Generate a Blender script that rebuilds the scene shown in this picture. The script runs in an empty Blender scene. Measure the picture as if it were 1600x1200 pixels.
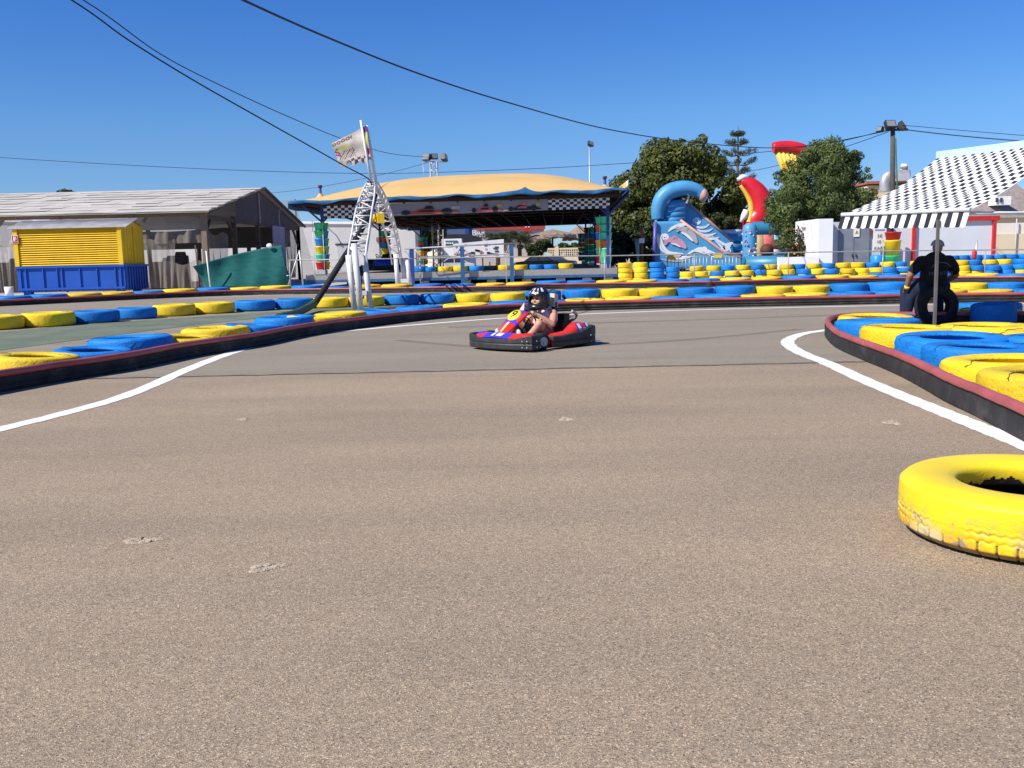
import bpy, math, random
import numpy as np
from mathutils import Vector, Matrix, Euler

random.seed(7)
SC = bpy.context.scene
COL = SC.collection
PI = math.pi

# ---------------------------------------------------------------- camera
CAM_H, FPX, PITCH, ROLL = 1.3, 1480.0, math.radians(7.56), math.radians(-1.26)
cam_d = bpy.data.cameras.new('camera')
cam_d.sensor_width = 36.0
cam_d.lens = 36.0 * FPX / 1600.0
cam_d.clip_start = 0.05
cam_d.clip_end = 2000.0
cam = bpy.data.objects.new('camera', cam_d)
COL.objects.link(cam)
CAM_M = (Matrix.Rotation(PI / 2 - PITCH, 4, 'X') @ Matrix.Rotation(ROLL, 4, 'Z'))
CAM_M.translation = Vector((0, 0, CAM_H))
cam.matrix_world = CAM_M
SC.camera = cam

# ---------------------------------------------------------------- light
SUN_EL = math.radians(44)
SUN_TO = Vector((-0.84, -0.54, 0)).normalized()          # horizontal direction towards the sun
w = bpy.data.worlds.new('World')
SC.world = w
w.use_nodes = True
nt = w.node_tree
bg = nt.nodes['Background']
sky = nt.nodes.new('ShaderNodeTexSky')
sky.sky_type = 'NISHITA'
sky.sun_disc = False
sky.sun_elevation = SUN_EL
sky.sun_rotation = math.atan2(SUN_TO.x, SUN_TO.y)
sky.altitude = 0
sky.air_density = 1.0
sky.dust_density = 0.0
sky.ozone_density = 5.0
hs = nt.nodes.new('ShaderNodeHueSaturation')
hs.inputs['Saturation'].default_value = 1.25
hs.inputs['Hue'].default_value = 0.515
nt.links.new(sky.outputs[0], hs.inputs['Color'])
# clear Mediterranean air: deeper blue towards the horizon than the model gives
wtc = nt.nodes.new('ShaderNodeTexCoord'); wse = nt.nodes.new('ShaderNodeSeparateXYZ'); wrp = nt.nodes.new('ShaderNodeValToRGB')
nt.links.new(wtc.outputs['Generated'], wse.inputs[0]); nt.links.new(wse.outputs['Z'], wrp.inputs[0])
we = wrp.color_ramp.elements
we[0].position = 0.0; we[0].color = (0.42, 0.565, 0.92, 1); we[1].position = 1.0; we[1].color = (0.62, 0.80, 0.94, 1)
for wp, wc in ((0.08, (0.49, 0.63, 0.82)), (0.14, (0.60, 0.76, 0.85)), (0.27, (0.57, 0.78, 0.93))):
    x = we.new(wp); x.color = (*wc, 1)
wmx = nt.nodes.new('ShaderNodeMixRGB'); wmx.blend_type = 'MULTIPLY'; wmx.inputs[0].default_value = 1.0
nt.links.new(hs.outputs[0], wmx.inputs[1]); nt.links.new(wrp.outputs[0], wmx.inputs[2])
nt.links.new(wmx.outputs[0], bg.inputs[0])
bg.inputs[1].default_value = 0.105
sun_d = bpy.data.lights.new('sun', 'SUN')
sun_d.energy = 4.6
sun_d.angle = math.radians(0.5)
sun_d.color = (1.0, 0.95, 0.87)
sun = bpy.data.objects.new('sun', sun_d)
COL.objects.link(sun)
sv = Vector((SUN_TO.x * math.cos(SUN_EL), SUN_TO.y * math.cos(SUN_EL), math.sin(SUN_EL)))
sun.rotation_euler = sv.to_track_quat('Z', 'Y').to_euler()
sun.location = (-20, -10, 30)
SC.view_settings.view_transform = 'Standard'
SC.view_settings.look = 'None'
SC.view_settings.exposure = 0.45
SC.view_settings.gamma = 1.0

# ---------------------------------------------------------------- picture measurements -> world points
_R = CAM_M.to_3x3()
def ray(px, py):
    return _R @ Vector(((px - 800.0) / FPX, -(py - 600.0) / FPX, -1.0))
def G(px, py, h=0.0):
    d = ray(px, py)
    t = (h - CAM_H) / d.z
    return Vector((d.x * t, d.y * t, h))
def P(px, py, Y):
    d = ray(px, py)
    t = Y / d.y
    return Vector((d.x * t, Y, CAM_H + d.z * t))

# ---------------------------------------------------------------- materials
def srgb(r, g, b):
    f = lambda c: (c / 255 / 12.92) if c / 255 <= 0.04045 else ((c / 255 + 0.055) / 1.055) ** 2.4
    return (f(r), f(g), f(b))
MATS = {}
def mat(name, col, rough=0.6, var=0.12, scale=6.0, bump=0.0, bscale=40.0, metal=0.0, dirt=None, dirt_amt=0.5, alpha=1.0, rnd=0.0, spec=0.4, coord='Object', stretch=None, trans=0.0):
    """procedural paint/cloth/stone: base colour broken up by noise, optional blotchy wear, optional bump"""
    if name in MATS: return MATS[name]
    m = bpy.data.materials.new(name)
    m.use_nodes = True
    n = m.node_tree.nodes; l = m.node_tree.links
    b = n['Principled BSDF']
    b.inputs['Roughness'].default_value = rough
    b.inputs['Metallic'].default_value = metal
    b.inputs['Specular IOR Level'].default_value = spec
    tc = n.new('ShaderNodeTexCoord')
    src = tc.outputs[coord]
    if stretch:
        mp = n.new('ShaderNodeMapping'); mp.inputs['Scale'].default_value = stretch
        l.new(src, mp.inputs[0]); src = mp.outputs[0]
    nz = n.new('ShaderNodeTexNoise'); nz.inputs['Scale'].default_value = scale; nz.inputs['Detail'].default_value = 6
    l.new(src, nz.inputs['Vector'])
    rp = n.new('ShaderNodeValToRGB')
    lo = tuple(max(0, c * (1 - var)) for c in col); hi = tuple(min(1, c * (1 + var)) for c in col)
    rp.color_ramp.elements[0].position = 0.3; rp.color_ramp.elements[0].color = (*lo, 1)
    rp.color_ramp.elements[1].position = 0.7; rp.color_ramp.elements[1].color = (*hi, 1)
    l.new(nz.outputs['Fac'], rp.inputs[0])
    out = rp.outputs[0]
    if rnd:
        oi = n.new('ShaderNodeObjectInfo'); hs = n.new('ShaderNodeHueSaturation')
        mr = n.new('ShaderNodeMapRange'); mr.inputs['To Min'].default_value = 1 - rnd; mr.inputs['To Max'].default_value = 1 + rnd * 0.6
        l.new(oi.outputs['Random'], mr.inputs['Value']); l.new(mr.outputs[0], hs.inputs['Value'])
        l.new(out, hs.inputs['Color']); out = hs.outputs[0]
    if dirt:
        n2 = n.new('ShaderNodeTexNoise'); n2.inputs['Scale'].default_value = scale * 0.7; n2.inputs['Detail'].default_value = 9; n2.inputs['Roughness'].default_value = 0.7
        l.new(src, n2.inputs['Vector'])
        r2 = n.new('ShaderNodeValToRGB'); r2.color_ramp.elements[0].position = 0.52; r2.color_ramp.elements[1].position = 0.72
        r2.color_ramp.elements[1].color = (dirt_amt,) * 3 + (1,)
        l.new(n2.outputs['Fac'], r2.inputs[0])
        mx = n.new('ShaderNodeMixRGB'); mx.inputs[2].default_value = (*dirt, 1)
        l.new(r2.outputs[0], mx.inputs[0]); l.new(out, mx.inputs[1]); out = mx.outputs[0]
    l.new(out, b.inputs['Base Color'])
    if bump:
        n3 = n.new('ShaderNodeTexNoise'); n3.inputs['Scale'].default_value = bscale; n3.inputs['Detail'].default_value = 5
        l.new(src, n3.inputs['Vector'])
        bp = n.new('ShaderNodeBump'); bp.inputs['Strength'].default_value = bump; bp.inputs['Distance'].default_value = 0.02
        l.new(n3.outputs['Fac'], bp.inputs['Height']); l.new(bp.outputs[0], b.inputs['Normal'])
    if alpha < 1: b.inputs['Alpha'].default_value = alpha
    if trans:
        b.inputs['Transmission Weight'].default_value = trans
    MATS[name] = m
    return m

# ---------------------------------------------------------------- mesh builder
class MB:
    def __init__(s, off=(0, 0, 0)):
        s.v = []; s.f = []; s.mi = []; s.sm = []; s.off = Vector(off); s.k = 0; s.smooth = False
    def add(s, vs, fs, smooth=None):
        o = len(s.v); s.v += [tuple(x) for x in vs]
        s.f += [tuple(i + o for i in f) for f in fs]
        s.mi += [s.k] * len(fs); s.sm += [s.smooth if smooth is None else smooth] * len(fs)
        return s
    def box(s, c, size, rot=None, taper=1.0):
        c = Vector(c); x, y, z = (q / 2 for q in size)
        vs = []
        for dz in (-1, 1):
            t = taper if dz > 0 else 1.0
            for dx, dy in ((-1, -1), (1, -1), (1, 1), (-1, 1)):
                p = Vector((dx * x * t, dy * y * t, dz * z))
                if rot is not None: p = rot @ p
                vs.append(c + p)
        return s.add(vs, [(3, 2, 1, 0), (4, 5, 6, 7), (0, 1, 5, 4), (1, 2, 6, 5), (2, 3, 7, 6), (3, 0, 4, 7)], False)
    def span(s, a, b):                       # box between two corners
        a = Vector(a); b = Vector(b)
        return s.box((a + b) / 2, [abs(q) for q in (b - a)])
    def bar(s, a, b, w, h=None):             # square bar from a to b
        a = Vector(a); b = Vector(b); h = h or w
        d = b - a; L = d.length
        q = d.to_track_quat('Z', 'Y').to_matrix()
        return s.box((a + b) / 2, (w, h, L), q)
    def tube(s, pts, r, n=8, caps=True, closed=False):
        pts = [Vector(p) for p in pts]; m = len(pts)
        rs = r if isinstance(r, (list, tuple)) else [r] * m
        vs = []; up = None
        for i, p in enumerate(pts):
            if closed: t = (pts[(i + 1) % m] - pts[i - 1]).normalized()
            else: t = (pts[min(i + 1, m - 1)] - pts[max(i - 1, 0)]).normalized()
            if up is None:
                up = Vector((0, 0, 1)) if abs(t.z) < 0.9 else Vector((1, 0, 0))
            up = (up - t * up.dot(t))
            if up.length < 1e-6: up = t.orthogonal()
            up.normalize(); sd = t.cross(up)
            for k in range(n):
                a = 2 * PI * k / n
                vs.append(p + (up * math.cos(a) + sd * math.sin(a)) * rs[i])
        fs = []
        for i in range(m if closed else m - 1):
            j = (i + 1) % m
            for k in range(n):
                k2 = (k + 1) % n
                fs.append((i * n + k, i * n + k2, j * n + k2, j * n + k))
        s.add(vs, fs, n > 4)
        if caps and not closed:
            o = len(s.v) - len(vs)
            s.f += [tuple(o + k for k in reversed(range(n))), tuple(o + (m - 1) * n + k for k in range(n))]
            s.mi += [s.k] * 2; s.sm += [False] * 2
        return s
    def lathe(s, prof, n=32, c=(0, 0, 0), rot=None, smooth=True, closed=False):
        c = Vector(c); m = len(prof); vs = []
        for k in range(n):
            a = 2 * PI * k / n
            for (r, z) in prof:
                p = Vector((r * math.cos(a), r * math.sin(a), z))
                if rot is not None: p = rot @ p
                vs.append(c + p)
        fs = []
        for k in range(n):
            k2 = (k + 1) % n
            for i in range(m if closed else m - 1):
                j = (i + 1) % m
                fs.append((k * m + i, k2 * m + i, k2 * m + j, k * m + j))
        return s.add(vs, fs, smooth)
    def ball(s, c, r, n=12, sq=(1, 1, 1), rot=None):
        prof = [(r * math.sin(PI * i / n), -r * math.cos(PI * i / n)) for i in range(n + 1)]
        c = Vector(c); vs = []; m = n + 1; nn = n * 2
        for k in range(nn):
            a = 2 * PI * k / nn
            for (rr, z) in prof:
                p = Vector((rr * math.cos(a) * sq[0], rr * math.sin(a) * sq[1], z * sq[2]))
                if rot is not None: p = rot @ p
                vs.append(c + p)
        fs = []
        for k in range(nn):
            k2 = (k + 1) % nn
            for i in range(n):
                fs.append((k * m + i, k2 * m + i, k2 * m + i + 1, k * m + i + 1))
        return s.add(vs, fs, True)
    def grid(s, fn, nu, nv, smooth=True, matfn=None, flip=False):
        vs = [fn(i / nu, j / nv) for j in range(nv + 1) for i in range(nu + 1)]
        o = len(s.v); s.v += [tuple(x) for x in vs]
        for j in range(nv):
            for i in range(nu):
                a = j * (nu + 1) + i
                f = (a, a + 1, a + nu + 2, a + nu + 1)
                if flip: f = f[::-1]
                s.f.append(tuple(o + q for q in f)); s.mi.append(matfn(i, j) if matfn else s.k); s.sm.append(smooth)
        return s
    def prism(s, outline, a, b):             # 3-D outline points swept from offset a to offset b
        a = Vector(a); b = Vector(b); n = len(outline)
        vs = [Vector(p) + a for p in outline] + [Vector(p) + b for p in outline]
        fs = [tuple(reversed(range(n))), tuple(range(n, 2 * n))]
        for i in range(n):
            j = (i + 1) % n
            fs.append((i, j, n + j, n + i))
        return s.add(vs, fs, False)
    def build(s, name, mats, parent=None, mods=None):
        me = bpy.data.meshes.new(name)
        o = s.off
        me.from_pydata([(x - o.x, y - o.y, z - o.z) for x, y, z in s.v], [], s.f)
        if not isinstance(mats, (list, tuple)): mats = [mats]
        for m in mats: me.materials.append(m)
        me.polygons.foreach_set('material_index', s.mi)
        me.polygons.foreach_set('use_smooth', s.sm)
        me.update()
        ob = bpy.data.objects.new(name, me)
        COL.objects.link(ob)
        if parent is not None: ob.parent = parent
        else: ob.location = s.off
        return ob

def tag(o, label=None, cat=None, group=None, kind=None):
    if label: o['label'] = label
    if cat: o['category'] = cat
    if group: o['group'] = group
    if kind: o['kind'] = kind
    return o
def thing(name, label, cat, loc=(0, 0, 0), rotz=0.0, group=None):
    o = bpy.data.objects.new(name, None)
    o.empty_display_size = 0.2
    COL.objects.link(o); o.location = loc; o.rotation_euler = (0, 0, rotz)
    return tag(o, label, cat, group)
def dup(root, loc=None, rotz=None, label=None, group=None):
    r = root.copy(); COL.objects.link(r)
    if loc is not None: r.location = loc
    if rotz is not None: r.rotation_euler = (0, 0, rotz)
    if label: r['label'] = label
    if group: r['group'] = group
    for ch in root.children:
        c = ch.copy(); COL.objects.link(c); c.parent = r
        for g in ch.children:
            d = g.copy(); COL.objects.link(d); d.parent = c
    return r
def text_mesh(name, body, size, m, parent, loc, rot, extrude=0.003, align='CENTER', scale=(1, 1, 1)):
    cu = bpy.data.curves.new(name, 'FONT'); cu.body = body; cu.size = size; cu.extrude = extrude
    cu.align_x = align; cu.align_y = 'CENTER'
    t = bpy.data.objects.new(name, cu)
    COL.objects.link(t)
    dg = bpy.context.evaluated_depsgraph_get()
    me = bpy.data.meshes.new_from_object(t.evaluated_get(dg))
    bpy.data.objects.remove(t)
    me.materials.clear(); me.materials.append(m)
    o = bpy.data.objects.new(name, me); COL.objects.link(o)
    o.parent = parent; o.location = loc; o.rotation_euler = rot; o.scale = scale
    return o
ORD = ['first', 'second', 'third', 'fourth', 'fifth', 'sixth', 'seventh', 'eighth', 'ninth', 'tenth', 'eleventh', 'twelfth', 'thirteenth', 'fourteenth', 'fifteenth', 'sixteenth', 'seventeenth', 'eighteenth', 'nineteenth', 'twentieth', 'twenty-first', 'twenty-second', 'twenty-third', 'twenty-fourth', 'twenty-fifth', 'twenty-sixth', 'twenty-seventh', 'twenty-eighth', 'twenty-ninth', 'thirtieth']
def smooth_path(pts, n=8):
    """Catmull-Rom through the points"""
    pts = [Vector(p) for p in pts]; out = []
    for i in range(len(pts) - 1):
        p0 = pts[max(i - 1, 0)]; p1 = pts[i]; p2 = pts[i + 1]; p3 = pts[min(i + 2, len(pts) - 1)]
        for k in range(n):
            t = k / n
            out.append(0.5 * ((2 * p1) + (p2 - p0) * t + (2 * p0 - 5 * p1 + 4 * p2 - p3) * t * t + (3 * p1 - p0 - 3 * p2 + p3) * t ** 3))
    out.append(pts[-1])
    return out
# ================================================================ the setting: ground, track, markings
def asphalt_mat(name, base, light, dark, speck):
    m = bpy.data.materials.new(name); m.use_nodes = True
    n = m.node_tree.nodes; l = m.node_tree.links; b = n['Principled BSDF']
    b.inputs['Roughness'].default_value = 0.92; b.inputs['Specular IOR Level'].default_value = 0.25
    tc = n.new('ShaderNodeTexCoord'); src = tc.outputs['Object']
    big = n.new('ShaderNodeTexNoise'); big.inputs['Scale'].default_value = 0.55; big.inputs['Detail'].default_value = 7; big.inputs['Roughness'].default_value = 0.62
    mp = n.new('ShaderNodeMapping'); mp.inputs['Scale'].default_value = (0.5, 1.3, 1)
    l.new(src, mp.inputs[0]); l.new(mp.outputs[0], big.inputs['Vector'])
    rb = n.new('ShaderNodeValToRGB')
    rb.color_ramp.elements[0].position = 0.32; rb.color_ramp.elements[0].color = (*dark, 1)
    rb.color_ramp.elements[1].position = 0.68; rb.color_ramp.elements[1].color = (*base, 1)
    l.new(big.outputs['Fac'], rb.inputs[0])
    vo = n.new('ShaderNodeTexVoronoi'); vo.inputs['Scale'].default_value = 235; l.new(src, vo.inputs['Vector'])
    hs = n.new('ShaderNodeSeparateColor'); l.new(vo.outputs['Color'], hs.inputs[0])
    rs = n.new('ShaderNodeValToRGB'); e = rs.color_ramp.elements
    e[0].position = 0.0; e[0].color = (0.40, 0.39, 0.38, 1); e[1].position = 1.0; e[1].color = (1.95, 1.85, 1.68, 1)
    x = e.new(0.18); x.color = (0.72, 0.71, 0.70, 1); x = e.new(0.55); x.color = (0.98, 0.97, 0.96, 1); x = e.new(0.86); x.color = (1.14, 1.10, 1.06, 1)
    l.new(hs.outputs[0], rs.inputs[0])
    mx = n.new('ShaderNodeMixRGB'); mx.blend_type = 'MULTIPLY'; mx.inputs[0].default_value = speck
    st = n.new('ShaderNodeTexNoise'); st.inputs['Scale'].default_value = 1.1; st.inputs['Detail'].default_value = 5; st.inputs['Distortion'].default_value = 0.6
    mq = n.new('ShaderNodeMapping'); mq.inputs['Scale'].default_value = (0.16, 0.9, 1); mq.inputs['Rotation'].default_value = (0, 0, 0.12); l.new(src, mq.inputs[0]); l.new(mq.outputs[0], st.inputs['Vector'])
    rst = n.new('ShaderNodeValToRGB'); rst.color_ramp.elements[0].position = 0.34; rst.color_ramp.elements[0].color = (0.91, 0.91, 0.915, 1); rst.color_ramp.elements[1].position = 0.58; rst.color_ramp.elements[1].color = (1.03, 1.02, 1.0, 1); l.new(st.outputs['Fac'], rst.inputs[0])
    mst = n.new('ShaderNodeMixRGB'); mst.blend_type = 'MULTIPLY'; mst.inputs[0].default_value = 1.0; l.new(rb.outputs[0], mst.inputs[1]); l.new(rst.outputs[0], mst.inputs[2])
    l.new(mst.outputs[0], mx.inputs[1]); l.new(rs.outputs[0], mx.inputs[2])
    # larger, softer mottling of the worn binder
    md = n.new('ShaderNodeTexNoise'); md.inputs['Scale'].default_value = 22; md.inputs['Detail'].default_value = 8; md.inputs['Roughness'].default_value = 0.75; l.new(src, md.inputs['Vector'])
    rm = n.new('ShaderNodeValToRGB'); rm.color_ramp.elements[0].position = 0.3; rm.color_ramp.elements[0].color = (0.82, 0.82, 0.82, 1); rm.color_ramp.elements[1].position = 0.72; rm.color_ramp.elements[1].color = (1.12, 1.1, 1.08, 1)
    l.new(md.outputs['Fac'], rm.inputs[0])
    m2 = n.new('ShaderNodeMixRGB'); m2.blend_type = 'MULTIPLY'; m2.inputs[0].default_value = 0.8
    l.new(mx.outputs[0], m2.inputs[1]); l.new(rm.outputs[0], m2.inputs[2])
    # sparse pale chips of limestone and dark pits in the wearing course
    v2 = n.new('ShaderNodeTexVoronoi'); v2.inputs['Scale'].default_value = 105; l.new(src, v2.inputs['Vector'])
    s2 = n.new('ShaderNodeSeparateColor'); l.new(v2.outputs['Color'], s2.inputs[0])
    gt_ = n.new('ShaderNodeMath'); gt_.operation = 'GREATER_THAN'; gt_.inputs[1].default_value = 0.945; l.new(s2.outputs[0], gt_.inputs[0])
    ds = n.new('ShaderNodeMath'); ds.operation = 'LESS_THAN'; ds.inputs[1].default_value = 0.36; l.new(v2.outputs['Distance'], ds.inputs[0])
    mm = n.new('ShaderNodeMath'); mm.operation = 'MULTIPLY'; l.new(gt_.outputs[0], mm.inputs[0]); l.new(ds.outputs[0], mm.inputs[1])
    cc = n.new('ShaderNodeValToRGB'); cc.color_ramp.interpolation = 'CONSTANT'; cc.color_ramp.elements[0].color = (0.55, 0.47, 0.38, 1); cc.color_ramp.elements[1].position = 0.55; cc.color_ramp.elements[1].color = (0.09, 0.075, 0.06, 1)
    l.new(s2.outputs[1], cc.inputs[0])
    m3 = n.new('ShaderNodeMixRGB'); l.new(mm.outputs[0], m3.inputs[0]); l.new(m2.outputs[0], m3.inputs[1]); l.new(cc.outputs[0], m3.inputs[2])
    l.new(m3.outputs[0], b.inputs['Base Color'])
    bp = n.new('ShaderNodeBump'); bp.inputs['Strength'].default_value = 0.55; bp.inputs['Distance'].default_value = 0.004
    l.new(vo.outputs['Distance'], bp.inputs['Height']); l.new(bp.outputs[0], b.inputs['Normal'])
    return m
M_NEAR = asphalt_mat('worn_brown_asphalt', (0.382, 0.303, 0.214), (1, 1, 1), (0.318, 0.254, 0.181), 1.0)
M_TRACK = asphalt_mat('grey_track_asphalt', (0.312, 0.272, 0.208), (1, 1, 1), (0.268, 0.235, 0.182), 0.55)
M_DUST = mat('pale_dusty_concrete', (0.46, 0.41, 0.35), 0.95, 0.2, 0.5, 0.3, 20, dirt=(0.30, 0.26, 0.22), dirt_amt=0.6)
M_GREEN = mat('worn_green_painted_asphalt', (0.135, 0.165, 0.108), 0.9, 0.22, 1.3, 0.4, 60, dirt=(0.20, 0.19, 0.15), dirt_amt=0.8, stretch=(1, 0.6, 1))
M_LINE = mat('white_road_paint', (0.78, 0.77, 0.74), 0.8, 0.06, 9, 0.2, 80, dirt=(0.46, 0.42, 0.37), dirt_amt=0.6)
M_WHITE = mat('white_paint', (0.80, 0.79, 0.77), 0.55, 0.05, 3, dirt=(0.55, 0.52, 0.48), dirt_amt=0.3)

def sheet(name, pts, z, m, nsub=1):
    b = MB(); b.add([(x, y, z) for x, y in pts], [tuple(range(len(pts)))])
    return tag(b.build(name, m), kind='structure')
sheet('ground', [(-500, -60), (500, -60), (500, 900), (-500, 900)], -0.004, M_DUST)
Y_SEAM = G(800, 578).y
sheet('asphalt', [(-30, -12), (30, -12), (30, Y_SEAM), (-30, Y_SEAM)], 0.0, M_NEAR)
sheet('track', [(-45, Y_SEAM), (45, Y_SEAM), (45, 39.6), (-45, 39.6)], 0.004, M_TRACK)
# thin dark strip laid where the two asphalts meet, slightly wavering
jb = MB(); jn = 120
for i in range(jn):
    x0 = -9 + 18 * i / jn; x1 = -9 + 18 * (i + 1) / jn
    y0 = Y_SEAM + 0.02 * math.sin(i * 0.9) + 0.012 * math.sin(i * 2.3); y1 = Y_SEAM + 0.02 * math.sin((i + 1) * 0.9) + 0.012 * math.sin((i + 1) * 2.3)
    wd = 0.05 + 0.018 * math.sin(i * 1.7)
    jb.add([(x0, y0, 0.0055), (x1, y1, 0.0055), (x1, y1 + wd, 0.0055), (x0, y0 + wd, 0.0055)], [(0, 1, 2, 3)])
tag(jb.build('dark_boundary_strip', mat('dark_strip', (0.11, 0.10, 0.09), 0.9)), kind='structure')

def stripe(name, px, width, z=None, m=None):
    ctr = smooth_path([G(x, y) for x, y in px], 10)
    b = MB(); n = len(ctr); vs = []
    for i, p in enumerate(ctr):
        t = (ctr[min(i + 1, n - 1)] - ctr[max(i - 1, 0)]); t.z = 0; t.normalize()
        s = Vector((-t.y, t.x, 0)) * (width / 2 * (1 + 0.05 * math.sin(i * 1.3) + 0.03 * math.sin(i * 3.1)))
        zz = z if z is not None else (.0035 if p.y < Y_SEAM else .0075)
        vs += [(p.x + s.x, p.y + s.y, zz), (p.x - s.x, p.y - s.y, zz)]
    b.add(vs, [(2 * i, 2 * i + 1, 2 * i + 3, 2 * i + 2) for i in range(n - 1)])
    return tag(b.build(name, m or M_LINE), kind='structure')
LINE_L = [(-160, 715), (-60, 688), (0, 671), (100, 646), (200, 617), (300, 575), (350, 556), (400, 541), (480, 524), (580, 514), (680, 505.5), (780, 498), (882, 492.5), (980, 488.5), (1100, 484.3), (1300, 479.5), (1490, 476), (1600, 475), (1700, 474)]
LINE_R = [(1330, 513), (1295, 516), (1255, 522), (1233, 531), (1233, 540), (1254, 553), (1300, 571), (1350, 594), (1400, 615), (1450, 635), (1500, 655), (1550, 675), (1600, 695), (1680, 730), (1760, 770)]
stripe('left_edge_line', LINE_L, 0.185)
stripe('right_edge_line', LINE_R, 0.19)
stripe('far_edge_line', [(280, 467.5), (380, 463), (470, 460.5), (560, 460.5)], 0.14)

# green painted ground between the back tyre row and the near rail
gp = [G(*p) for p in [(-120, 560), (0, 548), (120, 532), (260, 514), (380, 500), (470, 492), (560, 487), (640, 480), (600, 478), (480, 484), (366, 492), (240, 500), (116, 508), (0, 520), (-120, 530)]]
gb = MB(); gb.add([(p.x, p.y, 0.009) for p in gp], [tuple(range(len(gp)))])
tag(gb.build('green_painted_verge', M_GREEN), kind='structure')

# chipped patches in the near asphalt
def chip(px, py, rx, ry, seed, rot=0.0):
    rnd = random.Random(seed); c = G(px, py)
    b = MB(off=(c.x, c.y, 0)); n = 22; rings = 4
    vs = [(c.x, c.y, 0.005)]
    ph = [rnd.uniform(0.8, 1.15) for _ in range(n)]; ph = [(ph[k - 1] + 2 * ph[k] + ph[(k + 1) % n]) / 4 * (1 + .22 * math.sin(2 * PI * k / n * 3 + seed)) for k in range(n)]
    for r in range(1, rings + 1):
        for k in range(n):
            a = 2 * PI * k / n; q = r / rings
            x = rx * q * ph[k] * math.cos(a); y = ry * q * ph[k] * math.sin(a)
            zz = 0.0045 + (rnd.uniform(0.0, 0.004) if r < rings else -0.003)
            vs.append((c.x + x * math.cos(rot) - y * math.sin(rot), c.y + x * math.sin(rot) + y * math.cos(rot), zz))
    fs = [(0, 1 + k, 1 + (k + 1) % n) for k in range(n)]
    for r in range(rings - 1):
        for k in range(n):
            k2 = (k + 1) % n
            fs.append((1 + r * n + k, 1 + (r + 1) * n + k, 1 + (r + 1) * n + k2, 1 + r * n + k2))
    b.add(vs, fs)
    for _ in range(14):                       # loose stones in the hollow
        a = rnd.uniform(0, 6.28); q = rnd.uniform(0, 0.8); s = rnd.uniform(0.003, 0.008)
        x = rx * q * math.cos(a); y = ry * q * math.sin(a)
        b.k = 1 if rnd.random() < 0.35 else 0
        b.ball((c.x + x * math.cos(rot) - y * math.sin(rot), c.y + x * math.sin(rot) + y * math.cos(rot), 0.0055), s, 4, (1, 1, 0.7))
    tag(b.build('asphalt_chip', [mat('exposed_sandy_aggregate', (0.47, 0.375, 0.27), 0.95, 0.35, 45, 0.8, 120), mat('dark_tar_stone', (0.07, 0.06, 0.05), 0.9)]), kind='structure')
chip(222, 845, 0.105, 0.05, 1, 0.15)
chip(416, 887, 0.085, 0.05, 2, 0.3)
chip(885, 655, 0.06, 0.10, 3)
chip(380, 655, 0.05, 0.08, 4)
chip(1393, 661, 0.06, 0.10, 5)
# rubber laid down by the karts along the bend, thin broken bands
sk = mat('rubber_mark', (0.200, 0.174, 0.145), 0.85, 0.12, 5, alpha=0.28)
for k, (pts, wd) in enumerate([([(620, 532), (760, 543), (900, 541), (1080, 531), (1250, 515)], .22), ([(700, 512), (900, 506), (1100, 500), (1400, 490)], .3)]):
    stripe('tyre_mark', pts, wd, 0.0085 + .0012 * k, sk)
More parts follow.
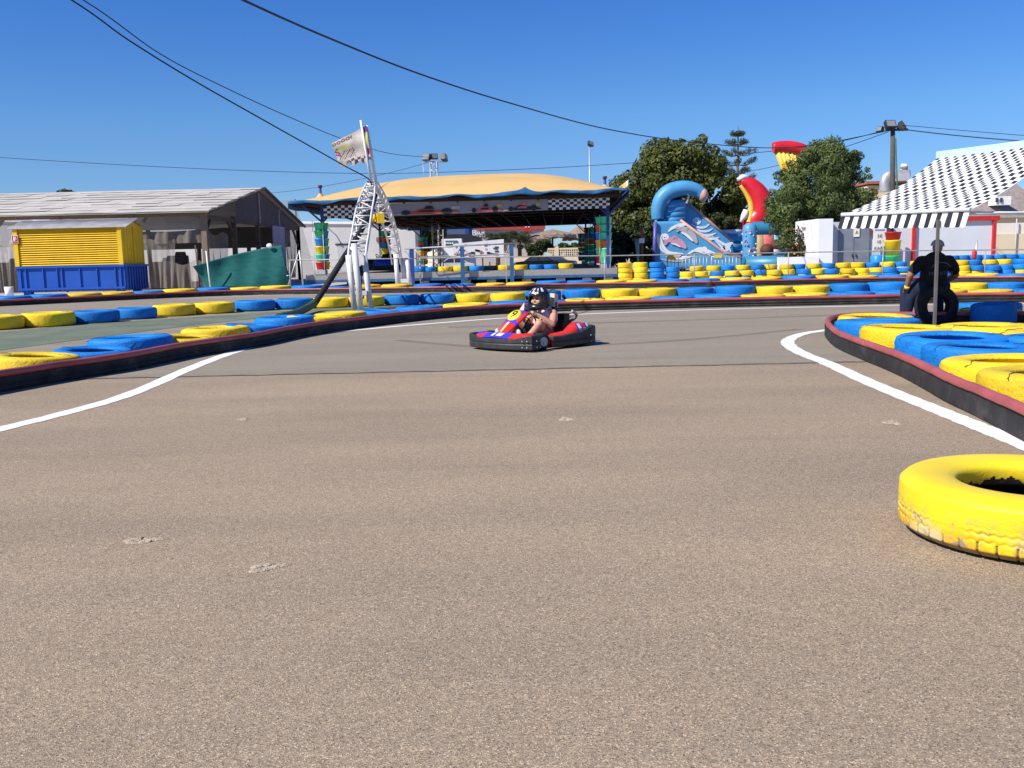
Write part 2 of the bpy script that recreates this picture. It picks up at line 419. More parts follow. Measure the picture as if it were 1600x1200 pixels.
# ================================================================ tyres
def paint_mat(name, col, fade, dark):
    """thick gloss-worn paint on rubber: scuffs, faded patches and grime along the lowest edge"""
    m = bpy.data.materials.new(name); m.use_nodes = True
    n = m.node_tree.nodes; l = m.node_tree.links; b = n['Principled BSDF']
    b.inputs['Roughness'].default_value = 0.58; b.inputs['Specular IOR Level'].default_value = 0.25
    tc = n.new('ShaderNodeTexCoord'); oi = n.new('ShaderNodeObjectInfo')
    ad = n.new('ShaderNodeVectorMath'); ad.operation = 'ADD'
    l.new(tc.outputs['Object'], ad.inputs[0])
    sc = n.new('ShaderNodeVectorMath'); sc.operation = 'SCALE'; sc.inputs['Scale'].default_value = 40
    cx = n.new('ShaderNodeCombineXYZ'); l.new(oi.outputs['Random'], cx.inputs[0]); l.new(oi.outputs['Random'], cx.inputs[1])
    l.new(cx.outputs[0], sc.inputs[0]); l.new(sc.outputs[0], ad.inputs[1])
    v = ad.outputs[0]
    n1 = n.new('ShaderNodeTexNoise'); n1.inputs['Scale'].default_value = 3.0; n1.inputs['Detail'].default_value = 8; n1.inputs['Roughness'].default_value = 0.65; l.new(v, n1.inputs['Vector'])
    r1 = n.new('ShaderNodeValToRGB'); r1.color_ramp.elements[0].position = 0.35; r1.color_ramp.elements[0].color = (*col, 1)
    r1.color_ramp.elements[1].position = 0.8; r1.color_ramp.elements[1].color = (*fade, 1); l.new(n1.outputs['Fac'], r1.inputs[0])
    n2 = n.new('ShaderNodeTexNoise'); n2.inputs['Scale'].default_value = 9; n2.inputs['Detail'].default_value = 10; n2.inputs['Roughness'].default_value = 0.75; l.new(v, n2.inputs['Vector'])
    r2 = n.new('ShaderNodeValToRGB'); r2.color_ramp.elements[0].position = 0.53; r2.color_ramp.elements[0].color = (0, 0, 0, 1); r2.color_ramp.elements[1].position = 0.70; r2.color_ramp.elements[1].color = (0.75, 0.75, 0.75, 1)
    l.new(n2.outputs['Fac'], r2.inputs[0])
    mx = n.new('ShaderNodeMixRGB'); mx.inputs[2].default_value = (*dark, 1); l.new(r2.outputs[0], mx.inputs[0]); l.new(r1.outputs[0], mx.inputs[1])
    hs = n.new('ShaderNodeHueSaturation'); mr = n.new('ShaderNodeMapRange'); mr.inputs['To Min'].default_value = 0.8; mr.inputs['To Max'].default_value = 1.08
    l.new(oi.outputs['Random'], mr.inputs['Value']); l.new(mr.outputs[0], hs.inputs['Value']); l.new(mx.outputs[0], hs.inputs['Color'])
    l.new(hs.outputs[0], b.inputs['Base Color'])
    n3 = n.new('ShaderNodeTexNoise'); n3.inputs['Scale'].default_value = 35; n3.inputs['Detail'].default_value = 6; l.new(v, n3.inputs['Vector'])
    bp = n.new('ShaderNodeBump'); bp.inputs['Strength'].default_value = 0.6; bp.inputs['Distance'].default_value = 0.02
    l.new(n3.outputs['Fac'], bp.inputs['Height']); l.new(bp.outputs[0], b.inputs['Normal'])
    return m
M_TY = paint_mat('yellow_tyre_paint', (0.80, 0.56, 0.012), (0.84, 0.60, 0.05), (0.42, 0.28, 0.03))
M_TB = paint_mat('blue_tyre_paint', (0.010, 0.185, 0.58), (0.016, 0.24, 0.66), (0.012, 0.075, 0.26))
M_RUB = mat('bare_black_rubber', (0.016, 0.016, 0.018), 0.75, 0.3, 8, 0.4, 30, spec=0.3)
M_TIE = mat('dark_tie_cord', (0.06, 0.045, 0.03), 0.9)

def tyre_mesh(name, R, r, W, paint, n=64, ties=True, seed=0, treadcut=0.026):
    rnd = random.Random(seed)
    h = W / 2
    # closed cross-section: (radius, z, tread?)
    prof = [(r, -h * 0.72), (r + 0.02 * R, -h * 0.86), (r + 0.16 * R, -h * 0.97), (R * 0.80, -h), (R * 0.91, -h * 0.93), (R * 0.965, -h * 0.80),
            (R * 0.985, -h * 0.62), (R, -h * 0.30), (R, 0), (R, h * 0.30), (R * 0.985, h * 0.62), (R * 0.965, h * 0.80), (R * 0.91, h * 0.93), (R * 0.80, h),
            (r + 0.16 * R, h * 0.97), (r + 0.02 * R, h * 0.86), (r, h * 0.72)]
    inner = [(r + 0.02 * R, h * 0.62), (R * 0.80, h * 0.72), (R * 0.92, h * 0.3), (R * 0.92, -h * 0.3), (R * 0.80, -h * 0.72), (r + 0.02 * R, -h * 0.62)]
    b = MB(); m = len(prof) + len(inner); vs = []
    wob = [1 + 0.010 * math.sin(3 * a + rnd.random()) for a in [2 * PI * k / n for k in range(n)]]
    for k in range(n):
        a = 2 * PI * k / n
        for i, (q, z) in enumerate(prof + inner):
            qq = q * (wob[k] if i < len(prof) else 1)
            if i in (6, 7, 9, 10) and (k % 2 == (0 if i in (6, 10) else 1)): qq -= treadcut * R
            if i == 8: qq -= treadcut * 0.6 * R
            vs.append((qq * math.cos(a), qq * math.sin(a), z + h))
    fs = []; mi = []
    for k in range(n):
        k2 = (k + 1) % n
        for i in range(m):
            j = (i + 1) % m
            fs.append((k * m + i, k2 * m + i, k2 * m + j, k * m + j)); mi.append(0)
    b.add(vs, fs, True); b.mi = mi
    if ties:                                   # cords lashing neighbouring tyres together, across the top sidewall
        b.k = 2
        for a0 in (0.10, PI + 0.15):
            pts = []
            for t in range(9):
                q = r + (R * 0.99 - r) * t / 8; a = a0 + 0.05 * math.sin(t * 1.7 + seed) + rnd.uniform(-0.03, 0.03)
                zz = 2 * h + 0.006 if q < R * 0.84 else 2 * h + 0.006 - (q - R * 0.84) / (R * 0.15) * h * 0.28
                pts.append((q * math.cos(a), q * math.sin(a), zz))
            b.tube(pts, 0.0042 * R / 0.6, 5)
    o = b.build(name, [paint, M_RUB, M_TIE])
    me = o.data; bpy.data.objects.remove(o)
    return me
BIG = {c: [tyre_mesh('big_tyre', 0.60, 0.33, 0.31, p, 64, True, s) for s in range(3)] for c, p in (('yellow', M_TY), ('blue', M_TB))}
SML = {c: [tyre_mesh('car_tyre', 0.345, 0.20, 0.215, p, 40, False, s, 0.01) for s in range(2)] for c, p in (('yellow', M_TY), ('blue', M_TB))}
TR = random.Random(11)
def tyre(c, x, y, z, label, group, small=False, scale=1.0, rz=None, tilt=(0, 0), name=None, zs=1.0):
    me = TR.choice((SML if small else BIG)[c])
    o = bpy.data.objects.new(name or ('car_tyre' if small else 'big_tyre'), me); COL.objects.link(o)
    o.location = (x, y, z)
    o.rotation_euler = (tilt[0], tilt[1], TR.uniform(-0.5, 0.5) if rz is None else rz)
    s = scale * TR.uniform(0.985, 1.02)
    o.scale = (s, s, s * zs * TR.uniform(0.97, 1.04))
    return tag(o, label, 'tyre', group)

# ---- rails: red pipe laid on a black rubber skirt
M_PIPE = mat('sunfaded_red_pipe', (0.38, 0.085, 0.080), 0.45, 0.22, 2.2, dirt=(0.22, 0.07, 0.06), dirt_amt=0.5)
M_SKIRT = mat('black_conveyor_rubber', (0.028, 0.027, 0.027), 0.7, 0.3, 4, 0.3, 15, dirt=(0.12, 0.105, 0.09), dirt_amt=0.6, spec=0.25)
def rail(name, ground_pts, label, side, hgt=0.16, pr=0.042):
    ctr = smooth_path(ground_pts, 10); n = len(ctr)
    o = ctr[n // 2]; root = thing(name, label, 'track barrier', (o.x, o.y, 0))
    off = (o.x, o.y, 0)
    nor = []
    for i in range(n):
        t = ctr[min(i + 1, n - 1)] - ctr[max(i - 1, 0)]; t.z = 0; t.normalize(); nor.append(Vector((-t.y, t.x, 0)) * side)
    b = MB(off)
    prof = [(0.0, 0.008), (0.012, 0.04), (-0.004, 0.065), (0.014, 0.10), (-0.002, 0.125), (0.008, hgt), (-0.075, hgt), (-0.075, 0.008)]
    vs = []
    for i, p in enumerate(ctr):
        for d, z in prof: q = p + nor[i] * d; vs.append((q.x, q.y, z))
    m = len(prof); fs = []
    for i in range(n - 1):
        for k in range(m):
            k2 = (k + 1) % m; fs.append((i * m + k, i * m + k2, (i + 1) * m + k2, (i + 1) * m + k))
    fs += [tuple(range(m)), tuple((n - 1) * m + k for k in reversed(range(m)))]
    b.add(vs, fs, False); b.build('rubber_skirt', M_SKIRT, root)
    b = MB(off); top = []; rr = []
    for i, p in enumerate(ctr):
        q = p - nor[i] * 0.03
        top.append((q.x, q.y, hgt + pr * 0.9 + 0.0015 * math.sin(i * 0.7)))
        rr.append(pr * (1.07 if i % 9 == 0 else 1.0))
    b.tube(top, rr, 12); b.build('top_pipe', M_PIPE, root)
    return ctr, nor
NEAR_PX = [(-210, 658), (-100, 634), (0, 614), (100, 596), (200, 580), (300, 559), (400, 543), (480, 526), (580, 511), (680, 499), (780, 491.5), (875, 487), (980, 484), (1100, 481), (1300, 477), (1490, 473), (1600, 472), (1720, 470)]
FAR_PX = [(-120, 484), (0, 479), (200, 469), (380, 461.5), (560, 458.5), (800, 455), (860, 452), (1100, 448.5), (1300, 444), (1440, 441.5), (1600, 441), (1720, 440)]
ISL_PX = [(1700, 508), (1500, 509), (1400, 509), (1340, 510), (1306, 514), (1296, 523), (1312, 542), (1350, 560), (1390, 576), (1425, 592), (1462, 612), (1492, 629), (1537, 650), (1600, 682), (1680, 725), (1760, 775)]
near_c, near_n = rail('near_track_barrier', [G(*p) for p in NEAR_PX], 'long black rubber barrier with red top pipe curving from left foreground to behind the kart', -1)
far_c, far_n = rail('far_track_barrier', [G(*p) for p in FAR_PX], 'farthest black rubber barrier with red top pipe, in front of the ride platform', -1)
isl_c, isl_n = rail('island_barrier', [G(*p) for p in ISL_PX], 'red topped black barrier wrapping round the rounded tip of the right tyre island', 1)

def count_label(counts, c, text):
    k = counts.get(c, 0); counts[c] = k + 1
    return f'{ORD[k]} {c} tyre from the left {text}'

# back row behind the green verge (explicit pixel left/right edges, base line)
ROWA = [('yellow', -44, 36, 517), ('yellow', 35, 117, 512), ('blue', 113, 186, 506), ('blue', 180, 245, 500), ('yellow', 240, 305, 495), ('yellow', 303, 367, 491), ('blue', 366, 431, 487), ('blue', 430, 492, 484),
        ('yellow', 486, 545, 482), ('yellow', 543, 602, 480), ('blue', 600, 656, 477.5), ('blue', 655, 712, 475.5), ('yellow', 711, 765, 474), ('yellow', 765, 822, 473), ('blue', 820, 878, 471), ('blue', 877, 939, 469),
        ('yellow', 938, 998, 468), ('yellow', 997, 1057, 467), ('blue', 1056, 1116, 466), ('blue', 1116, 1181, 465), ('yellow', 1180, 1238, 464), ('yellow', 1237, 1296, 462.5), ('blue', 1294, 1356, 461), ('blue', 1354, 1420, 460),
        ('yellow', 1419, 1482, 459), ('yellow', 1481, 1541, 459), ('blue', 1540, 1600, 458.5)]
cnt = {}
for c, x0, x1, y in ROWA:
    f = G((x0 + x1) / 2, y); rad = (x1 - x0) / 2 * (f.y + 0.55) / FPX * 0.98
    tyre(c, f.x * (f.y + rad) / f.y, f.y + rad, 0.01, count_label(cnt, c, 'in the rear row behind the near barrier'), 'rear row of big tyres behind the near barrier', scale=rad / 0.6, rz=TR.uniform(-0.4, 0.2))
# front row tucked against the near barrier (pixel edges; distance from the barrier itself)
def behind_rail(ctr, nor, px, d, y0):
    """walk along the line of sight over picture column px until the ground point lies d behind the rail"""
    last = None
    for k in range(1200):
        Y = y0 + k * 0.03
        X = P(px, 480, Y).x
        i = min(range(len(ctr)), key=lambda j: (ctr[j].x - X) ** 2 + (ctr[j].y - Y) ** 2)
        v = Vector((X - ctr[i].x, Y - ctr[i].y, 0))
        if -v.dot(nor[i]) >= d: return X, Y
    return X, Y
ROWB = [('yellow', -20, 112, .76), ('blue', 78, 198, .72), ('blue', 136, 265, 1.05), ('yellow', 240, 332, .72), ('yellow', 282, 388, 1.02), ('blue', 345, 440, .72), ('blue', 398, 492, 1.0), ('yellow', 446, 532, .72), ('yellow', 490, 573, .95),
        ('blue', 552, 626, .72), ('blue', 618, 693, .72), ('yellow', 692, 764, .72), ('blue', 763, 831, .72), ('blue', 818, 886, .74), ('yellow', 882, 947, .72), ('yellow', 945, 1018, .72), ('blue', 1017, 1085, .72), ('blue', 1084, 1157, .72),
        ('yellow', 1156, 1226, .72), ('yellow', 1222, 1293, .72), ('blue', 1291, 1365, .72), ('blue', 1360, 1434, .72), ('yellow', 1432, 1508, .72), ('yellow', 1506, 1580, .72), ('blue', 1578, 1650, .72)]
cnt = {}
for c, x0, x1, d in ROWB:
    X, Y = behind_rail(near_c, near_n, (x0 + x1) / 2, d - 0.06, 7.0)
    rad = min((x1 - x0) / 2 * Y / FPX, 0.68)
    tyre(c, X, Y, 0.01, count_label(cnt, c, 'among those pressed against the near barrier'), 'big tyres pressed against the near barrier', scale=rad / 0.6, zs=0.92 if x0 > 560 else 0.98,
         tilt=(TR.uniform(-.02, .02), TR.uniform(-.02, .02)) if x0 > 560 else (TR.uniform(-.03, .03), (0.05 if d < .8 else -0.02)))
# far row
FARSEQ = [('blue', -8), ('blue', 48), ('yellow', 105), ('yellow', 158), ('blue', 209), ('yellow', 257), ('blue', 309), ('yellow', 360), ('yellow', 408), ('blue', 457), ('blue', 508), ('yellow', 548), ('yellow', 597), ('blue', 647), ('blue', 696), ('yellow', 744), ('yellow', 791), ('blue', 838), ('blue', 886), ('yellow', 932), ('yellow', 979), ('blue', 1027), ('blue', 1076),
          ('yellow', 1124), ('yellow', 1173), ('blue', 1221), ('yellow', 1273), ('yellow', 1324), ('blue', 1370), ('blue', 1416), ('blue', 1444), ('yellow', 1483), ('yellow', 1508), ('blue', 1557)]
FARSEQ = [(c, x) for c, x in FARSEQ]
cnt = {}
for i, (c, x0) in enumerate(FARSEQ):
    x1 = FARSEQ[i + 1][1] if i + 1 < len(FARSEQ) else x0 + 50
    if x0 in (1416, 1483): continue
    if x1 - x0 < 30: x1 = x0 + 46
    X, Y = behind_rail(far_c, far_n, (x0 + x1) / 2, 0.72, 30.0)
    rad = min((x1 - x0) / 2 * Y / FPX, 0.7)
    tyre(c, X, Y, 0.01, count_label(cnt, c, 'along the farthest barrier'), 'big tyres along the farthest barrier', scale=rad / 0.6, zs=0.95)

# right island: tyres following the barrier, then a second and third line further in
ISL = [('blue', 1307, 1434, 13.9, 'at the rounded tip of the right island'), ('yellow', 1345, 1492, 12.5, 'behind the tip of the right island barrier'), ('blue', 1404, 1573, 11.0, 'second in from the tip along the right island barrier'),
       ('blue', 1446, 1630, 9.85, 'closer to camera of the two bordering the right island barrier'), ('yellow', 1479, 1690, 8.65, 'large in the middle of the right island edge'), ('yellow', 1540, 1775, 7.65, 'nearest in the right island, cut by the picture edge'),
       ('yellow', 1470, 1618, 12.3, 'second in from the tip row of the right island'), ('yellow', 1560, 1720, 11.7, 'behind blue ones at the right picture edge of the island'), ('blue', 1572, 1745, 10.6, 'beside another blue one at the right edge of the island'),
       ('blue', 1345, 1432, 16.6, 'low behind the island tip, left of the seated man'), ('yellow', 1500, 1590, 16.4, 'flat on the ground just right of the seated man'), ('blue', 1492, 1590, 18.2, 'flat at the back of the island, right of the seated man'), ('yellow', 1310, 1424, 15.3, 'just inside the back curve of the island tip')]
for i, (c, x0, x1, Y, text) in enumerate(ISL):
    rad = min((x1 - x0) / 2 * Y / FPX, 0.66)
    tyre(c, P((x0 + x1) / 2, 520, Y).x, Y, 0.01, f'{c} tyre {text}', 'tyres filling the right island', scale=rad / 0.6, tilt=(TR.uniform(-.03, .03), TR.uniform(-.03, .03)), zs=0.92 if i not in (9, 11, 12) else 0.8)
# dark blue tyre resting tilted on the others in the awning shade, black tyre on edge beyond it
q = P(1552, 505, 15.7)
tyre('blue', q.x, 15.7, 0.01, 'thick dark blue tyre in the awning shade, right of the seated man', 'tyres filling the right island', scale=0.585, tilt=(0.05, -0.04), name='car_tyre', zs=2.1)
MB_BLACK = tyre_mesh('upright_black_tyre', 0.42, 0.22, 0.24, M_RUB, 40, False, 5)
def upright(name, px, zc, Y, label, s=1.0, rz=0.0, me=None):
    o = bpy.data.objects.new(name, me or MB_BLACK); COL.objects.link(o)
    o.scale = (s, s, s); rr = 0.42 * s
    p = P(px, 480, Y)
    o.rotation_euler = (PI / 2, 0, rz)
    o.location = (p.x, Y, zc + rr)
    return tag(o, label, 'tyre', 'tyres filling the right island')
upright('upright_black_tyre', 1618, 0.31, 15.2, 'black tyre standing on edge at the right picture edge', 0.62, 0.35)
# ================================================================ the lone yellow tyre in the foreground
def fore_mat():
    m = bpy.data.materials.new('worn_yellow_tread_paint'); m.use_nodes = True
    n = m.node_tree.nodes; l = m.node_tree.links; b = n['Principled BSDF']
    b.inputs['Roughness'].default_value = 0.45; b.inputs['Specular IOR Level'].default_value = 0.3
    tc = n.new('ShaderNodeTexCoord'); src = tc.outputs['Object']
    sep = n.new('ShaderNodeSeparateXYZ'); l.new(src, sep.inputs[0])
    n1 = n.new('ShaderNodeTexNoise'); n1.inputs['Scale'].default_value = 2.6; n1.inputs['Detail'].default_value = 8; l.new(src, n1.inputs['Vector'])
    r1 = n.new('ShaderNodeValToRGB'); r1.color_ramp.elements[0].position = 0.3; r1.color_ramp.elements[0].color = (0.80, 0.57, 0.012, 1); r1.color_ramp.elements[1].position = 0.75; r1.color_ramp.elements[1].color = (0.84, 0.66, 0.03, 1)
    l.new(n1.outputs['Fac'], r1.inputs[0])
    # orange older coat showing on the lower tread
    n2 = n.new('ShaderNodeTexNoise'); n2.inputs['Scale'].default_value = 5.5; n2.inputs['Detail'].default_value = 9; n2.inputs['Roughness'].default_value = 0.7; l.new(src, n2.inputs['Vector'])
    low = n.new('ShaderNodeMapRange'); low.inputs['From Min'].default_value = 0.17; low.inputs['From Max'].default_value = 0.05; l.new(sep.outputs['Z'], low.inputs['Value'])
    def mask(noise, lo, hi, gate, gain=1.0):
        r = n.new('ShaderNodeMapRange'); r.inputs['From Min'].default_value = lo; r.inputs['From Max'].default_value = hi; l.new(noise, r.inputs['Value'])
        g = n.new('ShaderNodeMath'); g.operation = 'MULTIPLY'; l.new(r.outputs[0], g.inputs[0]); l.new(gate, g.inputs[1])
        k = n.new('ShaderNodeMath'); k.operation = 'MULTIPLY'; l.new(g.outputs[0], k.inputs[0]); k.inputs[1].default_value = gain
        return k.outputs[0]
    def mix(fac, a, col):
        x = n.new('ShaderNodeMixRGB'); l.new(fac, x.inputs[0]); l.new(a, x.inputs[1]); x.inputs[2].default_value = (*col, 1); return x.outputs[0]
    c = mix(mask(n2.outputs['Fac'], 0.36, 0.50, low.outputs[0], 0.95), r1.outputs[0], (0.72, 0.38, 0.015))
    n3 = n.new('ShaderNodeTexNoise'); n3.inputs['Scale'].default_value = 3.2; n3.inputs['Detail'].default_value = 10; n3.inputs['Roughness'].default_value = 0.72
    mp = n.new('ShaderNodeMapping'); mp.inputs['Location'].default_value = (3.3, 1.7, 0); l.new(src, mp.inputs[0]); l.new(mp.outputs[0], n3.inputs['Vector'])
    c = mix(mask(n3.outputs['Fac'], 0.47, 0.54, low.outputs[0], 1.0), c, (0.58, 0.50, 0.28))
    n4 = n.new('ShaderNodeTexNoise'); n4.inputs['Scale'].default_value = 11; n4.inputs['Detail'].default_value = 12; n4.inputs['Roughness'].default_value = 0.78; l.new(mp.outputs[0], n4.inputs['Vector'])
    mid = n.new('ShaderNodeMapRange'); mid.inputs['From Min'].default_value = 0.22; mid.inputs['From Max'].default_value = 0.12; l.new(sep.outputs['Z'], mid.inputs['Value'])
    c = mix(mask(n4.outputs['Fac'], 0.50, 0.60, mid.outputs[0], 0.85), c, (0.20, 0.20, 0.19))
    # dirt caught in the grooves (vertex colour is not used: the groove depth itself is read from the radius)
    ln = n.new('ShaderNodeVectorMath'); ln.operation = 'LENGTH'; xy = n.new('ShaderNodeCombineXYZ'); l.new(sep.outputs['X'], xy.inputs[0]); l.new(sep.outputs['Y'], xy.inputs[1]); l.new(xy.outputs[0], ln.inputs[0])
    gr = n.new('ShaderNodeMapRange'); gr.inputs['From Min'].default_value = 0.5945; gr.inputs['From Max'].default_value = 0.589; l.new(ln.outputs['Value'], gr.inputs['Value'])
    gz = n.new('ShaderNodeMapRange'); gz.inputs['From Min'].default_value = 0.23; gz.inputs['From Max'].default_value = 0.20; l.new(sep.outputs['Z'], gz.inputs['Value'])
    gm = n.new('ShaderNodeMath'); gm.operation = 'MULTIPLY'; l.new(gr.outputs[0], gm.inputs[0]); l.new(gz.outputs[0], gm.inputs[1])
    c = mix(mask(gm.outputs[0], 0.0, 1.0, mid.outputs[0], 0.85), c, (0.20, 0.15, 0.06))
    l.new(c, b.inputs['Base Color'])
    n5 = n.new('ShaderNodeTexNoise'); n5.inputs['Scale'].default_value = 60; n5.inputs['Detail'].default_value = 6; l.new(src, n5.inputs['Vector'])
    bp = n.new('ShaderNodeBump'); bp.inputs['Strength'].default_value = 0.25; bp.inputs['Distance'].default_value = 0.01; l.new(n5.outputs['Fac'], bp.inputs['Height']); l.new(bp.outputs[0], b.inputs['Normal'])
    return m
def fore_tyre():
    R, r, h = 0.60, 0.335, 0.155
    n = 720; prof = []
    # bead -> upper sidewall -> tread (fine rings) -> lower sidewall -> bead
    NB = 10
    up = [(r + .03 * (1 - t / NB) ** 2, 0.05 + 0.62 * t / NB) for t in range(NB)] + [(r, 0.72), (r + 0.012, 0.84), (r + 0.05, 0.93), (0.43, 0.985), (0.48, 1.0), (0.525, 0.975), (0.556, 0.91), (0.575, 0.83), (0.587, 0.74)]
    prof += [(q, z * h, 0) for q, z in up]
    K = 36
    prof += [(R - 0.010 * abs(t) ** 2.5, t * h, 1) for t in [0.68 - 1.36 * k / K for k in range(K + 1)]]
    prof += [(q, -z * h, 2) for q, z in reversed(up[NB + 3:])] + [(r, -0.72 * h, 0)]
    inner = [(r + 0.015, -0.6 * h), (0.48, -0.72 * h), (0.555, -0.3 * h), (0.555, 0.3 * h), (0.48, 0.72 * h), (r + 0.015, 0.6 * h)]
    m = len(prof) + len(inner); vs = []
    rnd = random.Random(3)
    for k in range(n):
        a = 2 * PI * k / n
        fade = min(1, max(.10, .42 + .38 * math.sin(a * 5 + 1.2) + .3 * math.sin(a * 13)))
        tri = abs(((k / 4.5) % 2) - 1) * 2 - 1            # zigzag round the tread, 80 teeth
        for i, p in enumerate(prof):
            q, z, tr = p
            if tr == 1:
                for z0, dep in ((-0.060, 0.010), (-0.022, 0.012), (0.008, 0.005)):
                    d = abs(z - (z0 + 0.006 * tri))
                    if d < 0.008: q -= dep * (fade if z0 < 0 else fade * .5) * (1 - (d / 0.008) ** 2)
                if z < -0.066 and (k % 16) < 2: q -= 0.02 * max(.4, fade)
            if tr == 2 and q > 0.52 and (k % 16) < 2: q -= 0.018
            vs.append((q * math.cos(a), q * math.sin(a), z + h))
        for q, z in inner: vs.append((q * math.cos(a), q * math.sin(a), z + h))
    fs = []; mi = []
    for k in range(n):
        k2 = (k + 1) % n
        rag = 3.6 + 1.5 * math.sin(k * 0.06) + 1.1 * math.sin(k * 0.171 + 1) + .7 * math.sin(k * .43 + 2) + rnd.uniform(-.4, .4)
        for i in range(m):
            j = (i + 1) % m
            fs.append((k * m + i, k * m + j, k2 * m + j, k2 * m + i)); mi.append(1 if (i >= len(prof) - 1 or i < rag - .5) else 0)
    b = MB(); b.add(vs, fs, True); b.mi = mi
    return b.build('foreground_tyre', [fore_mat(), M_RUB])
ft = fore_tyre()
_f = G(1590, 834)
ft.location = (P(1611, 834, _f.y).x, _f.y, 0.004); ft.rotation_euler = (0, 0, 0.35)
ft.scale = (0.945, 0.945, 0.86)
tag(ft, 'lone yellow painted tyre with worn tread lying on the bare asphalt in the foreground', 'tyre')
# ================================================================ go-kart and its young driver (local: +Y forward, X to the kart's right)
def skin_body(name, parts, m, parent, voxel, smooth=6):
    """one continuous body: overlapping tapered limbs fused by a voxel remesh"""
    b = MB(); b.smooth = True
    for p in parts:
        if p[0] == 'limb': b.tube(p[1], p[2], 14)
        else:
            b.ball(p[1], 1.0, 9, p[2], Euler(p[3]).to_matrix() if len(p) > 3 else None)
    o = b.build(name, m, parent)
    for pt in (p for p in parts if p[0] == 'limb'): pass
    r = o.modifiers.new('remesh', 'REMESH'); r.mode = 'VOXEL'; r.voxel_size = voxel; r.use_smooth_shade = True
    s = o.modifiers.new('smooth', 'SMOOTH'); s.factor = 0.5; s.iterations = smooth
    return o
def limb(pts, rs):
    """limb with rounded ends for the fusing"""
    return [('limb', pts, rs)] + [('ball', p, (r, r, r)) for p, r in zip(pts, rs)]
KROT = math.radians(137)
_c = G(826, 551.5)
KC = Vector((_c.x, _c.y, 0)) - Matrix.Rotation(KROT, 3, 'Z') @ Vector((-0.55, 0.72, 0))
kart = thing('go_kart', 'red and blue rental go-kart with black bumper and yellow number plate', 'go-kart', (KC.x, KC.y, 0.004), KROT)
M_KBLK = mat('scuffed_black_bumper_plastic', (0.030, 0.030, 0.032), 0.55, 0.25, 9, 0.2, 40, dirt=(0.10, 0.095, 0.09), dirt_amt=0.5)
M_KRED = mat('glossy_red_fairing', (0.62, 0.030, 0.020), 0.3, 0.10, 5, dirt=(0.30, 0.03, 0.03), dirt_amt=0.3)
M_KBLU = mat('blue_sticker_vinyl', (0.055, 0.045, 0.50), 0.35, 0.08, 5)
M_KWHT = mat('white_sticker_vinyl', (0.80, 0.78, 0.80), 0.4, 0.05, 5)
M_KYEL = mat('yellow_number_plate', (0.86, 0.68, 0.03), 0.4, 0.05, 5)
M_STEEL = mat('dull_steel_tube', (0.45, 0.45, 0.46), 0.4, 0.15, 6, metal=0.7)
M_DKST = mat('oily_dark_steel', (0.05, 0.048, 0.045), 0.5, 0.3, 9, metal=0.4)
M_CREAM = mat('cream_plastic_tank', (0.62, 0.58, 0.42), 0.5, 0.08, 5)
M_GREY = mat('grey_plastic', (0.45, 0.46, 0.48), 0.5, 0.1, 5)
# perimeter bumper
def bumper_outline():
    pts = []
    def add(x, y): pts.append(Vector((x, y, 0)))
    for t in range(13):                                  # front bow
        u = -1 + 2 * t / 12; add(0.56 * u, 0.80 + 0.13 * (1 - u * u))
    for x, y in ((0.585, 0.72), (0.575, 0.45), (0.60, 0.2), (0.62, -0.35), (0.63, -0.62), (0.60, -0.74)): add(x, y)
    for t in range(9):
        u = 1 - 2 * t / 8; add(0.52 * u, -0.82 - 0.03 * (1 - u * u))
    for x, y in ((-0.60, -0.74), (-0.63, -0.62), (-0.62, -0.35), (-0.60, 0.2), (-0.575, 0.45), (-0.585, 0.72)): add(x, y)
    return pts
def bumper_bar(name, pts, ztop):
    b = MB(); vs = []; n = len(pts)
    for i, p in enumerate(pts):
        t = (pts[min(i + 1, n - 1)] - pts[max(i - 1, 0)]).normalized(); o = Vector((-t.y, t.x, 0))
        if o.dot(Vector((p.x, p.y, 0))) < 0: o = -o
        zt = ztop(p)
        for d, z in ((0.0, 0.03), (0.02, 0.045), (0.022, 0.10), (0.012, 0.115), (0.022, 0.13), (0.02, zt - .015), (0.0, zt), (-0.05, zt - .005), (-0.05, 0.035)):
            q = p + o * d; vs.append((q.x, q.y, z))
    m = 9; fs = [(i * m + k, i * m + (k + 1) % m, (i + 1) * m + (k + 1) % m, (i + 1) * m + k) for i in range(n - 1) for k in range(m)]
    fs += [tuple(range(m)), tuple((n - 1) * m + k for k in reversed(range(m)))]
    b.add(vs, fs, False)
    return b.build(name, M_KBLK, kart)
front_pts = [Vector((-.60, .60, 0)), Vector((-.605, .70, 0)), Vector((-.59, .79, 0))] + [Vector((0.56 * (-1 + 2 * t / 12), 0.80 + 0.13 * (1 - (-1 + 2 * t / 12) ** 2), 0)) for t in range(13)] + [Vector((.59, .79, 0)), Vector((.605, .70, 0)), Vector((.60, .60, 0))]
bump = bumper_bar('front_bumper', front_pts, lambda p: 0.185 + 0.05 * max(0, abs(p.x) / .6 - .55) / .45)
rear_pts = [Vector(q + (0,)) for q in ((.46, .27), (.575, .25), (.60, .1), (.62, -.35), (.63, -.62), (.60, -.76))] + [Vector((0.52 * (1 - 2 * t / 8), -0.84 - 0.03 * (1 - (1 - 2 * t / 8) ** 2), 0)) for t in range(9)] + [Vector(q + (0,)) for q in ((-.60, -.76), (-.63, -.62), (-.62, -.35), (-.60, .1), (-.575, .25), (-.46, .27))]
bumper_bar('rear_bumper', rear_pts, lambda p: 0.19 + (0.10 if p.y < -.58 else 0.05 * max(0, (.1 - p.y) / .7)))
b = MB()
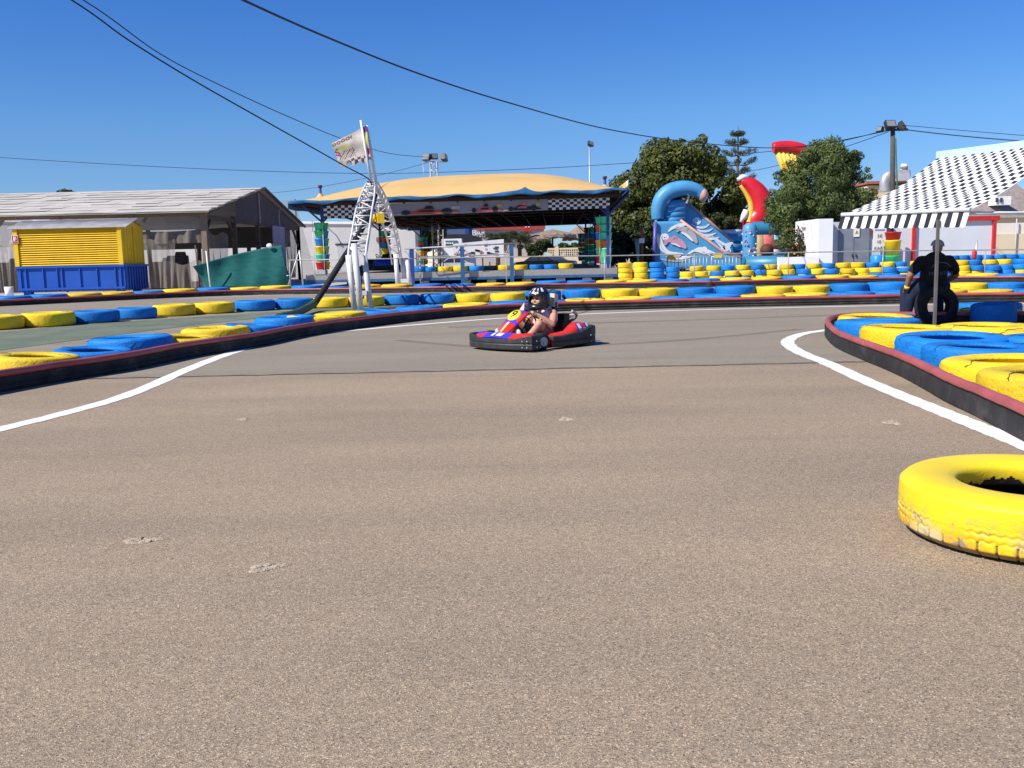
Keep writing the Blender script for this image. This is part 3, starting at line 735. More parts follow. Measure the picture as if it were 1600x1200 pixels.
for x, y, nx in ((-0.606, 0.62, -1), (-0.606, 0.70, -1), (-0.648, -0.58, -1), (-0.648, -0.68, -1), (-0.50, 0.855, 0), (-0.56, 0.82, 0)):
    for z in (0.07, 0.155): b.ball((x - (0.02 if nx else 0), y + (0 if nx else 0.028), z), 0.011, 4)
b.build('bolt', M_STEEL, bump)['kind'] = 'stuff'
# floor tray and frame rails
b = MB(); b.box((0, 0.22, 0.045), (0.62, 1.05, 0.012))
b.k = 1
for x in (-0.33, 0.33): b.tube([(x, 0.80, 0.06), (x, 0.2, 0.06), (x * 0.9, -0.75, 0.06)], 0.016, 8)
b.tube([(-0.5, 0.45, 0.10), (0.5, 0.45, 0.10)], 0.016, 8); b.tube([(-0.55, -0.52, 0.13), (0.55, -0.52, 0.13)], 0.018, 8)
b.build('chassis', [M_DKST, M_STEEL], kart)
# wheels
def kart_wheel(x, y, r, wd, steer=0.0):
    e = MB(); prof = [(r * 0.55, -wd / 2), (r * 0.9, -wd / 2), (r, -wd * 0.33), (r, wd * 0.33), (r * 0.9, wd / 2), (r * 0.55, wd / 2)]
    rot = Matrix.Rotation(steer, 3, 'Z') @ Matrix.Rotation(PI / 2, 3, 'Y')
    e.lathe(prof, 24, (x, y, r), rot); wv = e.build('wheel', M_RUB, kart)
    e = MB(); e.lathe([(0.0, -wd * 0.3), (r * 0.3, -wd * 0.38), (r * 0.56, -wd * 0.52), (r * 0.56, wd * 0.52), (r * 0.3, wd * 0.38), (0, wd * 0.3)], 16, (x, y, r), rot)
    e.build('rim', M_STEEL, wv)
for x in (-0.49, 0.49): kart_wheel(x, 0.43, 0.125, 0.14, -0.22)
for x in (-0.48, 0.48): kart_wheel(x, -0.52, 0.135, 0.17)
# side pods with rear wheel covers
for s in (-1, 1):
    b = MB()
    sec = [(0.30, (.42, .055, .17)), (0.12, (.40, .05, .215)), (-0.20, (.39, .05, .235)), (-0.36, (.36, .05, .30)), (-0.48, (.35, .05, .345)), (-0.62, (.37, .05, .34)), (-0.72, (.42, .06, .27))]
    vs = []
    for y, (xi, z0, z1) in sec:
        vs += [(s * xi, y, z0), (s * xi, y, z1 - .03), (s * (xi + .03), y, z1), (s * .54, y, z1 - .015), (s * .585, y, z1 - .07), (s * .59, y, z0)]
    k = 6; fs = [(i * k + j, i * k + j + 1, (i + 1) * k + j + 1, (i + 1) * k + j) for i in range(len(sec) - 1) for j in range(k - 1)]
    fs += [tuple(range(k)), tuple((len(sec) - 1) * k + j for j in reversed(range(k)))]
    b.add(vs, fs, True); pod = b.build('side_pod', M_KRED, kart)
    b = MB(); b.k = 0
    def podpt(y, u, z): return (s * (0.594 + 0.0), y, z)
    b.grid(lambda u, v: (s * (0.593 - 0.055 * max(0, v - .45) / .55 * 1.0), -0.34 - 0.30 * u, 0.205 + 0.125 * v), 8, 4, False, lambda i, j: 1 if (i in (1, 2) and j in (1, 2, 3)) or (i in (4, 5) and j in (1, 2)) or i == 7 else 0)
    for q in range(len(b.v)): pass
    b.build('sticker', [M_KBLU, M_KWHT], pod)
# nose skirt behind the bumper: blue with white marks, red ends
b = MB()
b.grid(lambda u, v: (-0.50 + 1.0 * u, 0.84 + 0.10 * (1 - (2 * u - 1) ** 2) - 0.24 * v, 0.20 + 0.06 * math.sin(v * 1.9) - 0.02 * abs(2 * u - 1)), 20, 5, True, lambda i, j: 1 if i < 5 or i > 14 else (2 if (j in (1, 2) and i in (8, 9, 11)) else 0))
b.build('nose_skirt', [M_KBLU, M_KRED, M_KWHT], kart)
for s in (-1, 1):
    b = MB(); b.ball((s * 0.42, 0.66, 0.185), 0.13, 8, (1.0, 1.1, 0.55)); b.build('front_wheel_fender', M_KRED if s < 0 else M_KBLU, kart)
# steering fairing rising from the nose to the wheel, with the number plate
def fair(u, v):
    wv = 0.055 + 0.105 * math.sin(min(1, v * 1.15) * PI / 2) * (1 if v < 0.8 else 1 - (v - .8) * 1.3)
    x = (2 * u - 1) * wv
    y = 0.80 - 0.56 * v; z = 0.215 + 0.36 * v ** 0.92 - 0.05 * (2 * u - 1) ** 2 - (0.05 * max(0, v - 0.85) / 0.15)
    return (x, y, z)
b = MB()
b.grid(fair, 12, 24, True, lambda i, j: (2 if 10 > j > 1 and i in (5, 6) else (1 if (i in (2, 3, 8, 9) and j > 11) or (j in (10, 11)) else 0)))
fairing = b.build('steering_fairing', [M_KRED, M_KBLU, mat('cream_stripe_vinyl', (0.80, 0.60, 0.25), 0.4, 0.05)], kart)
so = fairing.modifiers.new('thick', 'SOLIDIFY'); so.thickness = 0.025; so.offset = -1
fn = (Vector(fair(.5, .75)) - Vector(fair(.5, .55))); tilt = math.atan2(fn.z, -fn.y)
pc = Vector(fair(0.5, 0.66)); rotp = Matrix.Rotation(-tilt, 3, 'X')
nrm = Vector((0, math.sin(tilt), math.cos(tilt)))
b = MB(); b.lathe([(0.0, 0.012), (0.098, 0.012), (0.106, -0.03)], 28, pc + nrm * 0.030, Matrix.Rotation(-tilt, 3, 'X') @ Matrix.Diagonal((1, 1.2, 1))); 
plate = b.build('number_plate', M_KYEL, fairing)
text_mesh('race_number', '9', 0.21, mat('black_number_vinyl', (0.02, 0.02, 0.02), 0.5), plate, pc + nrm * 0.046, (tilt, 0, PI), 0.002)
b = MB(); b.add([(-.045, .27, .55), (.045, .27, .55), (.0, .20, .66), (0, .16, .55)], [(0, 1, 2), (1, 3, 2), (3, 0, 2), (0, 3, 1)], False); b.build('wind_deflector', M_GREY, fairing)
# steering wheel, column, seat, engine
b = MB(); SWC = Vector((0, 0.10, 0.415)); swr = Matrix.Rotation(math.radians(58), 3, 'X')
b.tube([SWC + swr @ Vector((0.125 * math.cos(a), 0.125 * math.sin(a), 0)) for a in [2 * PI * k / 28 for k in range(28)]], 0.014, 8, closed=True)
for a in (0.5, PI - 0.5, 1.5 * PI): b.tube([SWC, SWC + swr @ Vector((0.12 * math.cos(a), 0.12 * math.sin(a), 0))], 0.008, 6)
b.tube([SWC, (0, 0.40, 0.12)], 0.012, 6); b.build('steering_wheel', M_DKST, kart)
b = MB()
b.grid(lambda u, v: ((2 * u - 1) * 0.19, 0.10 - 0.36 * min(1, v * 1.8) - 0.20 * max(0, v - .55), 0.075 + 0.09 * (2 * u - 1) ** 2 + 0.62 * max(0, v - .45) ** 1.2 + 0.07 * abs(2 * u - 1) ** 3), 12, 16)
seat = b.build('seat', mat('black_moulded_seat', (0.03, 0.03, 0.03), 0.5), kart); so = seat.modifiers.new('thick', 'SOLIDIFY'); so.thickness = 0.02
b = MB(); b.box((0.02, -0.44, 0.46), (0.30, 0.06, 0.36), Matrix.Rotation(0.16, 3, 'X'), 0.8); b.build('headrest_shell', mat('dark_green_black_headrest', (0.035, 0.042, 0.038), 0.5), kart)
b = MB(); b.box((0.0, -0.47, 0.66), (0.20, 0.10, 0.20), Matrix.Rotation(0.12, 3, 'X'), 0.9); b.build('cream_headrest_pad', M_CREAM, kart)
b = MB(); b.tube(smooth_path([(-.06, -.50, .68), (-.05, -.52, .78), (.0, -.53, .82), (.08, -.52, .78), (.10, -.5, .66)], 5), 0.012, 6); b.build('roll_hoop', M_DKST, kart)
b = MB(); b.box((-0.02, -0.62, 0.22), (0.34, 0.22, 0.22)); b.box((-0.12, -0.62, 0.38), (0.13, 0.14, 0.16))
for q in range(5): b.box((-0.12, -0.62, 0.33 + q * 0.03), (0.17, 0.18, 0.008))
b.k = 1; b.tube(smooth_path([(-0.05, -0.70, .3), (-.2, -.76, .36), (-.3, -.72, .44), (-.3, -.6, .5)], 5), 0.022, 8); b.tube([(.1, -.62, .25), (.12, -.6, .52)], .03, 8)
b.build('engine', [M_DKST, M_STEEL], kart)
for s in (-1, 1):
    b = MB(); b.tube([(s * .15, .50, .07), (s * .15, .56, .19)], .009, 6); b.box((s * .15, .565, .20), (.07, .012, .05)); b.build('pedal', M_STEEL, kart)

# ---- driver
M_SKIN = mat('fair_skin', (0.52, 0.285, 0.185), 0.5, 0.08, 8, spec=0.3)  # the driver's own even skin tone
M_PINK = mat('pink_white_striped_vest', (0.85, 0.55, 0.58), 0.85, 0.25, 12, 0.2, 60, stretch=(1, 1, 3))
M_SHORT = mat('olive_grey_shorts', (0.16, 0.15, 0.11), 0.9, 0.25, 14, 0.2, 60)
M_HELM = mat('black_helmet_shell', (0.012, 0.012, 0.014), 0.22, 0.2, 5, spec=0.6)
M_SHOE = mat('pale_grey_trainers', (0.58, 0.57, 0.56), 0.7, 0.1, 9)
drv = thing('person', 'child in black helmet and pink sleeveless top driving the go-kart', 'person', (KC.x, KC.y, 0.004), KROT)
HIP, SH, HD = Vector((0, -0.22, 0.18)), Vector((0, -0.29, 0.46)), Vector((0.0, -0.17, 0.645))
parts = limb([HIP, (0, -.25, .31), (0, -.28, .42)], [.13, .13, .125])
parts += limb([(-.115, -.27, .45), (.115, -.27, .45)], [.076, .076]) + limb([(0, -.26, .46), (0, -.20, .56)], [.052, .052])
parts += [('ball', HD, (.098, .118, .130))]
WL, WR = SWC + swr @ Vector((-.118, .03, 0)), SWC + swr @ Vector((.118, .03, 0))
for s, W_ in ((-1, WL), (1, WR)):
    el = Vector((s * .27, -.11, .315))
    wr = W_ + Vector((s * .012, -.05, .012))
    parts += limb([(s * .17, -.27, .455), (s * .225, -.20, .38), el], [.062, .058, .046]) + limb([el, (el + wr) / 2, wr], [.046, .042, .028])
    # palm on the rim, four fingers of unequal length curled round it, thumb from the palm's inner side
    rim = swr @ Vector((0, 1, 0))
    pal = W_ + Vector((s * .004, -.022, .018))
    parts += [('ball', pal, (.022, .032, .026))]
    for f in range(4):
        base = pal + rim * (0.024 - 0.016 * f) + Vector((0, .018, .008)); ln = (.030, .036, .034, .026)[f]
        parts += limb([base, base + Vector((-s * .006, ln * .7, .002)), base + Vector((-s * .012, ln * .95, -.018)), base + Vector((-s * .006, ln * .5, -.034))], [.0085, .008, .0075, .007])
    parts += limb([pal + Vector((-s * .012, -.012, .006)), pal + Vector((-s * .030, .004, .010)), pal + Vector((-s * .036, .020, .002))], [.010, .009, .008])
    kn = Vector((s * .21, .13, .33)); an = Vector((s * .20, .46, .13))
    parts += limb([(s * .10, -.17, .17), (s * .16, .0, .265), kn], [.095, .085, .064]) + limb([kn, (kn + an) / 2 + Vector((0, -.015, -.01)), an], [.056, .052, .034])
    parts += limb([an, an + Vector((s * .01, .09, -.03))], [.034, .03])
# face: brow, nose, lips and chin in the helmet opening
fd = Vector((0, 1, 0))
parts += [('ball', HD + Vector((0, .12, -.005)), (.013, .02, .024)), ('ball', HD + Vector((0, .105, -.052)), (.028, .014, .009)), ('ball', HD + Vector((0, .09, -.095)), (.034, .025, .022))]
parts += [('ball', HD + Vector((sx * .05, .098, -.02)), (.032, .02, .03)) for sx in (-1, 1)]
skin_body('body', parts, M_SKIN, drv, 0.0075, 4)
for sx in (-1, 1):
    b = MB(); b.ball(HD + Vector((sx * .038, .112, .02)), .015, 6, (1.2, .7, .8)); b.build('eye', mat('dark_eye', (0.03, 0.02, 0.015), 0.3), drv)
vest = limb([(0, -.215, .195), (0, -.25, .31), (0, -.278, .42)], [.158, .160, .154]) + limb([(-.10, -.268, .435), (.10, -.268, .435)], [.088, .088])
skin_body('vest', vest, M_PINK, drv, 0.010, 4)
sho = []
for s in (-1, 1): sho += limb([(s * .09, -.19, .17), (s * .13, -.06, .225), (s * .165, .01, .27)], [.112, .102, .095])
sho += limb([(-.07, -.21, .165), (.07, -.21, .165)], [.135, .135])
skin_body('shorts', sho, M_SHORT, drv, 0.011, 4)
# full-face helmet: shell with an opening, chin bar, strap of white marks
b = MB()
def shell(u, v):
    a = 2 * PI * u; t = PI * (0.02 + 0.80 * v); r = .158 + .010 * (1 if v > .6 else 0)
    return Vector((HD.x + r * math.sin(t) * math.sin(a), HD.y + .005 + r * 1.14 * math.sin(t) * math.cos(a), HD.z + .02 + r * 1.08 * math.cos(t)))
nu, nv = 40, 26
vs = [shell(i / nu, j / nv) for j in range(nv + 1) for i in range(nu)]
fs = []; mi_ = []
for j in range(nv):
    for i in range(nu):
        uu = ((i + .5) / nu + .5) % 1 - .5
        if abs(uu) < .17 and 13 <= j < 20: continue                 # the eye port
        fs.append((j * nu + i, j * nu + (i + 1) % nu, (j + 1) * nu + (i + 1) % nu, (j + 1) * nu + i))
        mk = (abs(uu) < .10 and 5 <= j < 11 and (i * 3 + j) % 4 != 0 and abs(abs(uu) - .05) > .015) or (.16 < abs(uu) < .20 and 4 <= j < 9)
        mi_.append(1 if mk else 0)
b.add(vs, fs, True); b.mi = mi_
helm = b.build('helmet', [M_HELM, mat('silver_helmet_graphic', (0.55, 0.56, 0.58), 0.3)], drv)
so = helm.modifiers.new('thick', 'SOLIDIFY'); so.thickness = 0.016; so.offset = -1
b = MB(); b.tube(smooth_path([(HD.x - .138, HD.y + .05, HD.z - .075), (HD.x - .085, HD.y + .145, HD.z - .095), (HD.x, HD.y + .185, HD.z - .10), (HD.x + .085, HD.y + .145, HD.z - .095), (HD.x + .138, HD.y + .05, HD.z - .075)], 5), .046, 12); b.build('chin_bar', M_HELM, helm)
for s in (-1, 1):
    b = MB(); b.ball((s * .20, .575, .19), .052, 8, (.85, .75, 1.9), Matrix.Rotation(-.25, 3, 'X')); b.build('shoe', M_SHOE, drv)
b = MB(); b.tube([(-.155, .04, .395), (-.165, .028, .388)], .032, 12); b.build('wristband', mat('yellow_green_wristband', (0.65, 0.60, 0.10), 0.6), drv)

kart.scale = (1, .90, 1); drv.scale = (1.05, .92, 1.05)
# ================================================================ seated man under the awning
MY = 16.2
mr0 = P(1455, 508, MY); MROOT = Vector((mr0.x, MY, 0.0))
man = thing('person', 'heavy man in black t-shirt and grey cap seated with his back turned, under the awning', 'person', MROOT)
M_DSKIN = mat('tanned_skin', (0.30, 0.155, 0.095), 0.55, 0.1, 8)
M_TEE = mat('black_cotton', (0.008, 0.008, 0.011), 0.9, 0.3, 12, 0.3, 50)
M_JEAN = mat('dark_blue_denim', (0.011, 0.018, 0.045), 0.9, 0.3, 20, 0.3, 80)
M_CAP = mat('grey_cap_cloth', (0.30, 0.31, 0.34), 0.9, 0.15, 20)
hd = Vector((.085, .06, 1.325))
mp = [('ball', hd, (.078, .098, .115))] + limb([(.04, .0, 1.12), (.075, .04, 1.24)], [.075, .066])
mp += [('ball', hd + Vector((.07, .065, -.005)), (.03, .022, .026)), ('ball', hd + Vector((.035, .09, -.06)), (.035, .02, .022)), ('ball', hd + Vector((-.055, .0, -.005)), (.016, .026, .034)), ('ball', hd + Vector((.072, -.01, -.005)), (.014, .026, .034))]
mp += limb([(.03, .11, .72), (.03, .05, .87), (.03, .0, 1.06)], [.20, .20, .19]) + limb([(-.17, .0, 1.08), (.23, .0, 1.08)], [.10, .10])
el = Vector((-.385, .02, .86)); wr = Vector((-.385, .12, .66))
mp += limb([(-.21, .0, 1.09), (-.31, .0, .98), el], [.085, .075, .058]) + limb([el, (el + wr) / 2, wr], [.056, .05, .036])
pal = wr + Vector((.01, .045, -.025)); mp += [('ball', pal, (.038, .05, .028))]
for f in range(4):
    bs = pal + Vector((.028 - .019 * f, .035, .0)); ln = (.062, .07, .066, .05)[f]
    mp += limb([bs, bs + Vector((.004, ln * .55, -.012)), bs + Vector((.006, ln * .85, -.045)), bs + Vector((.004, ln * .8, -.075))], [.0115, .011, .010, .009])
mp += limb([pal + Vector((.03, -.01, 0)), pal + Vector((.055, .015, -.012)), pal + Vector((.065, .04, -.03))], [.013, .012, .010])
er = Vector((.42, .10, .84)); wr2 = Vector((.30, .36, .70))
mp += limb([(.27, .0, 1.09), (.37, .03, .97), er], [.085, .075, .058]) + limb([er, (er + wr2) / 2, wr2], [.056, .05, .036])
mp += [('ball', wr2 + Vector((-.02, .04, -.02)), (.04, .05, .03))]
for f in range(4):
    bs = wr2 + Vector((-.045 + .019 * f, .08, -.015)); ln = (.05, .066, .07, .062)[f]
    mp += limb([bs, bs + Vector((0, ln * .6, -.012)), bs + Vector((0, ln * .8, -.05))], [.0115, .011, .0095])
mp += limb([wr2 + Vector((-.05, .03, -.02)), wr2 + Vector((-.075, .06, -.03))], [.013, .011])
skin_body('body', mp, M_DSKIN, man, 0.011, 4)
tee = limb([(.03, .10, .755), (.03, .035, .88), (.03, -.005, 1.05)], [.215, .222, .212]) + limb([(-.16, .0, 1.075), (.22, .0, 1.075)], [.118, .118])
tee += limb([(-.20, .0, 1.09), (-.29, .0, 1.0), (-.335, .01, .935)], [.105, .098, .082]) + limb([(.26, .0, 1.09), (.35, .03, .99), (.39, .05, .93)], [.105, .098, .082])
skin_body('t_shirt', tee, M_TEE, man, 0.016, 5)
jn = limb([(-.12, .12, .66), (.18, .12, .66)], [.17, .17])
for s, kn, an in ((-1, Vector((-.25, .50, .58)), Vector((-.30, .42, .10))), (1, Vector((.31, .50, .58)), Vector((.33, .42, .10)))):
    jn += limb([(s * .12 + .03, .14, .66), (kn + Vector((s * .12 + .03, .14, .66))) / 2, kn], [.145, .125, .095]) + limb([kn, (kn + an) / 2, an], [.092, .085, .068])
jn += limb([(-.20, .16, .62), (-.29, .22, .42), (-.315, .26, .15)], [.13, .095, .07])          # the near leg folded down beside the tyre
skin_body('jeans', jn, M_JEAN, man, 0.018, 5)
for x, y in ((-.30, .46), (.33, .46), (-.315, .28)):
    b = MB(); b.ball((x, y, .055), .055, 8, (.9, 2.2, 1.0)); b.build('shoe', M_TEE, man)
b = MB(); rc = Matrix.Rotation(-.7, 3, 'Z')
prof = [(.108 * math.cos(a), .11 * math.sin(a)) for a in [PI / 2 * k / 8 for k in range(9)]]
b.lathe(prof + [(0, .112)], 24, hd + Vector((0, 0, .03)), rc @ Matrix.Diagonal((1, 1.12, 1)))
b.grid(lambda u, v: hd + Vector((0, 0, .035)) + rc @ Vector(((2 * u - 1) * .085, .085 + .105 * v * math.sqrt(max(0, 1 - .8 * (2 * u - 1) ** 2)), -.02 * v)), 8, 4)
b.build('cap', M_CAP, man)
M_PRINT = mat('faded_shirt_print', (0.10, 0.10, 0.11), 0.9, 0.2, 30)
text_mesh('shirt_lettering', 'MONITOR', 0.085, M_PRINT, man, (.035, -.222, .89), (PI / 2 + .03, 0, 0), 0.002, scale=(1.05, 1, 1))
b = MB(); b.tube([(.035 + .16 * math.cos(a), -.222 - .005 * math.sin(a), .965 + .11 * math.sin(a)) for a in [PI * k / 14 for k in range(1, 14)]], .010, 5)
b.build('shirt_arch_print', M_PRINT, man)
b = MB(); b.tube([wr + Vector((0, -.012, .024)), wr + Vector((0, .012, -.02))], .047, 14); b.build('yellow_wristband', mat('yellow_wristband_cloth', (0.80, 0.55, 0.06), 0.7), man)
st = upright('upright_black_tyre', 1458, 0.0, MY - 0.02, 'black tyre standing on edge that the man in the cap sits on', 0.86, 0.05)
st.location = (P(1458, 482, MY).x, MY + 0.0, 0.335)

# ================================================================ checkered awning
M_AWW = mat('white_awning_canvas', (0.80, 0.79, 0.76), 0.8, 0.04, 4)
M_AWB = mat('black_awning_canvas', (0.022, 0.024, 0.034), 0.8, 0.1, 4)
P1, P2 = P(1315, 336, 14.8), P(1516, 328, 13.4)
barv = (P2 - P1); bl = barv.length
Q1 = P(1466, 246, 17.4); Q2 = P(1662, 222, 15.3)
aw = thing('awning', 'black and white checkered awning with scalloped stripes reaching out over the right island', 'awning', (P2.x, P2.y, 0))
off = (P2.x, P2.y, 0)
NU, NV = 26, 22
def awf(u, v):
    a = P1.lerp(P2, u); c = Q1.lerp(Q2, u); p = a.lerp(c, v)
    p.z -= 0.10 * math.sin(PI * v) * (0.7 + .3 * math.cos(6 * PI * u)) ; return p
b = MB(off)
acc = [0.0]
for i in range(NU): acc += [(i + .80) / NU, (i + 1) / NU]
NS = 2 * NU
vs = [awf(acc[i], j / NV) for j in range(NV + 1) for i in range(NS + 1)]
fs = [(j * (NS + 1) + i, j * (NS + 1) + i + 1, (j + 1) * (NS + 1) + i + 1, (j + 1) * (NS + 1) + i) for j in range(NV) for i in range(NS)]
b.add(vs, fs, True); b.mi = [1 if i % 2 == 0 and (i // 2 + j) % 2 else 0 for j in range(NV) for i in range(NS)]
cv = b.build('canopy', [M_AWW, M_AWB], aw)
b = MB(off)
for i in range(13):
    for u0, u1, k in ((i / 13, (i + .48) / 13, 1), ((i + .48) / 13, (i + 1) / 13, 0)):
        a, c = awf(u0, 0), awf(u1, 0); d = 0.20 + .03 * u0; sl = barv.normalized() * -0.06 + Vector((0, .02 * math.sin(i * 2.1), 0)); b.k = k
        b.add([a, c, c + Vector((0, 0, -d)) + sl, (a + c) / 2 + Vector((0, 0, -d - .012)) + sl, a + Vector((0, 0, -d)) + sl], [(0, 1, 2, 3, 4)], False)
b.build('valance', [M_AWW, M_AWB], aw)
b = MB(off); b.tube([P1 + Vector((0, 0, .005)), P2 + Vector((0, 0, .005))], .03, 8); b.build('front_bar', M_WHITE, aw)
b = MB(off); b.bar(Q1 + Vector((0, 0, .04)), Q2 + Vector((0, 0, .04)), .12, .12); b.build('casing', mat('pale_blue_casing', (0.45, 0.66, 0.80), 0.45, 0.06), aw)
b = MB(off); b.tube([P2 + (Q2 - P2) * .02 + Vector((0, .12, -.06)), P(1600, 333, 14.2), Q2 + Vector((0, .1, -.35))], .025, 8); b.build('folding_arm', M_WHITE, aw)
b = MB(off); b.tube([P1.lerp(P2, .06) + Vector((0, 0, -.06)), P1.lerp(Q1, .5) + Vector((.1, 0, -.5)), Q1 + Vector((0, 0, -.35))], .022, 8); b.build('folding_arm', M_WHITE, aw)
pb = P1.lerp(P2, .79)
pp = P(1466, 345, pb.y)
b = MB(off); b.bar((pp.x, pp.y, 0.0), (pp.x, pp.y, pp.z + .02), .038); b.build('support_pole', mat('grey_galvanised_pole', (0.13, 0.125, 0.115), 0.6, 0.15, 6), aw)
b = MB(off)
for q in (Q2, Q2.lerp(Q1, -.25)): b.bar((q.x + .25, q.y, 0), (q.x + .25, q.y, q.z + .1), .1)
b.bar(Q1 + Vector((.2, 0, 0.03)), Q2 + Vector((.25, 0, 0.03)), .1)
rear = b.build('rear_frame', mat('grey_painted_frame', (0.42, 0.42, 0.42), 0.5, 0.1), aw)
# ================================================================ yellow and blue kiosk made from a skip container
M_CYEL = mat('yellow_container_paint', (0.78, 0.50, 0.012), 0.5, 0.08, 1.5, dirt=(0.40, 0.24, 0.02), dirt_amt=0.25)
M_CBLU = mat('blue_container_paint', (0.010, 0.085, 0.42), 0.5, 0.12, 1.2, dirt=(0.03, 0.07, 0.22), dirt_amt=0.5)
M_CBLD = mat('dark_blue_rib_paint', (0.008, 0.06, 0.30), 0.5, 0.1, 2)
M_ROOF = mat('grey_corrugated_sheet', (0.40, 0.39, 0.38), 0.6, 0.2, 2, dirt=(0.22, 0.2, 0.18), dirt_amt=0.6)
M_RUSTB = mat('dark_matt_steel', (0.06, 0.055, 0.05), 0.8, 0.3, 4)  # near-black matt steel colour
KY = 45.0
x0, x1 = P(24, 400, KY).x, P(193, 400, KY).x; y1 = KY + 2.75
zb, zm, zt = 0.22, P(190, 413.5, KY).z, P(190, 353, KY).z
ct = thing('container_kiosk', 'kiosk made of a blue steel skip with a yellow shuttered upper half', 'kiosk', ((x0 + x1) / 2, KY, 0))
off = ((x0 + x1) / 2, KY, 0)
b = MB(off); b.span((x0, KY, zb), (x1, y1, zm))
L = x1 - x0
for q in (0.035, .085, .245, .375, .42, .585, .745, .915, .965):
    b.box((x0 + L * q, KY - .03, (zb + zm) / 2), (.05, .07, zm - zb))
for q in range(9): b.box((x1 + .03, KY + .12 + 2.5 * q / 8, (zb + zm) / 2), (.09, .12, zm - zb))
b.box(((x0 + x1) / 2, KY - .03, zb + .12), (L, .09, .10)); b.box(((x0 + x1) / 2, KY - .035, zm - .04), (L + .06, .11, .10)); b.box((x1 + .04, (KY + y1) / 2, zm - .04), (.12, 2.8, .1))
b.build('skip_base', M_CBLU, ct)
b = MB(off)
for qx, qy in ((.07, .25), (.93, .25), (.93, 2.3)):
    b = MB(off); b.box((x0 + L * qx, KY + qy, zb / 2), (.35, .3, zb)); b.build('foot', M_CBLU, ct)
b = MB(off); b.span((x0 + .05, KY + .06, zm), (x1 - .05, y1 - .05, zt))
for xx in (x0 + .09, x1 - .11): b.box((xx, KY + .0, (zm + zt) / 2), (.20, .14, zt - zm))
b.box((x1 - .01, (KY + y1) / 2, (zm + zt) / 2), (.05, .04, zt - zm))
for q in range(7): b.box((x1 - .04, KY + .3 + q * .37, (zm + zt) / 2), (.05, .02, zt - zm - .1))
zr = P(208, 343.5, KY + 1.3).z
b.prism([(x1 - .05, KY + .06, zt), (x1 - .05, y1 - .05, zt), (x1 - .05, (KY + y1) / 2, zr - .03)], (0, 0, 0), (-L + .1, 0, 0))
up = b.build('cabin', M_CYEL, ct)
b = MB(off); ns = 17; hs_ = (zt - .05 - zm) / ns
for q in range(ns):
    z = zm + .02 + hs_ * q
    b.prism([(0, KY + .055, z), (0, KY - .035, z + hs_ * .10), (0, KY + .035, z + hs_ * .84), (0, KY + .055, z + hs_ * .88)], (x0 + .20, 0, 0), (x1 - .22, 0, 0))
b.build('roller_shutter', M_CYEL, ct)
b = MB(off); NW = 110
for side in (0, 1):
    def rf(u, v, side=side):
        x = x0 - .25 + (L + .5) * u; e = 0.55
        y = (KY - .15 + ((y1 - KY) / 2 + .15) * v) if side == 0 else (y1 + .3 - ((y1 - KY) / 2 + .3) * v)
        return (x, y, zt + .02 - .06 * (1 - v) + (zr - zt + .04) * v + .018 * math.sin(u * NW * PI))
    b.grid(rf, NW * 2, 2, True)
ro = b.build('roof', M_ROOF, ct); so = ro.modifiers.new('thick', 'SOLIDIFY'); so.thickness = .02
# fire-hose style sign on the corner
sg = P(23, 374, KY - .1)
sn = thing('safety_sign', 'small red and white safety sign on the left corner of the yellow kiosk', 'sign', (sg.x, KY - .09, sg.z))
b = MB(); b.box((0, 0, 0), (.30, .02, .38)); b.build('panel', M_WHITE, sn)
b = MB(); b.box((0, -.014, .035), (.25, .012, .26)); b.box((0, -.014, -.145), (.25, .012, .05)); b.build('red_field', mat('sign_red', (0.55, 0.02, 0.04), 0.5, 0.05), sn)
b = MB(); b.box((-.02, -.022, .02), (.07, .008, .2)); b.box((.06, -.022, .05), (.025, .008, .15)); b.box((-.02, -.022, .13), (.03, .008, .04)); b.build('pictogram', M_WHITE, sn)
bk = P(14, 452, 44.2)
pb_ = MB((bk.x, 44.2, 0)); pb_.lathe([(0, 0), (.16, 0), (.2, .5), (.185, .5), (.15, .03), (0, .03)], 16, (bk.x, 44.2, 0)); tag(pb_.build('bucket', M_WHITE), 'white bucket standing left of the blue skip base', 'bucket')

# ================================================================ open shade hall with white sheet roof and netting
M_WROOF = mat('white_weathered_roof_sheet', (0.50, 0.465, 0.405), 0.8, 0.16, 0.7, 0.2, 3, dirt=(0.46, 0.41, 0.36), dirt_amt=0.55)
M_WOOD = mat('brown_timber_post', (0.24, 0.17, 0.12), 0.85, 0.25, 3, stretch=(4, 4, .5))
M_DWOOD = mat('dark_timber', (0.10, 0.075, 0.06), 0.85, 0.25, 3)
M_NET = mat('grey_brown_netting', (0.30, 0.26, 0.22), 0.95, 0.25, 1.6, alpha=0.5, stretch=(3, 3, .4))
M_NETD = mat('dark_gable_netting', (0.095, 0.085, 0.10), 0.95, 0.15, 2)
TX = P(322, 400, 52.0).x; TYN, TYF = 52.0, 75.0; TYM = 63.6
ze, zrg = P(318, 328, 52).z, P(402, 293.5, TYM).z
TXL = -34.0
th = thing('shade_hall', 'open timber hall with a white sheet roof and torn brown netting walls', 'hall', (TX, TYN, 0))
off = (TX, TYN, 0)
RF = random.Random(4)
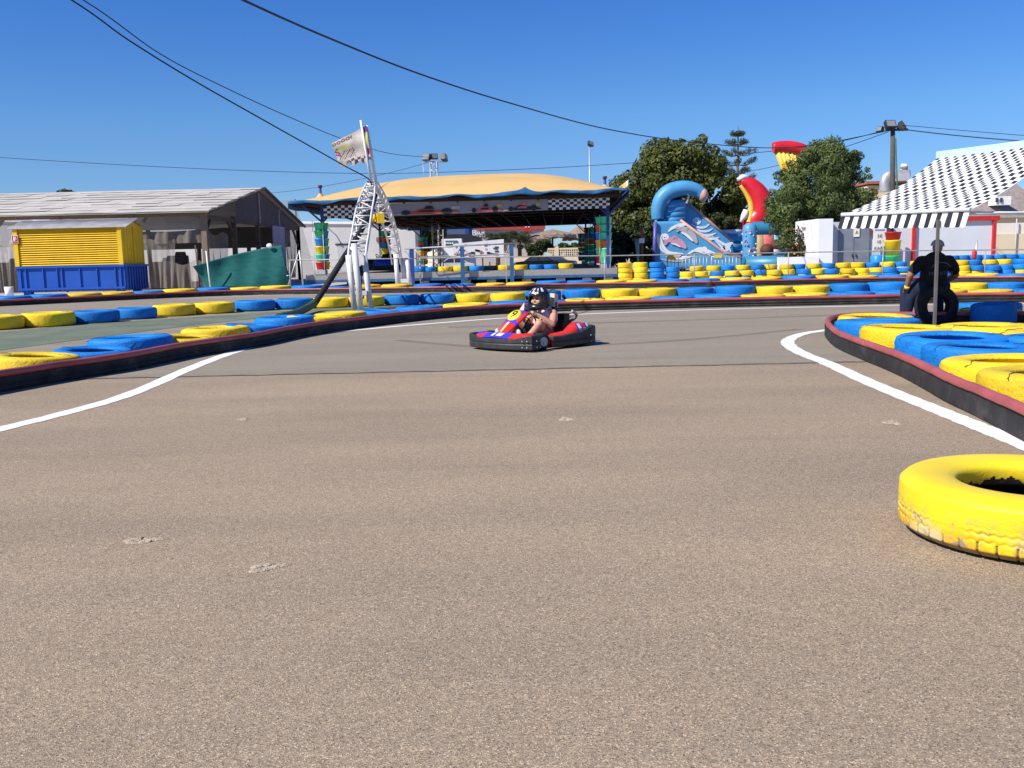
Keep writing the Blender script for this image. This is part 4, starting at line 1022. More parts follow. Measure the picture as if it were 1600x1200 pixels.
# roof: courses of overlapping sheets, the near slope
b = MB(off); NC, NRW = 14, 9
for r in range(NRW):
    for c in range(NC):
        xa = TXL + (TX + .5 - TXL) * c / NC + (1.0 if r % 2 else 0); xb = xa + (TX + .5 - TXL) / NC + .03
        xa = max(xa, TXL); xb = min(xb, TX + .55)
        if xb - xa < .2: continue
        def pt(x, t, dz): return (x, TYN - .7 + (TYM - TYN + .7) * t, ze - .12 + (zrg - ze + .12) * t + dz)
        t0, t1 = r / NRW, (r + 1.06) / NRW
        l0 = .035 + RF.uniform(-.01, .03); l1 = .0
        if c == 0 or True: b.add([pt(xa, t0, l0), pt(xb, t0, l0 + RF.uniform(-.012, .015)), pt(xb, min(t1, 1), l1), pt(xa, min(t1, 1), l1)], [(0, 1, 2, 3)], False)
b.add([(TXL, TYN - .7, ze - .13), (TX + .5, TYN - .7, ze - .13), (TX + .5, TYM, zrg - .02), (TXL, TYM, zrg - .02)], [(0, 1, 2, 3)], False)
rfn = b.build('near_roof_slope', M_WROOF, th); so = rfn.modifiers.new('thick', 'SOLIDIFY'); so.thickness = .03; so.offset = -1
b = MB(off); b.add([(TXL, TYM, zrg), (TX + .5, TYM, zrg), (TX + .5, TYF + .7, ze - .12), (TXL, TYF + .7, ze - .12)], [(0, 1, 2, 3)], False)
rff = b.build('far_roof_slope', M_WROOF, th); so = rff.modifiers.new('thick', 'SOLIDIFY'); so.thickness = .03
b = MB(off)
b.bar((TX + .45, TYN - .6, ze - .14), (TX + .45, TYM, zrg - .03), .12, .16); b.bar((TX + .45, TYF + .6, ze - .14), (TX + .45, TYM, zrg - .03), .12, .16)
b.build('barge_board', M_DWOOD, th)
# posts, beams
ys = [TYN, 57.6, 63.0, 70.0, TYF]
for k, y in enumerate(ys):
    b = MB(off); hz = ze - .1 + (zrg - ze) * (1 - abs(y - TYM) / (TYM - TYN)) if k in (2,) else ze - .1
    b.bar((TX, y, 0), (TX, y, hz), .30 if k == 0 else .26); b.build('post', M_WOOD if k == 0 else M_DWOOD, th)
for k in range(1, 5):
    b = MB(off); x = TX - 3.9 * k; b.bar((x, TYN, 0), (x, TYN, ze - .15), .26); b.bar((x, TYN, ze - 1.3), (x + .9, TYN, ze - .25), .14); b.build('post', M_WOOD, th)
for k in range(0, 5):
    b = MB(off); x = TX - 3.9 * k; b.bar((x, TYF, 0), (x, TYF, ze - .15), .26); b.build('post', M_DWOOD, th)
b = MB(off); b.bar((TXL, TYN, ze - .2), (TX, TYN, ze - .2), .16, .24); b.build('eave_beam', M_WOOD, th)
b = MB(off); b.bar((TX, TYN, ze - .35), (TX, TYF, ze - .35), .14, .24); b.bar((TX, TYN, ze - 1.4), (TX, TYN + 1.3, ze - .35), .13); b.bar((TX, 57.6 - 1.4, ze - .35), (TX, 57.6, ze - 1.3), .13); b.bar((TX, TYF - 1.8, ze - .35), (TX, TYF, ze - 1.8), .13)
b.build('gable_tie_beam', M_DWOOD, th)
b = MB(off); gy0 = 57.8
gh = lambda y: ze - .1 + (zrg - ze) * (1 - abs(y - TYM) / (TYM - TYN))
b.add([(TX + .1, gy0, ze - .3), (TX + .1, TYF - .2, ze - .3), (TX + .1, TYF - .4, gh(TYF - .4)), (TX + .1, TYM, zrg - .2), (TX + .1, gy0, gh(gy0) - .1)], [(0, 1, 2, 3, 4)], False)
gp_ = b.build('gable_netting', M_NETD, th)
b = MB(off)
for y in (63.2, 68.5): b.bar((TX + .14, y, ze - .3), (TX + .14, y, gh(y) - .2), .07)
b.build('gable_mullion', M_GREY, th)
# hanging netting along the near side and the gable: folded cloth with gaps
def net(name, a, bb, ztop, zbot, seed, m=None, hole=None, gather=0.0):
    rn = random.Random(seed); a = Vector(a); bb = Vector(bb); d = (bb - a); nrm_ = Vector((-d.y, d.x, 0)).normalized()
    ph = [rn.uniform(0, 6) for _ in range(4)]
    def f(u, v):
        uu = u + gather * (v ** 1.5) * (0.5 - u)
        p = a + d * uu; w = 0.14 * v * (math.sin(u * 17 + ph[0]) + .6 * math.sin(u * 41 + ph[1])) 
        z = ztop - (ztop - zbot) * v + .12 * (1 - v) * math.sin(u * 9 + ph[2])
        return p + nrm_ * w + Vector((0, 0, z))
    b = MB(off); b.grid(f, 36, 14, True)
    return b.build(name, m or M_NET, th)
for k in range(5):
    xr = TX - 3.9 * k - .12; xl = xr - 3.75
    net('side_netting', (xl, TYN - .08, 0), (xr, TYN - .08, 0), ze - .3, ze - (1.75 if k < 4 else 2.0), 10 + k, M_NET)
    net('side_netting', (xl, TYN - .05, 0), (xr - (1.5 if k == 0 else 2.2), TYN - .05, 0), ze - 1.6, .10, 20 + k, M_NET, gather=.25)
    net('side_netting', (xl + 1.5, TYN + .0, 0), (xr - .1, TYN + .0, 0), 1.45, .08, 30 + k, M_NET)
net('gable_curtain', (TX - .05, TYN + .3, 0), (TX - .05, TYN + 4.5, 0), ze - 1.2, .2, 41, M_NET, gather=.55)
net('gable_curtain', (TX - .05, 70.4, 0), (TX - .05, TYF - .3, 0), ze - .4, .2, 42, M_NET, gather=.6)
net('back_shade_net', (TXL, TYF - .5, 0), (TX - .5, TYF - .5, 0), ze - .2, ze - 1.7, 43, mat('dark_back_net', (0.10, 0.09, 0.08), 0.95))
b = MB(off); b.span((TX + .13, 66.3, 0.2), (TX + .20, 69.7, ze - .35)); b.build('lilac_door_panel', mat('lilac_grey_panel', (0.30, 0.30, 0.42), 0.7, 0.1), th)
b = MB(off); b.span((TX + .21, 67.1, .8), (TX + .26, 68.7, ze - 1.9)); b.build('blue_poster', mat('blue_poster', (0.03, 0.06, 0.28), 0.6, 0.3, 3), th)
# shapes stacked inside the hall: covered tables and crates
for i, (px, y_, w_, d_, h_) in enumerate([(262, 56, 1.6, 1.2, 1.55), (280, 58, 1.3, 1.2, 1.9), (25, 57, 1.8, 1.4, 1.7)]):
    c = P(px, 430, y_); o = MB((c.x, y_, 0)); o.box((c.x, y_, h_ / 2), (w_, d_, h_), Matrix.Rotation(.2 * i, 3, 'Z'), .85); o.box((c.x + .2, y_ - .1, h_ + .1), (w_ * .5, d_ * .6, .25), Matrix.Rotation(.4, 3, 'Z'), .8)
    tag(o.build('covered_crate', mat('brown_tarpaulin', (0.13, 0.105, 0.09), 0.9, 0.25, 2, 0.4, 5)), ['low brown covered crate behind the netting right of the kiosk', 'taller brown covered crate behind the netting, nearer the corner post', 'brown covered crate behind the netting left of the kiosk'][i], 'crate', 'covered crates in the hall')

# green windbreak netting sagging on thin posts in front of the hall
M_GNET = mat('dark_green_windbreak', (0.006, 0.105, 0.095), 0.85, 0.22, 2.5, 0.3, 25, stretch=(1, 1, 3))
gn = thing('windbreak_net', 'dark green windbreak net sagging between thin posts before the hall', 'net fence', (P(380, 448, 46.5).x, 46.5, 0))
off = tuple(gn.location)
A, B_ = P(306, 420, 46.3), P(442, 420, 47.5)
b = MB(off)
def gnf(u, v):
    p = A.lerp(B_, u); top = P(306, 416, 46.3).z * (1 - u) + P(430, 383, 47.5).z * u + .10 * math.sin(PI * u)
    bot = .12 + .10 * math.sin(u * 7)
    sx = -.05 * (1 - v) * u + (.35 * v * u * u) - .25 * (1 - u) * (1 - (2 * v - 1) ** 2) * 0
    return (p.x + (.55 * v - .15) * (1 - u) + .45 * v * u, p.y + .22 * math.sin(v * 2.6 + u * 3) + .03 * math.sin(u * 23 + v * 4), top + (bot - top) * v)
b.grid(gnf, 60, 20, True)
gm_ = b.build('netting', M_GNET, gn); so = gm_.modifiers.new('thick', 'SOLIDIFY'); so.thickness = .015
for px, py0, y_, m_ in ((305, 383, 46.6, M_DWOOD), (322, 392, 46.2, M_WHITE), (428, 380, 47.7, M_DWOOD)):
    t = P(px, py0, y_); b = MB(off); b.tube([(t.x + .1, y_, 0), (t.x, y_, t.z)], .035, 8); b.build('post', m_, gn)
b = MB(off); q = P(421, 384, 47.3); b.ball((q.x, 47.3, q.z), .13, 6, (1.2, .6, .9)); b.build('white_knot', M_WHITE, gn)

# galvanised frame end (trestle) right of the net
M_GALV = mat('galvanised_steel', (0.50, 0.50, 0.50), 0.45, 0.15, 6, metal=0.5)
fr_ = P(460, 440, 42.6)
tr = thing('steel_trestle', 'slanted galvanised steel trestle at the left end of the long handrail', 'trestle', (fr_.x, 42.6, 0)); off = (fr_.x, 42.6, 0)
b = MB(off)
a1, a2 = P(446, 445, 42.6), P(468, 391, 42.6)
b.tube([(a1.x, 42.6, 0), (a2.x, 42.6, a2.z)], .03, 8); b.tube([(a2.x, 42.6, a2.z), (P(474, 445, 42.6).x, 42.6, 0)], .04, 8)
b.tube([(P(452, 420, 42.6).x, 42.6, .75), (P(447, 420, 42.6).x, 42.6, .75)], .02, 6)
b.build('frame', M_GALV, tr)
# thin dark net rising behind the hall's right corner
nb_ = thing('tall_net_fence', 'tall pale see-through net rising behind the right end of the hall', 'net fence', (P(465, 340, 80).x, 80, 0)); off = tuple(nb_.location)
b = MB(off); ap = P(461, 311, 80); b.add([(P(430, 340, 80).x, 80, 0), (P(492, 400, 80).x, 80, 0), (P(483, 370, 80).x, 80, 2.0), tuple(ap), tuple(P(430, 314, 80))], [(0, 1, 2, 3, 4)], False)
b.build('net_panel', mat('pale_fine_net', (0.34, 0.33, 0.32), 0.95, 0.15, 1, alpha=0.55), nb_)
b = MB(off); b.tube([(ap.x, 80, 0), tuple(ap)], .05, 8); b.build('mast', M_DWOOD, nb_)
# ================================================================ white lattice arch over the track, flag, conduit
M_GW = mat('white_gantry_paint', (0.66, 0.65, 0.64), 0.5, 0.1, 4, dirt=(0.40, 0.37, 0.33), dirt_amt=0.5)
KEY = [(25.9, 0.45), (26.0, 1.5), (27.1, 2.08), (28.5, 2.80), (30.2, 3.42), (31.2, 3.78), (32.0, 3.93), (33.0, 3.93), (34.0, 3.78), (35.8, 3.45), (39.5, 2.80), (42.5, 1.90), (44.0, 1.0)]
gx = lambda y: -4.13 - (y - 26) * 0.057
arch = smooth_path([(gx(y), y, z) for y, z in KEY], 8)
gt = thing('track_gantry', 'white lattice arch on tripod legs spanning the track beside the green verge', 'gantry', (gx(26), 26, 0)); off = (gx(26), 26, 0)
arch = [p for p in arch if p.z > 1.35]
na = len(arch)
chords = {}
for key, dx, dn in (('a', -.24, 0), ('b', .24, 0), ('c', -.19, -.30), ('d', .19, -.30)):
    pts = []
    for i, p in enumerate(arch):
        t = (arch[min(i + 1, na - 1)] - arch[max(i - 1, 0)]).normalized(); nrm_ = Vector((0, -t.z, t.y))
        if nrm_.z < 0 and abs(nrm_.z) > .2: nrm_ = -nrm_
        kx = 1 - .62 * math.exp(-((p.y - 32.4) / 1.9) ** 2)
        pts.append(p + Vector((dx * kx, 0, 0)) + nrm_ * dn)
    chords[key] = pts
b = MB(off)
for k_ in chords: b.tube(chords[k_], .030, 8)
b.build('chord', M_GW, gt)['kind'] = 'stuff'
b = MB(off); st_ = 3
for i in range(0, na - st_, st_):
    A_, B2, C_, D_ = (chords[k_] for k_ in 'abcd'); j = min(i + st_, na - 1)
    b.tube([A_[i], B2[i]], .020, 6); b.tube([A_[i], B2[j]] if (i // st_) % 2 else [B2[i], A_[j]], .019, 6)
    b.tube([C_[i], D_[i]], .024, 6); b.tube([A_[i], C_[j]], .024, 6); b.tube([B2[i], D_[j]], .024, 6); b.tube([A_[i], C_[i]], .022, 6); b.tube([B2[i], D_[i]], .022, 6)
b.build('lattice_bracing', M_GW, gt)['kind'] = 'stuff'
def tripod(y0, tops, feet, rr):
    for (tx, tz), (fx, fy) in zip(tops, feet):
        b = MB(off); b.tube([(fx, fy, 0), (tx, fy + .1, tz)], rr, 12); b.build('leg_post', M_GW, gt)
X_ = lambda px, y: P(px, 450, y).x
f1 = [(X_(552.5, 25.6), 25.6), (X_(562.5, 25.3), 25.3), (X_(578, 25.75), 25.75)]
tripod(26, [(X_(546.5, 25.7), 1.48), (X_(556, 25.4), 1.78), (X_(570.5, 25.8), 1.5)], f1, .08)
f2 = [(X_(622, 44), 44), (X_(632, 44.3), 44.3), (X_(641, 44), 44)]
tripod(44, [(X_(620, 44.1), 1.62), (X_(630.5, 44.4), 1.5), (X_(637.5, 44.1), 1.62)], f2, .105)
b = MB(off); b.box((X_(561, 25.6), 25.65, .46), (.40, .12, .12)); b.build('leg_crossbar', M_GW, gt)
b = MB(off); b.prism([(X_(553, 25.7), 25.6, 1.25), (X_(571, 25.7), 25.6, 1.2), (X_(572, 25.7), 25.6, 1.45), (X_(556, 25.7), 25.6, 1.75), (X_(552, 25.7), 25.6, 1.5)], (0, .02, 0), (0, .14, 0))
b.build('leg_bracing', M_GW, gt)
b = MB(off); b.box((X_(632, 44), 44.05, 1.56), (.52, .2, .34)); b.build('leg_bracing', M_GW, gt)
b = MB(off); b.box((X_(632, 44), 44.05, .38), (.6, .1, .18)); b.build('leg_crossbar', M_GW, gt)
b = MB(off); b.box((X_(567, 25.9), 25.9, 1.05 - .02), (.34, .2, .24)); b.build('black_control_box', M_RUB, gt)
b = MB(off); b.tube(smooth_path([(X_(567, 25.9), 25.8, .95), (X_(566, 25.9), 25.75, .6), (X_(569, 25.9), 25.75, .35), (X_(563, 25.9), 25.75, .25), (X_(566, 25.9), 25.75, .12)], 5), .02, 6); b.build('hanging_cable', M_RUB, gt)
lb = P(592, 341, 34.0)
lm = thing('start_lamp', 'yellow box lamp hanging under the white gantry arch', 'lamp', lb)
b = MB(); b.box((.05, 0, 0), (.26, .34, .34), Matrix.Rotation(.25, 3, 'Z'), .9); b.build('housing', M_CYEL, lm)
b = MB(); b.lathe([(.13, 0), (.17, -.2), (.16, -.2), (.12, 0)], 16, (-.12, -.05, .0), Matrix.Rotation(-PI / 2, 3, 'Y') @ Matrix.Rotation(PI, 3, 'X')); b.build('hood', M_CYEL, lm)
b = MB(); b.tube([(0, 0, .1), (.03, 0, .75)], .025, 6); b.build('hanger', M_GW, lm)
# conduit: black corrugated hose down the lattice to the verge, green painted along the ground
hp = smooth_path([P(586, 305, 30.4), P(580, 325, 29.2), P(571, 347, 28.0), P(556, 374, 26.9), P(536, 405, 26.2), P(514, 440, 25.8), P(494, 471, 25.45), P(491, 474, 25.35)], 10)
hz = thing('drain_hose', 'thick black corrugated hose slanting from the gantry to the green verge', 'hose', (hp[-1].x, hp[-1].y, 0)); off = (hp[-1].x, hp[-1].y, 0)
b = MB(off)
seg = [hp[0]]
for p in hp[1:]: seg += [seg[-1].lerp(p, .5), p]
b.tube(seg, [.088 if i % 2 else .078 for i in range(len(seg))], 12); b.build('black_section', M_RUB, hz)
hp2 = smooth_path([P(491, 474, 25.35), P(478, 482, 24.0), P(458, 491, 22.6), P(436, 499, 21.4)], 8)
hp2 = [Vector((p.x, p.y, max(p.z, .095))) for p in hp2]
b = MB(off); b.tube(hp2, .095, 12); b.build('green_painted_section', mat('dark_green_painted_hose', (0.035, 0.085, 0.035), 0.6, 0.2, 5), hz)
# flag poles and tattered flag
PY = 31.0
fp0 = [P(580, 284, PY), P(588, 287, PY + .15)]; fp1 = [P(563.5, 188, PY), P(573.5, 196, PY + .15)]
M_POLE = mat('white_aluminium_pole', (0.75, 0.75, 0.76), 0.4, 0.06)
for a, c, lb_ in ((fp0[0], fp1[0], 'left of the two thin white flagpoles leaning from the gantry top'), (fp0[1], fp1[1], 'right of the two thin white flagpoles leaning from the gantry top')):
    b = MB(a); b.tube([a, c], [.05, .035], 8); tag(b.build('flagpole', M_POLE), lb_, 'flagpole', 'flagpoles on the gantry')
TL, TRt, BR, BL = P(518, 224, PY), P(572, 196, PY), P(580, 252, PY), P(531, 260, PY)
fl = thing('flag', 'tattered faded white flag with yellow, red and dark checker remnants', 'flag', TRt)
rn = random.Random(9)
def flf(u, v):
    a = TRt.lerp(TL, u); c = BR.lerp(BL, u); p = a.lerp(c, v)
    p.y += .05 * math.sin(u * 7 + v * 2.5) * u + .02 * math.sin(v * 11 + u * 3)
    p.z += -.01 * math.sin(PI * u) * (1 - v) + (.05 * math.sin(u * 19 + 1) * (1 if v > .9 else 0)) + .02 * math.sin(u * 30) * v
    return p
def flm(i, j):
    u, v = (i + .5) / 30, (j + .5) / 24
    if v > .78 and u < .66: return 1 if (i // 3 + j // 3) % 2 else 0
    if u < .18 and .62 < v < .78: return 3
    if u < .16 and v < .16: return 4
    if u < .18 and .2 < v < .55: return 2
    if .55 < u < .95 and .2 < v < .42 and abs(v - (.2 + .25 * u)) < .09: return 2
    if u > .42 and .03 < v < .15 and ((i * 5 + j * 2) % 4): return 5
    if .86 < u and .3 < v < .62 and (i + j) % 3: return 4
    if .42 < u < .94 and .44 < v < .74 and ((i * 7 + j * 3) % 5 < 3): return 5
    if u > .93 and v < .2: return 2
    return 0
b = MB(TRt); b.grid(flf, 30, 24, True, flm)
o = b.build('cloth', [mat('faded_white_flag', (0.56, 0.50, 0.43), 0.9, 0.18, 3), mat('faded_purple_check', (0.13, 0.06, 0.09), 0.9), mat('faded_yellow', (0.60, 0.55, 0.15), 0.9, 0.1), mat('faded_red', (0.50, 0.07, 0.06), 0.9), mat('faded_magenta', (0.25, 0.05, 0.12), 0.9), mat('faded_dark_print', (0.16, 0.12, 0.11), 0.9, 0.3, 9)], fl)
# ================================================================ bumper-car pavilion: raised floor, fabric dome, tub columns
PROT = math.radians(-2.8)
PO = Vector((-2.45, 48.0, 0))
PM = Matrix.Translation(PO) @ Matrix.Rotation(PROT, 4, 'Z')
def pav_local(v): return PM.inverted() @ Vector(v)
pv = thing('ride_pavilion', 'open bumper-car pavilion with a tan fabric dome roof and checkered race-car banners', 'pavilion', PO, PROT)
M_TAN = mat('tan_roof_fabric', (0.62, 0.40, 0.15), 0.8, 0.07, 0.5, 0.08, 3, dirt=(0.55, 0.36, 0.14), dirt_amt=0.25)
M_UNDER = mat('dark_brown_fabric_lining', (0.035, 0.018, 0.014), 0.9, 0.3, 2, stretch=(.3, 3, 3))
M_BLUF = mat('blue_valance_fabric', (0.018, 0.12, 0.27), 0.7, 0.3, 2)
M_BLUS = mat('blue_painted_steel', (0.025, 0.10, 0.24), 0.5, 0.2, 3)
M_DBLU = mat('dark_blue_steel', (0.02, 0.05, 0.22), 0.5, 0.2, 3)
M_DECK = mat('scuffed_deck_plate', (0.30, 0.235, 0.17), 0.6, 0.25, 1.2, 0.2, 30, dirt=(0.16, 0.13, 0.10), dirt_amt=0.5, stretch=(1, .4, 1))
M_MESHP = mat('grey_chequer_plate', (0.34, 0.32, 0.29), 0.5, 0.35, 38, metal=0.3)
M_BLOCK = mat('concrete_block', (0.50, 0.42, 0.33), 0.9, 0.18, 4, 0.3, 20)
M_BANN = mat('grey_banner', (0.25, 0.24, 0.27), 0.8, 0.08, 1)
DZ = 0.70; HWD = 7.85; DEP = 37.0
b = MB(); b.span((-HWD, .15, DZ - .03), (HWD, DEP, DZ)); b.build('deck', M_DECK, pv)
b = MB(); b.span((-HWD, -.02, DZ - .29), (HWD, .13, DZ + .012)); b.build('front_plate', M_MESHP, pv)
b = MB(); b.span((-HWD - .03, -.07, DZ - .42), (HWD + .03, .10, DZ - .295)); b.span((HWD + .005, .1, DZ - .42), (HWD + .08, DEP, DZ - .02)); b.span((-HWD - .08, .1, DZ - .42), (-HWD - .005, DEP, DZ - .02)); b.build('edge_beam', M_BLUS, pv)
for px in (560, 629, 663, 728, 768, 823, 876, 917, 950):
    x = pav_local(P(px, 440, 48.1)).x
    b = MB(); b.box((x, .35, .12), (.46, .34, .24)); b.box((x + .02, .36, .26), (.30 if px % 2 else .42, .26, .04)); b.build('support_block', M_BLOCK, pv)
for r in range(1, 6):
    for q in range(6):
        b = MB(); b.box((-7 + 2.8 * q, r * 6.5, .13), (.44, .34, .26)); b.build('support_block', M_BLOCK, pv)
# roof
EW, EY0, EY1 = 8.35, -.9, 37.0
def roof(u, v):
    x = (2 * u - 1) * EW; y = EY0 + (EY1 - EY0) * v
    U = abs(2 * u - 1)
    ez = 4.30 + .22 * u
    s = math.sin(PI * min(1, max(0, v))) ** .62
    k = (1 - U ** 3.1)
    bump = 2.12 * s * (0.30 * (1 - U ** 6) + 0.70 * k)
    return (x, y, ez + bump + .35 * s * (1 - U ** 12) * .3)
b = MB(); b.grid(roof, 48, 40, True); rfp = b.build('roof_fabric', M_TAN, pv)
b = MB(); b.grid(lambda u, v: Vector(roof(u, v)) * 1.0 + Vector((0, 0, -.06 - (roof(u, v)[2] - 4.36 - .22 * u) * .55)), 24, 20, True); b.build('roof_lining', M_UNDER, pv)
b = MB()
for i in range(9): b.bar((-EW + .3, EY0 + .3 + i * 4.6, 4.22), (EW - .3, EY0 + .3 + i * 4.6, 4.22), .10, .16)
for i in range(13): b.bar((-EW + .35 + i * 1.33, EY0 + .35, 4.14), (-EW + .35 + i * 1.33, EY1 - .3, 4.14), .07, .10)
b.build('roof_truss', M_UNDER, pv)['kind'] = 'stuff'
# blue valance round the edge with lifted peaks, white hem
def val(u, v):
    x, y, z = roof(u, 0); z += .04 * math.sin(u * 41)
    pk = 0.0
    for q in (.255, .70): pk += .55 * math.exp(-abs(u - q) / .022)
    return (x, y - .04 - .035 * math.sin(u * 90 + v) * v, z + .02 + pk * (1 - v) * .5 - (.13 + .04 * math.sin(u * 23) + .03 * math.sin(u * 71)) * v)
b = MB(); b.grid(val, 120, 3, True); vl = b.build('front_valance', M_BLUF, pv); so = vl.modifiers.new('thick', 'SOLIDIFY'); so.thickness = .02
for sx in (-1, 1):
    b = MB(); b.grid(lambda u, v: (sx * (EW + .03), EY0 + (EY1 - EY0) * u, roof(0 if sx < 0 else 1, u)[2] + .02 - (.36 + .04 * math.sin(u * 50)) * v), 40, 2, True); o = b.build('side_valance', M_BLUF, pv); so = o.modifiers.new('thick', 'SOLIDIFY'); so.thickness = .02
b = MB(); b.grid(lambda u, v: (-EW + 2 * EW * u, EY1 + .03, roof(u, 1)[2] + .02 - .4 * v), 24, 2, True); b.build('back_valance', M_BLUF, pv)
# banners under the front edge
xa = pav_local(P(503, 330, 47.6)).x; xb = pav_local(P(952, 312, 47.6)).x
def bz(x): t = (x - xa) / (xb - xa); return P(503, 321.5, 47.6).z * (1 - t) + P(952, 305.5, 47.6).z * t
BH = .62; FY = -.42
xl = pav_local(P(588, 330, 47.6)).x; xr = pav_local(P(856, 310, 47.6)).x
b = MB(); b.add([(xl, FY, bz(xl) - BH), (xr, FY, bz(xr) - BH), (xr, FY, bz(xr)), (xl, FY, bz(xl))], [(0, 1, 2, 3)], False); bn = b.build('race_banner', M_BANN, pv); so = bn.modifiers.new('thick', 'SOLIDIFY'); so.thickness = .02
b = MB(); b.bar((xl, FY - .03, bz(xl) + .02), (xr, FY - .03, bz(xr) + .02), .05, .05); b.build('white_hem', M_WHITE, pv)
M_CHW, M_CHB = mat('banner_white_check', (0.62, 0.60, 0.58), 0.8, 0.06, 2), mat('banner_black_check', (0.02, 0.018, 0.018), 0.8, 0.1)
for (c0, c1, nC) in ((xa, xl - .02, 15), (xr + .02, xb, 17)):
    b = MB(); b.grid(lambda u, v, c0=c0, c1=c1: (c0 + (c1 - c0) * u, FY + .02, bz(c0 + (c1 - c0) * u) - BH * v), nC, 5, False, lambda i, j: (i + j) % 2, flip=True)
    o = b.build('checker_banner', [M_CHB, M_CHW], pv); so = o.modifiers.new('thick', 'SOLIDIFY'); so.thickness = .02
# torn corner flap at the right end
b = MB(); fq = pav_local(P(978, 290, 47.2))
b.grid(lambda u, v: (fq.x - .30 + .42 * u, fq.y + .1 * math.sin(u * 5), fq.z - .35 + .35 * u + (.32 - .05 * u) * v), 8, 4, True, lambda i, j: 1 if i > 5 else 0)
o = b.build('torn_corner_flap', [M_TAN, M_WHITE], pv); so = o.modifiers.new('thick', 'SOLIDIFY'); so.thickness = .02
# painted racing cars on the banner: low relief cut-outs (body, wings, wheels, driver)
def race_car(x0_, w_, cols, seed):
    zc = bz(x0_ + w_ / 2) - BH * .98; h = BH * .72; R_ = random.Random(seed); b = MB(); y = FY - .035
    def poly(pts, k): b.k = k; b.prism([(x0_ + w_ * px_, y - .004 * k, zc + h * pz_) for px_, pz_ in pts], (0, 0, 0), (0, .012, 0))
    poly([(.0, .10), (.06, .18), (.30, .34), (.40, .62), (.52, .66), (.60, .48), (.80, .44), (.97, .30), (1, .14), (.5, .06)], 0)
    poly([(.86, .5), (.99, .55), (1.0, .86), (.87, .86)], 1); poly([(.0, .02), (.14, .04), (.12, .16), (.0, .14)], 1)
    poly([(.46, .62), (.50, .95), (.58, .95), (.62, .6)], 2); poly([(.36, .3), (.62, .28), (.6, .5), (.42, .5)], 2)
    for cx_, r in ((.20, .25), (.80, .32)):
        poly([(cx_ + r * .26 * math.cos(a), r + r * math.sin(a)) for a in [2 * PI * k / 16 for k in range(16)]], 3)
        poly([(cx_ + r * .10 * math.cos(a), r + r * .4 * math.sin(a)) for a in [2 * PI * k / 12 for k in range(12)]], 1)
    o = b.build('race_car_picture', [mat('print_' + c, q, 0.8, 0.25, 2) for c, q in cols], bn)
red, pink, yel, dk, wh = ('red', (0.42, 0.06, 0.03)), ('pink', (0.55, 0.12, 0.13)), ('yellow', (0.50, 0.36, 0.10)), ('black', (0.02, 0.02, 0.022)), ('grey', (0.36, 0.36, 0.33))
race_car(pav_local(P(612, 330, 47.6)).x, pav_local(P(720, 330, 47.6)).x - pav_local(P(612, 330, 47.6)).x, [red, wh, dk, dk], 1)
race_car(pav_local(P(730, 330, 47.6)).x, pav_local(P(785, 330, 47.6)).x - pav_local(P(730, 330, 47.6)).x, [pink, yel, dk, dk], 2)
race_car(pav_local(P(787, 330, 47.6)).x, pav_local(P(846, 330, 47.6)).x - pav_local(P(787, 330, 47.6)).x, [dk, yel, pink, dk], 3)
# corner masts with gathered fabric
for px, py in ((500, 290), (945, 276)):
    q = pav_local(P(px, py, 49.0)); b = MB(); b.tube([(q.x, q.y, 3.6), (q.x, q.y, q.z)], .07, 8); b.k = 1; b.lathe([(.34, q.z - .72), (.14, q.z - .5), (.09, q.z - .4)], 12, (q.x, q.y, 0)); b.k = 2; b.tube([(q.x, q.y, q.z - .1), (q.x, q.y, q.z + .02)], .11, 8)
    b.build('corner_mast', [M_DBLU, M_TAN, mat('dark_red_cap', (0.08, 0.02, 0.03), 0.7)], pv)
for sx, px in ((-1, 501), (1, 949)):
    x = pav_local(P(px, 340, 48.3)).x
    for yy in (.3, 16.0, 35.5):
        b = MB(); b.bar((x - .0, yy, DZ), (x - .0, yy, 4.25), .14); b.bar((x, yy, 3.3), (x + sx * -.9, yy, 4.2), .08); b.bar((x, yy, 3.3), (x + sx * .9, yy - .5, 4.2), .08); b.build('corner_post', M_DBLU, pv)
# columns of stacked plastic tubs
TUBC = {'g': (0.04, 0.52, 0.22), 't': (0.06, 0.62, 0.36), 'l': (0.16, 0.62, 0.20), 'm': (0.20, 0.70, 0.36), 'b': (0.02, 0.24, 0.62), 'y': (0.78, 0.54, 0.01), 'o': (0.66, 0.13, 0.02), 'r': (0.58, 0.015, 0.02)}
TUBN = {'g': 'green', 't': 'teal', 'l': 'light_green', 'm': 'mint', 'b': 'blue', 'y': 'yellow', 'o': 'orange', 'r': 'red'}
TUBM = {k: mat('tub_' + TUBN[k], c, 0.45, 0.08, 4) for k, c in TUBC.items()}
def column(px, Y, seqs, label, z0=None, h=.395, r=.265, ztop=None):
    base = P(px, 430, Y); root = thing('tub_column', label, 'column', (base.x, Y, DZ), PROT, 'tub columns of the pavilion')
    b = MB(); b.box((0, 0, .11), (.52, .5, .22)); b.build('plinth', M_GALV, root)
    for k, (dx, dy, seq) in enumerate(seqs):
        n = len(seq)
        for i, c in enumerate(seq):
            z = .24 + h * (n - 1 - i)
            b = MB(); b.lathe([(0, z), (r * .76, z), (r * .80, z + .02), (r * .97, z + h * .78), (r * 1.03, z + h * .82), (r * 1.03, z + h * .96), (0, z + h * .97)], 20, (dx, dy, 0))
            b.build('tub', TUBM[c], root)
    for dx, dy in ((-.28, -.26), (.24, -.28)):
        b = MB(); b.tube([(dx, dy, 0), (dx, dy, .3 + h * 6)], .014, 6); b.build('guard_pole', M_WHITE, root)
column(502.5, 48.55, [(0, 0, 'ggbytr'), (.06, .56, 'gbglby')], 'front left tub column, green on top and red at the bottom')
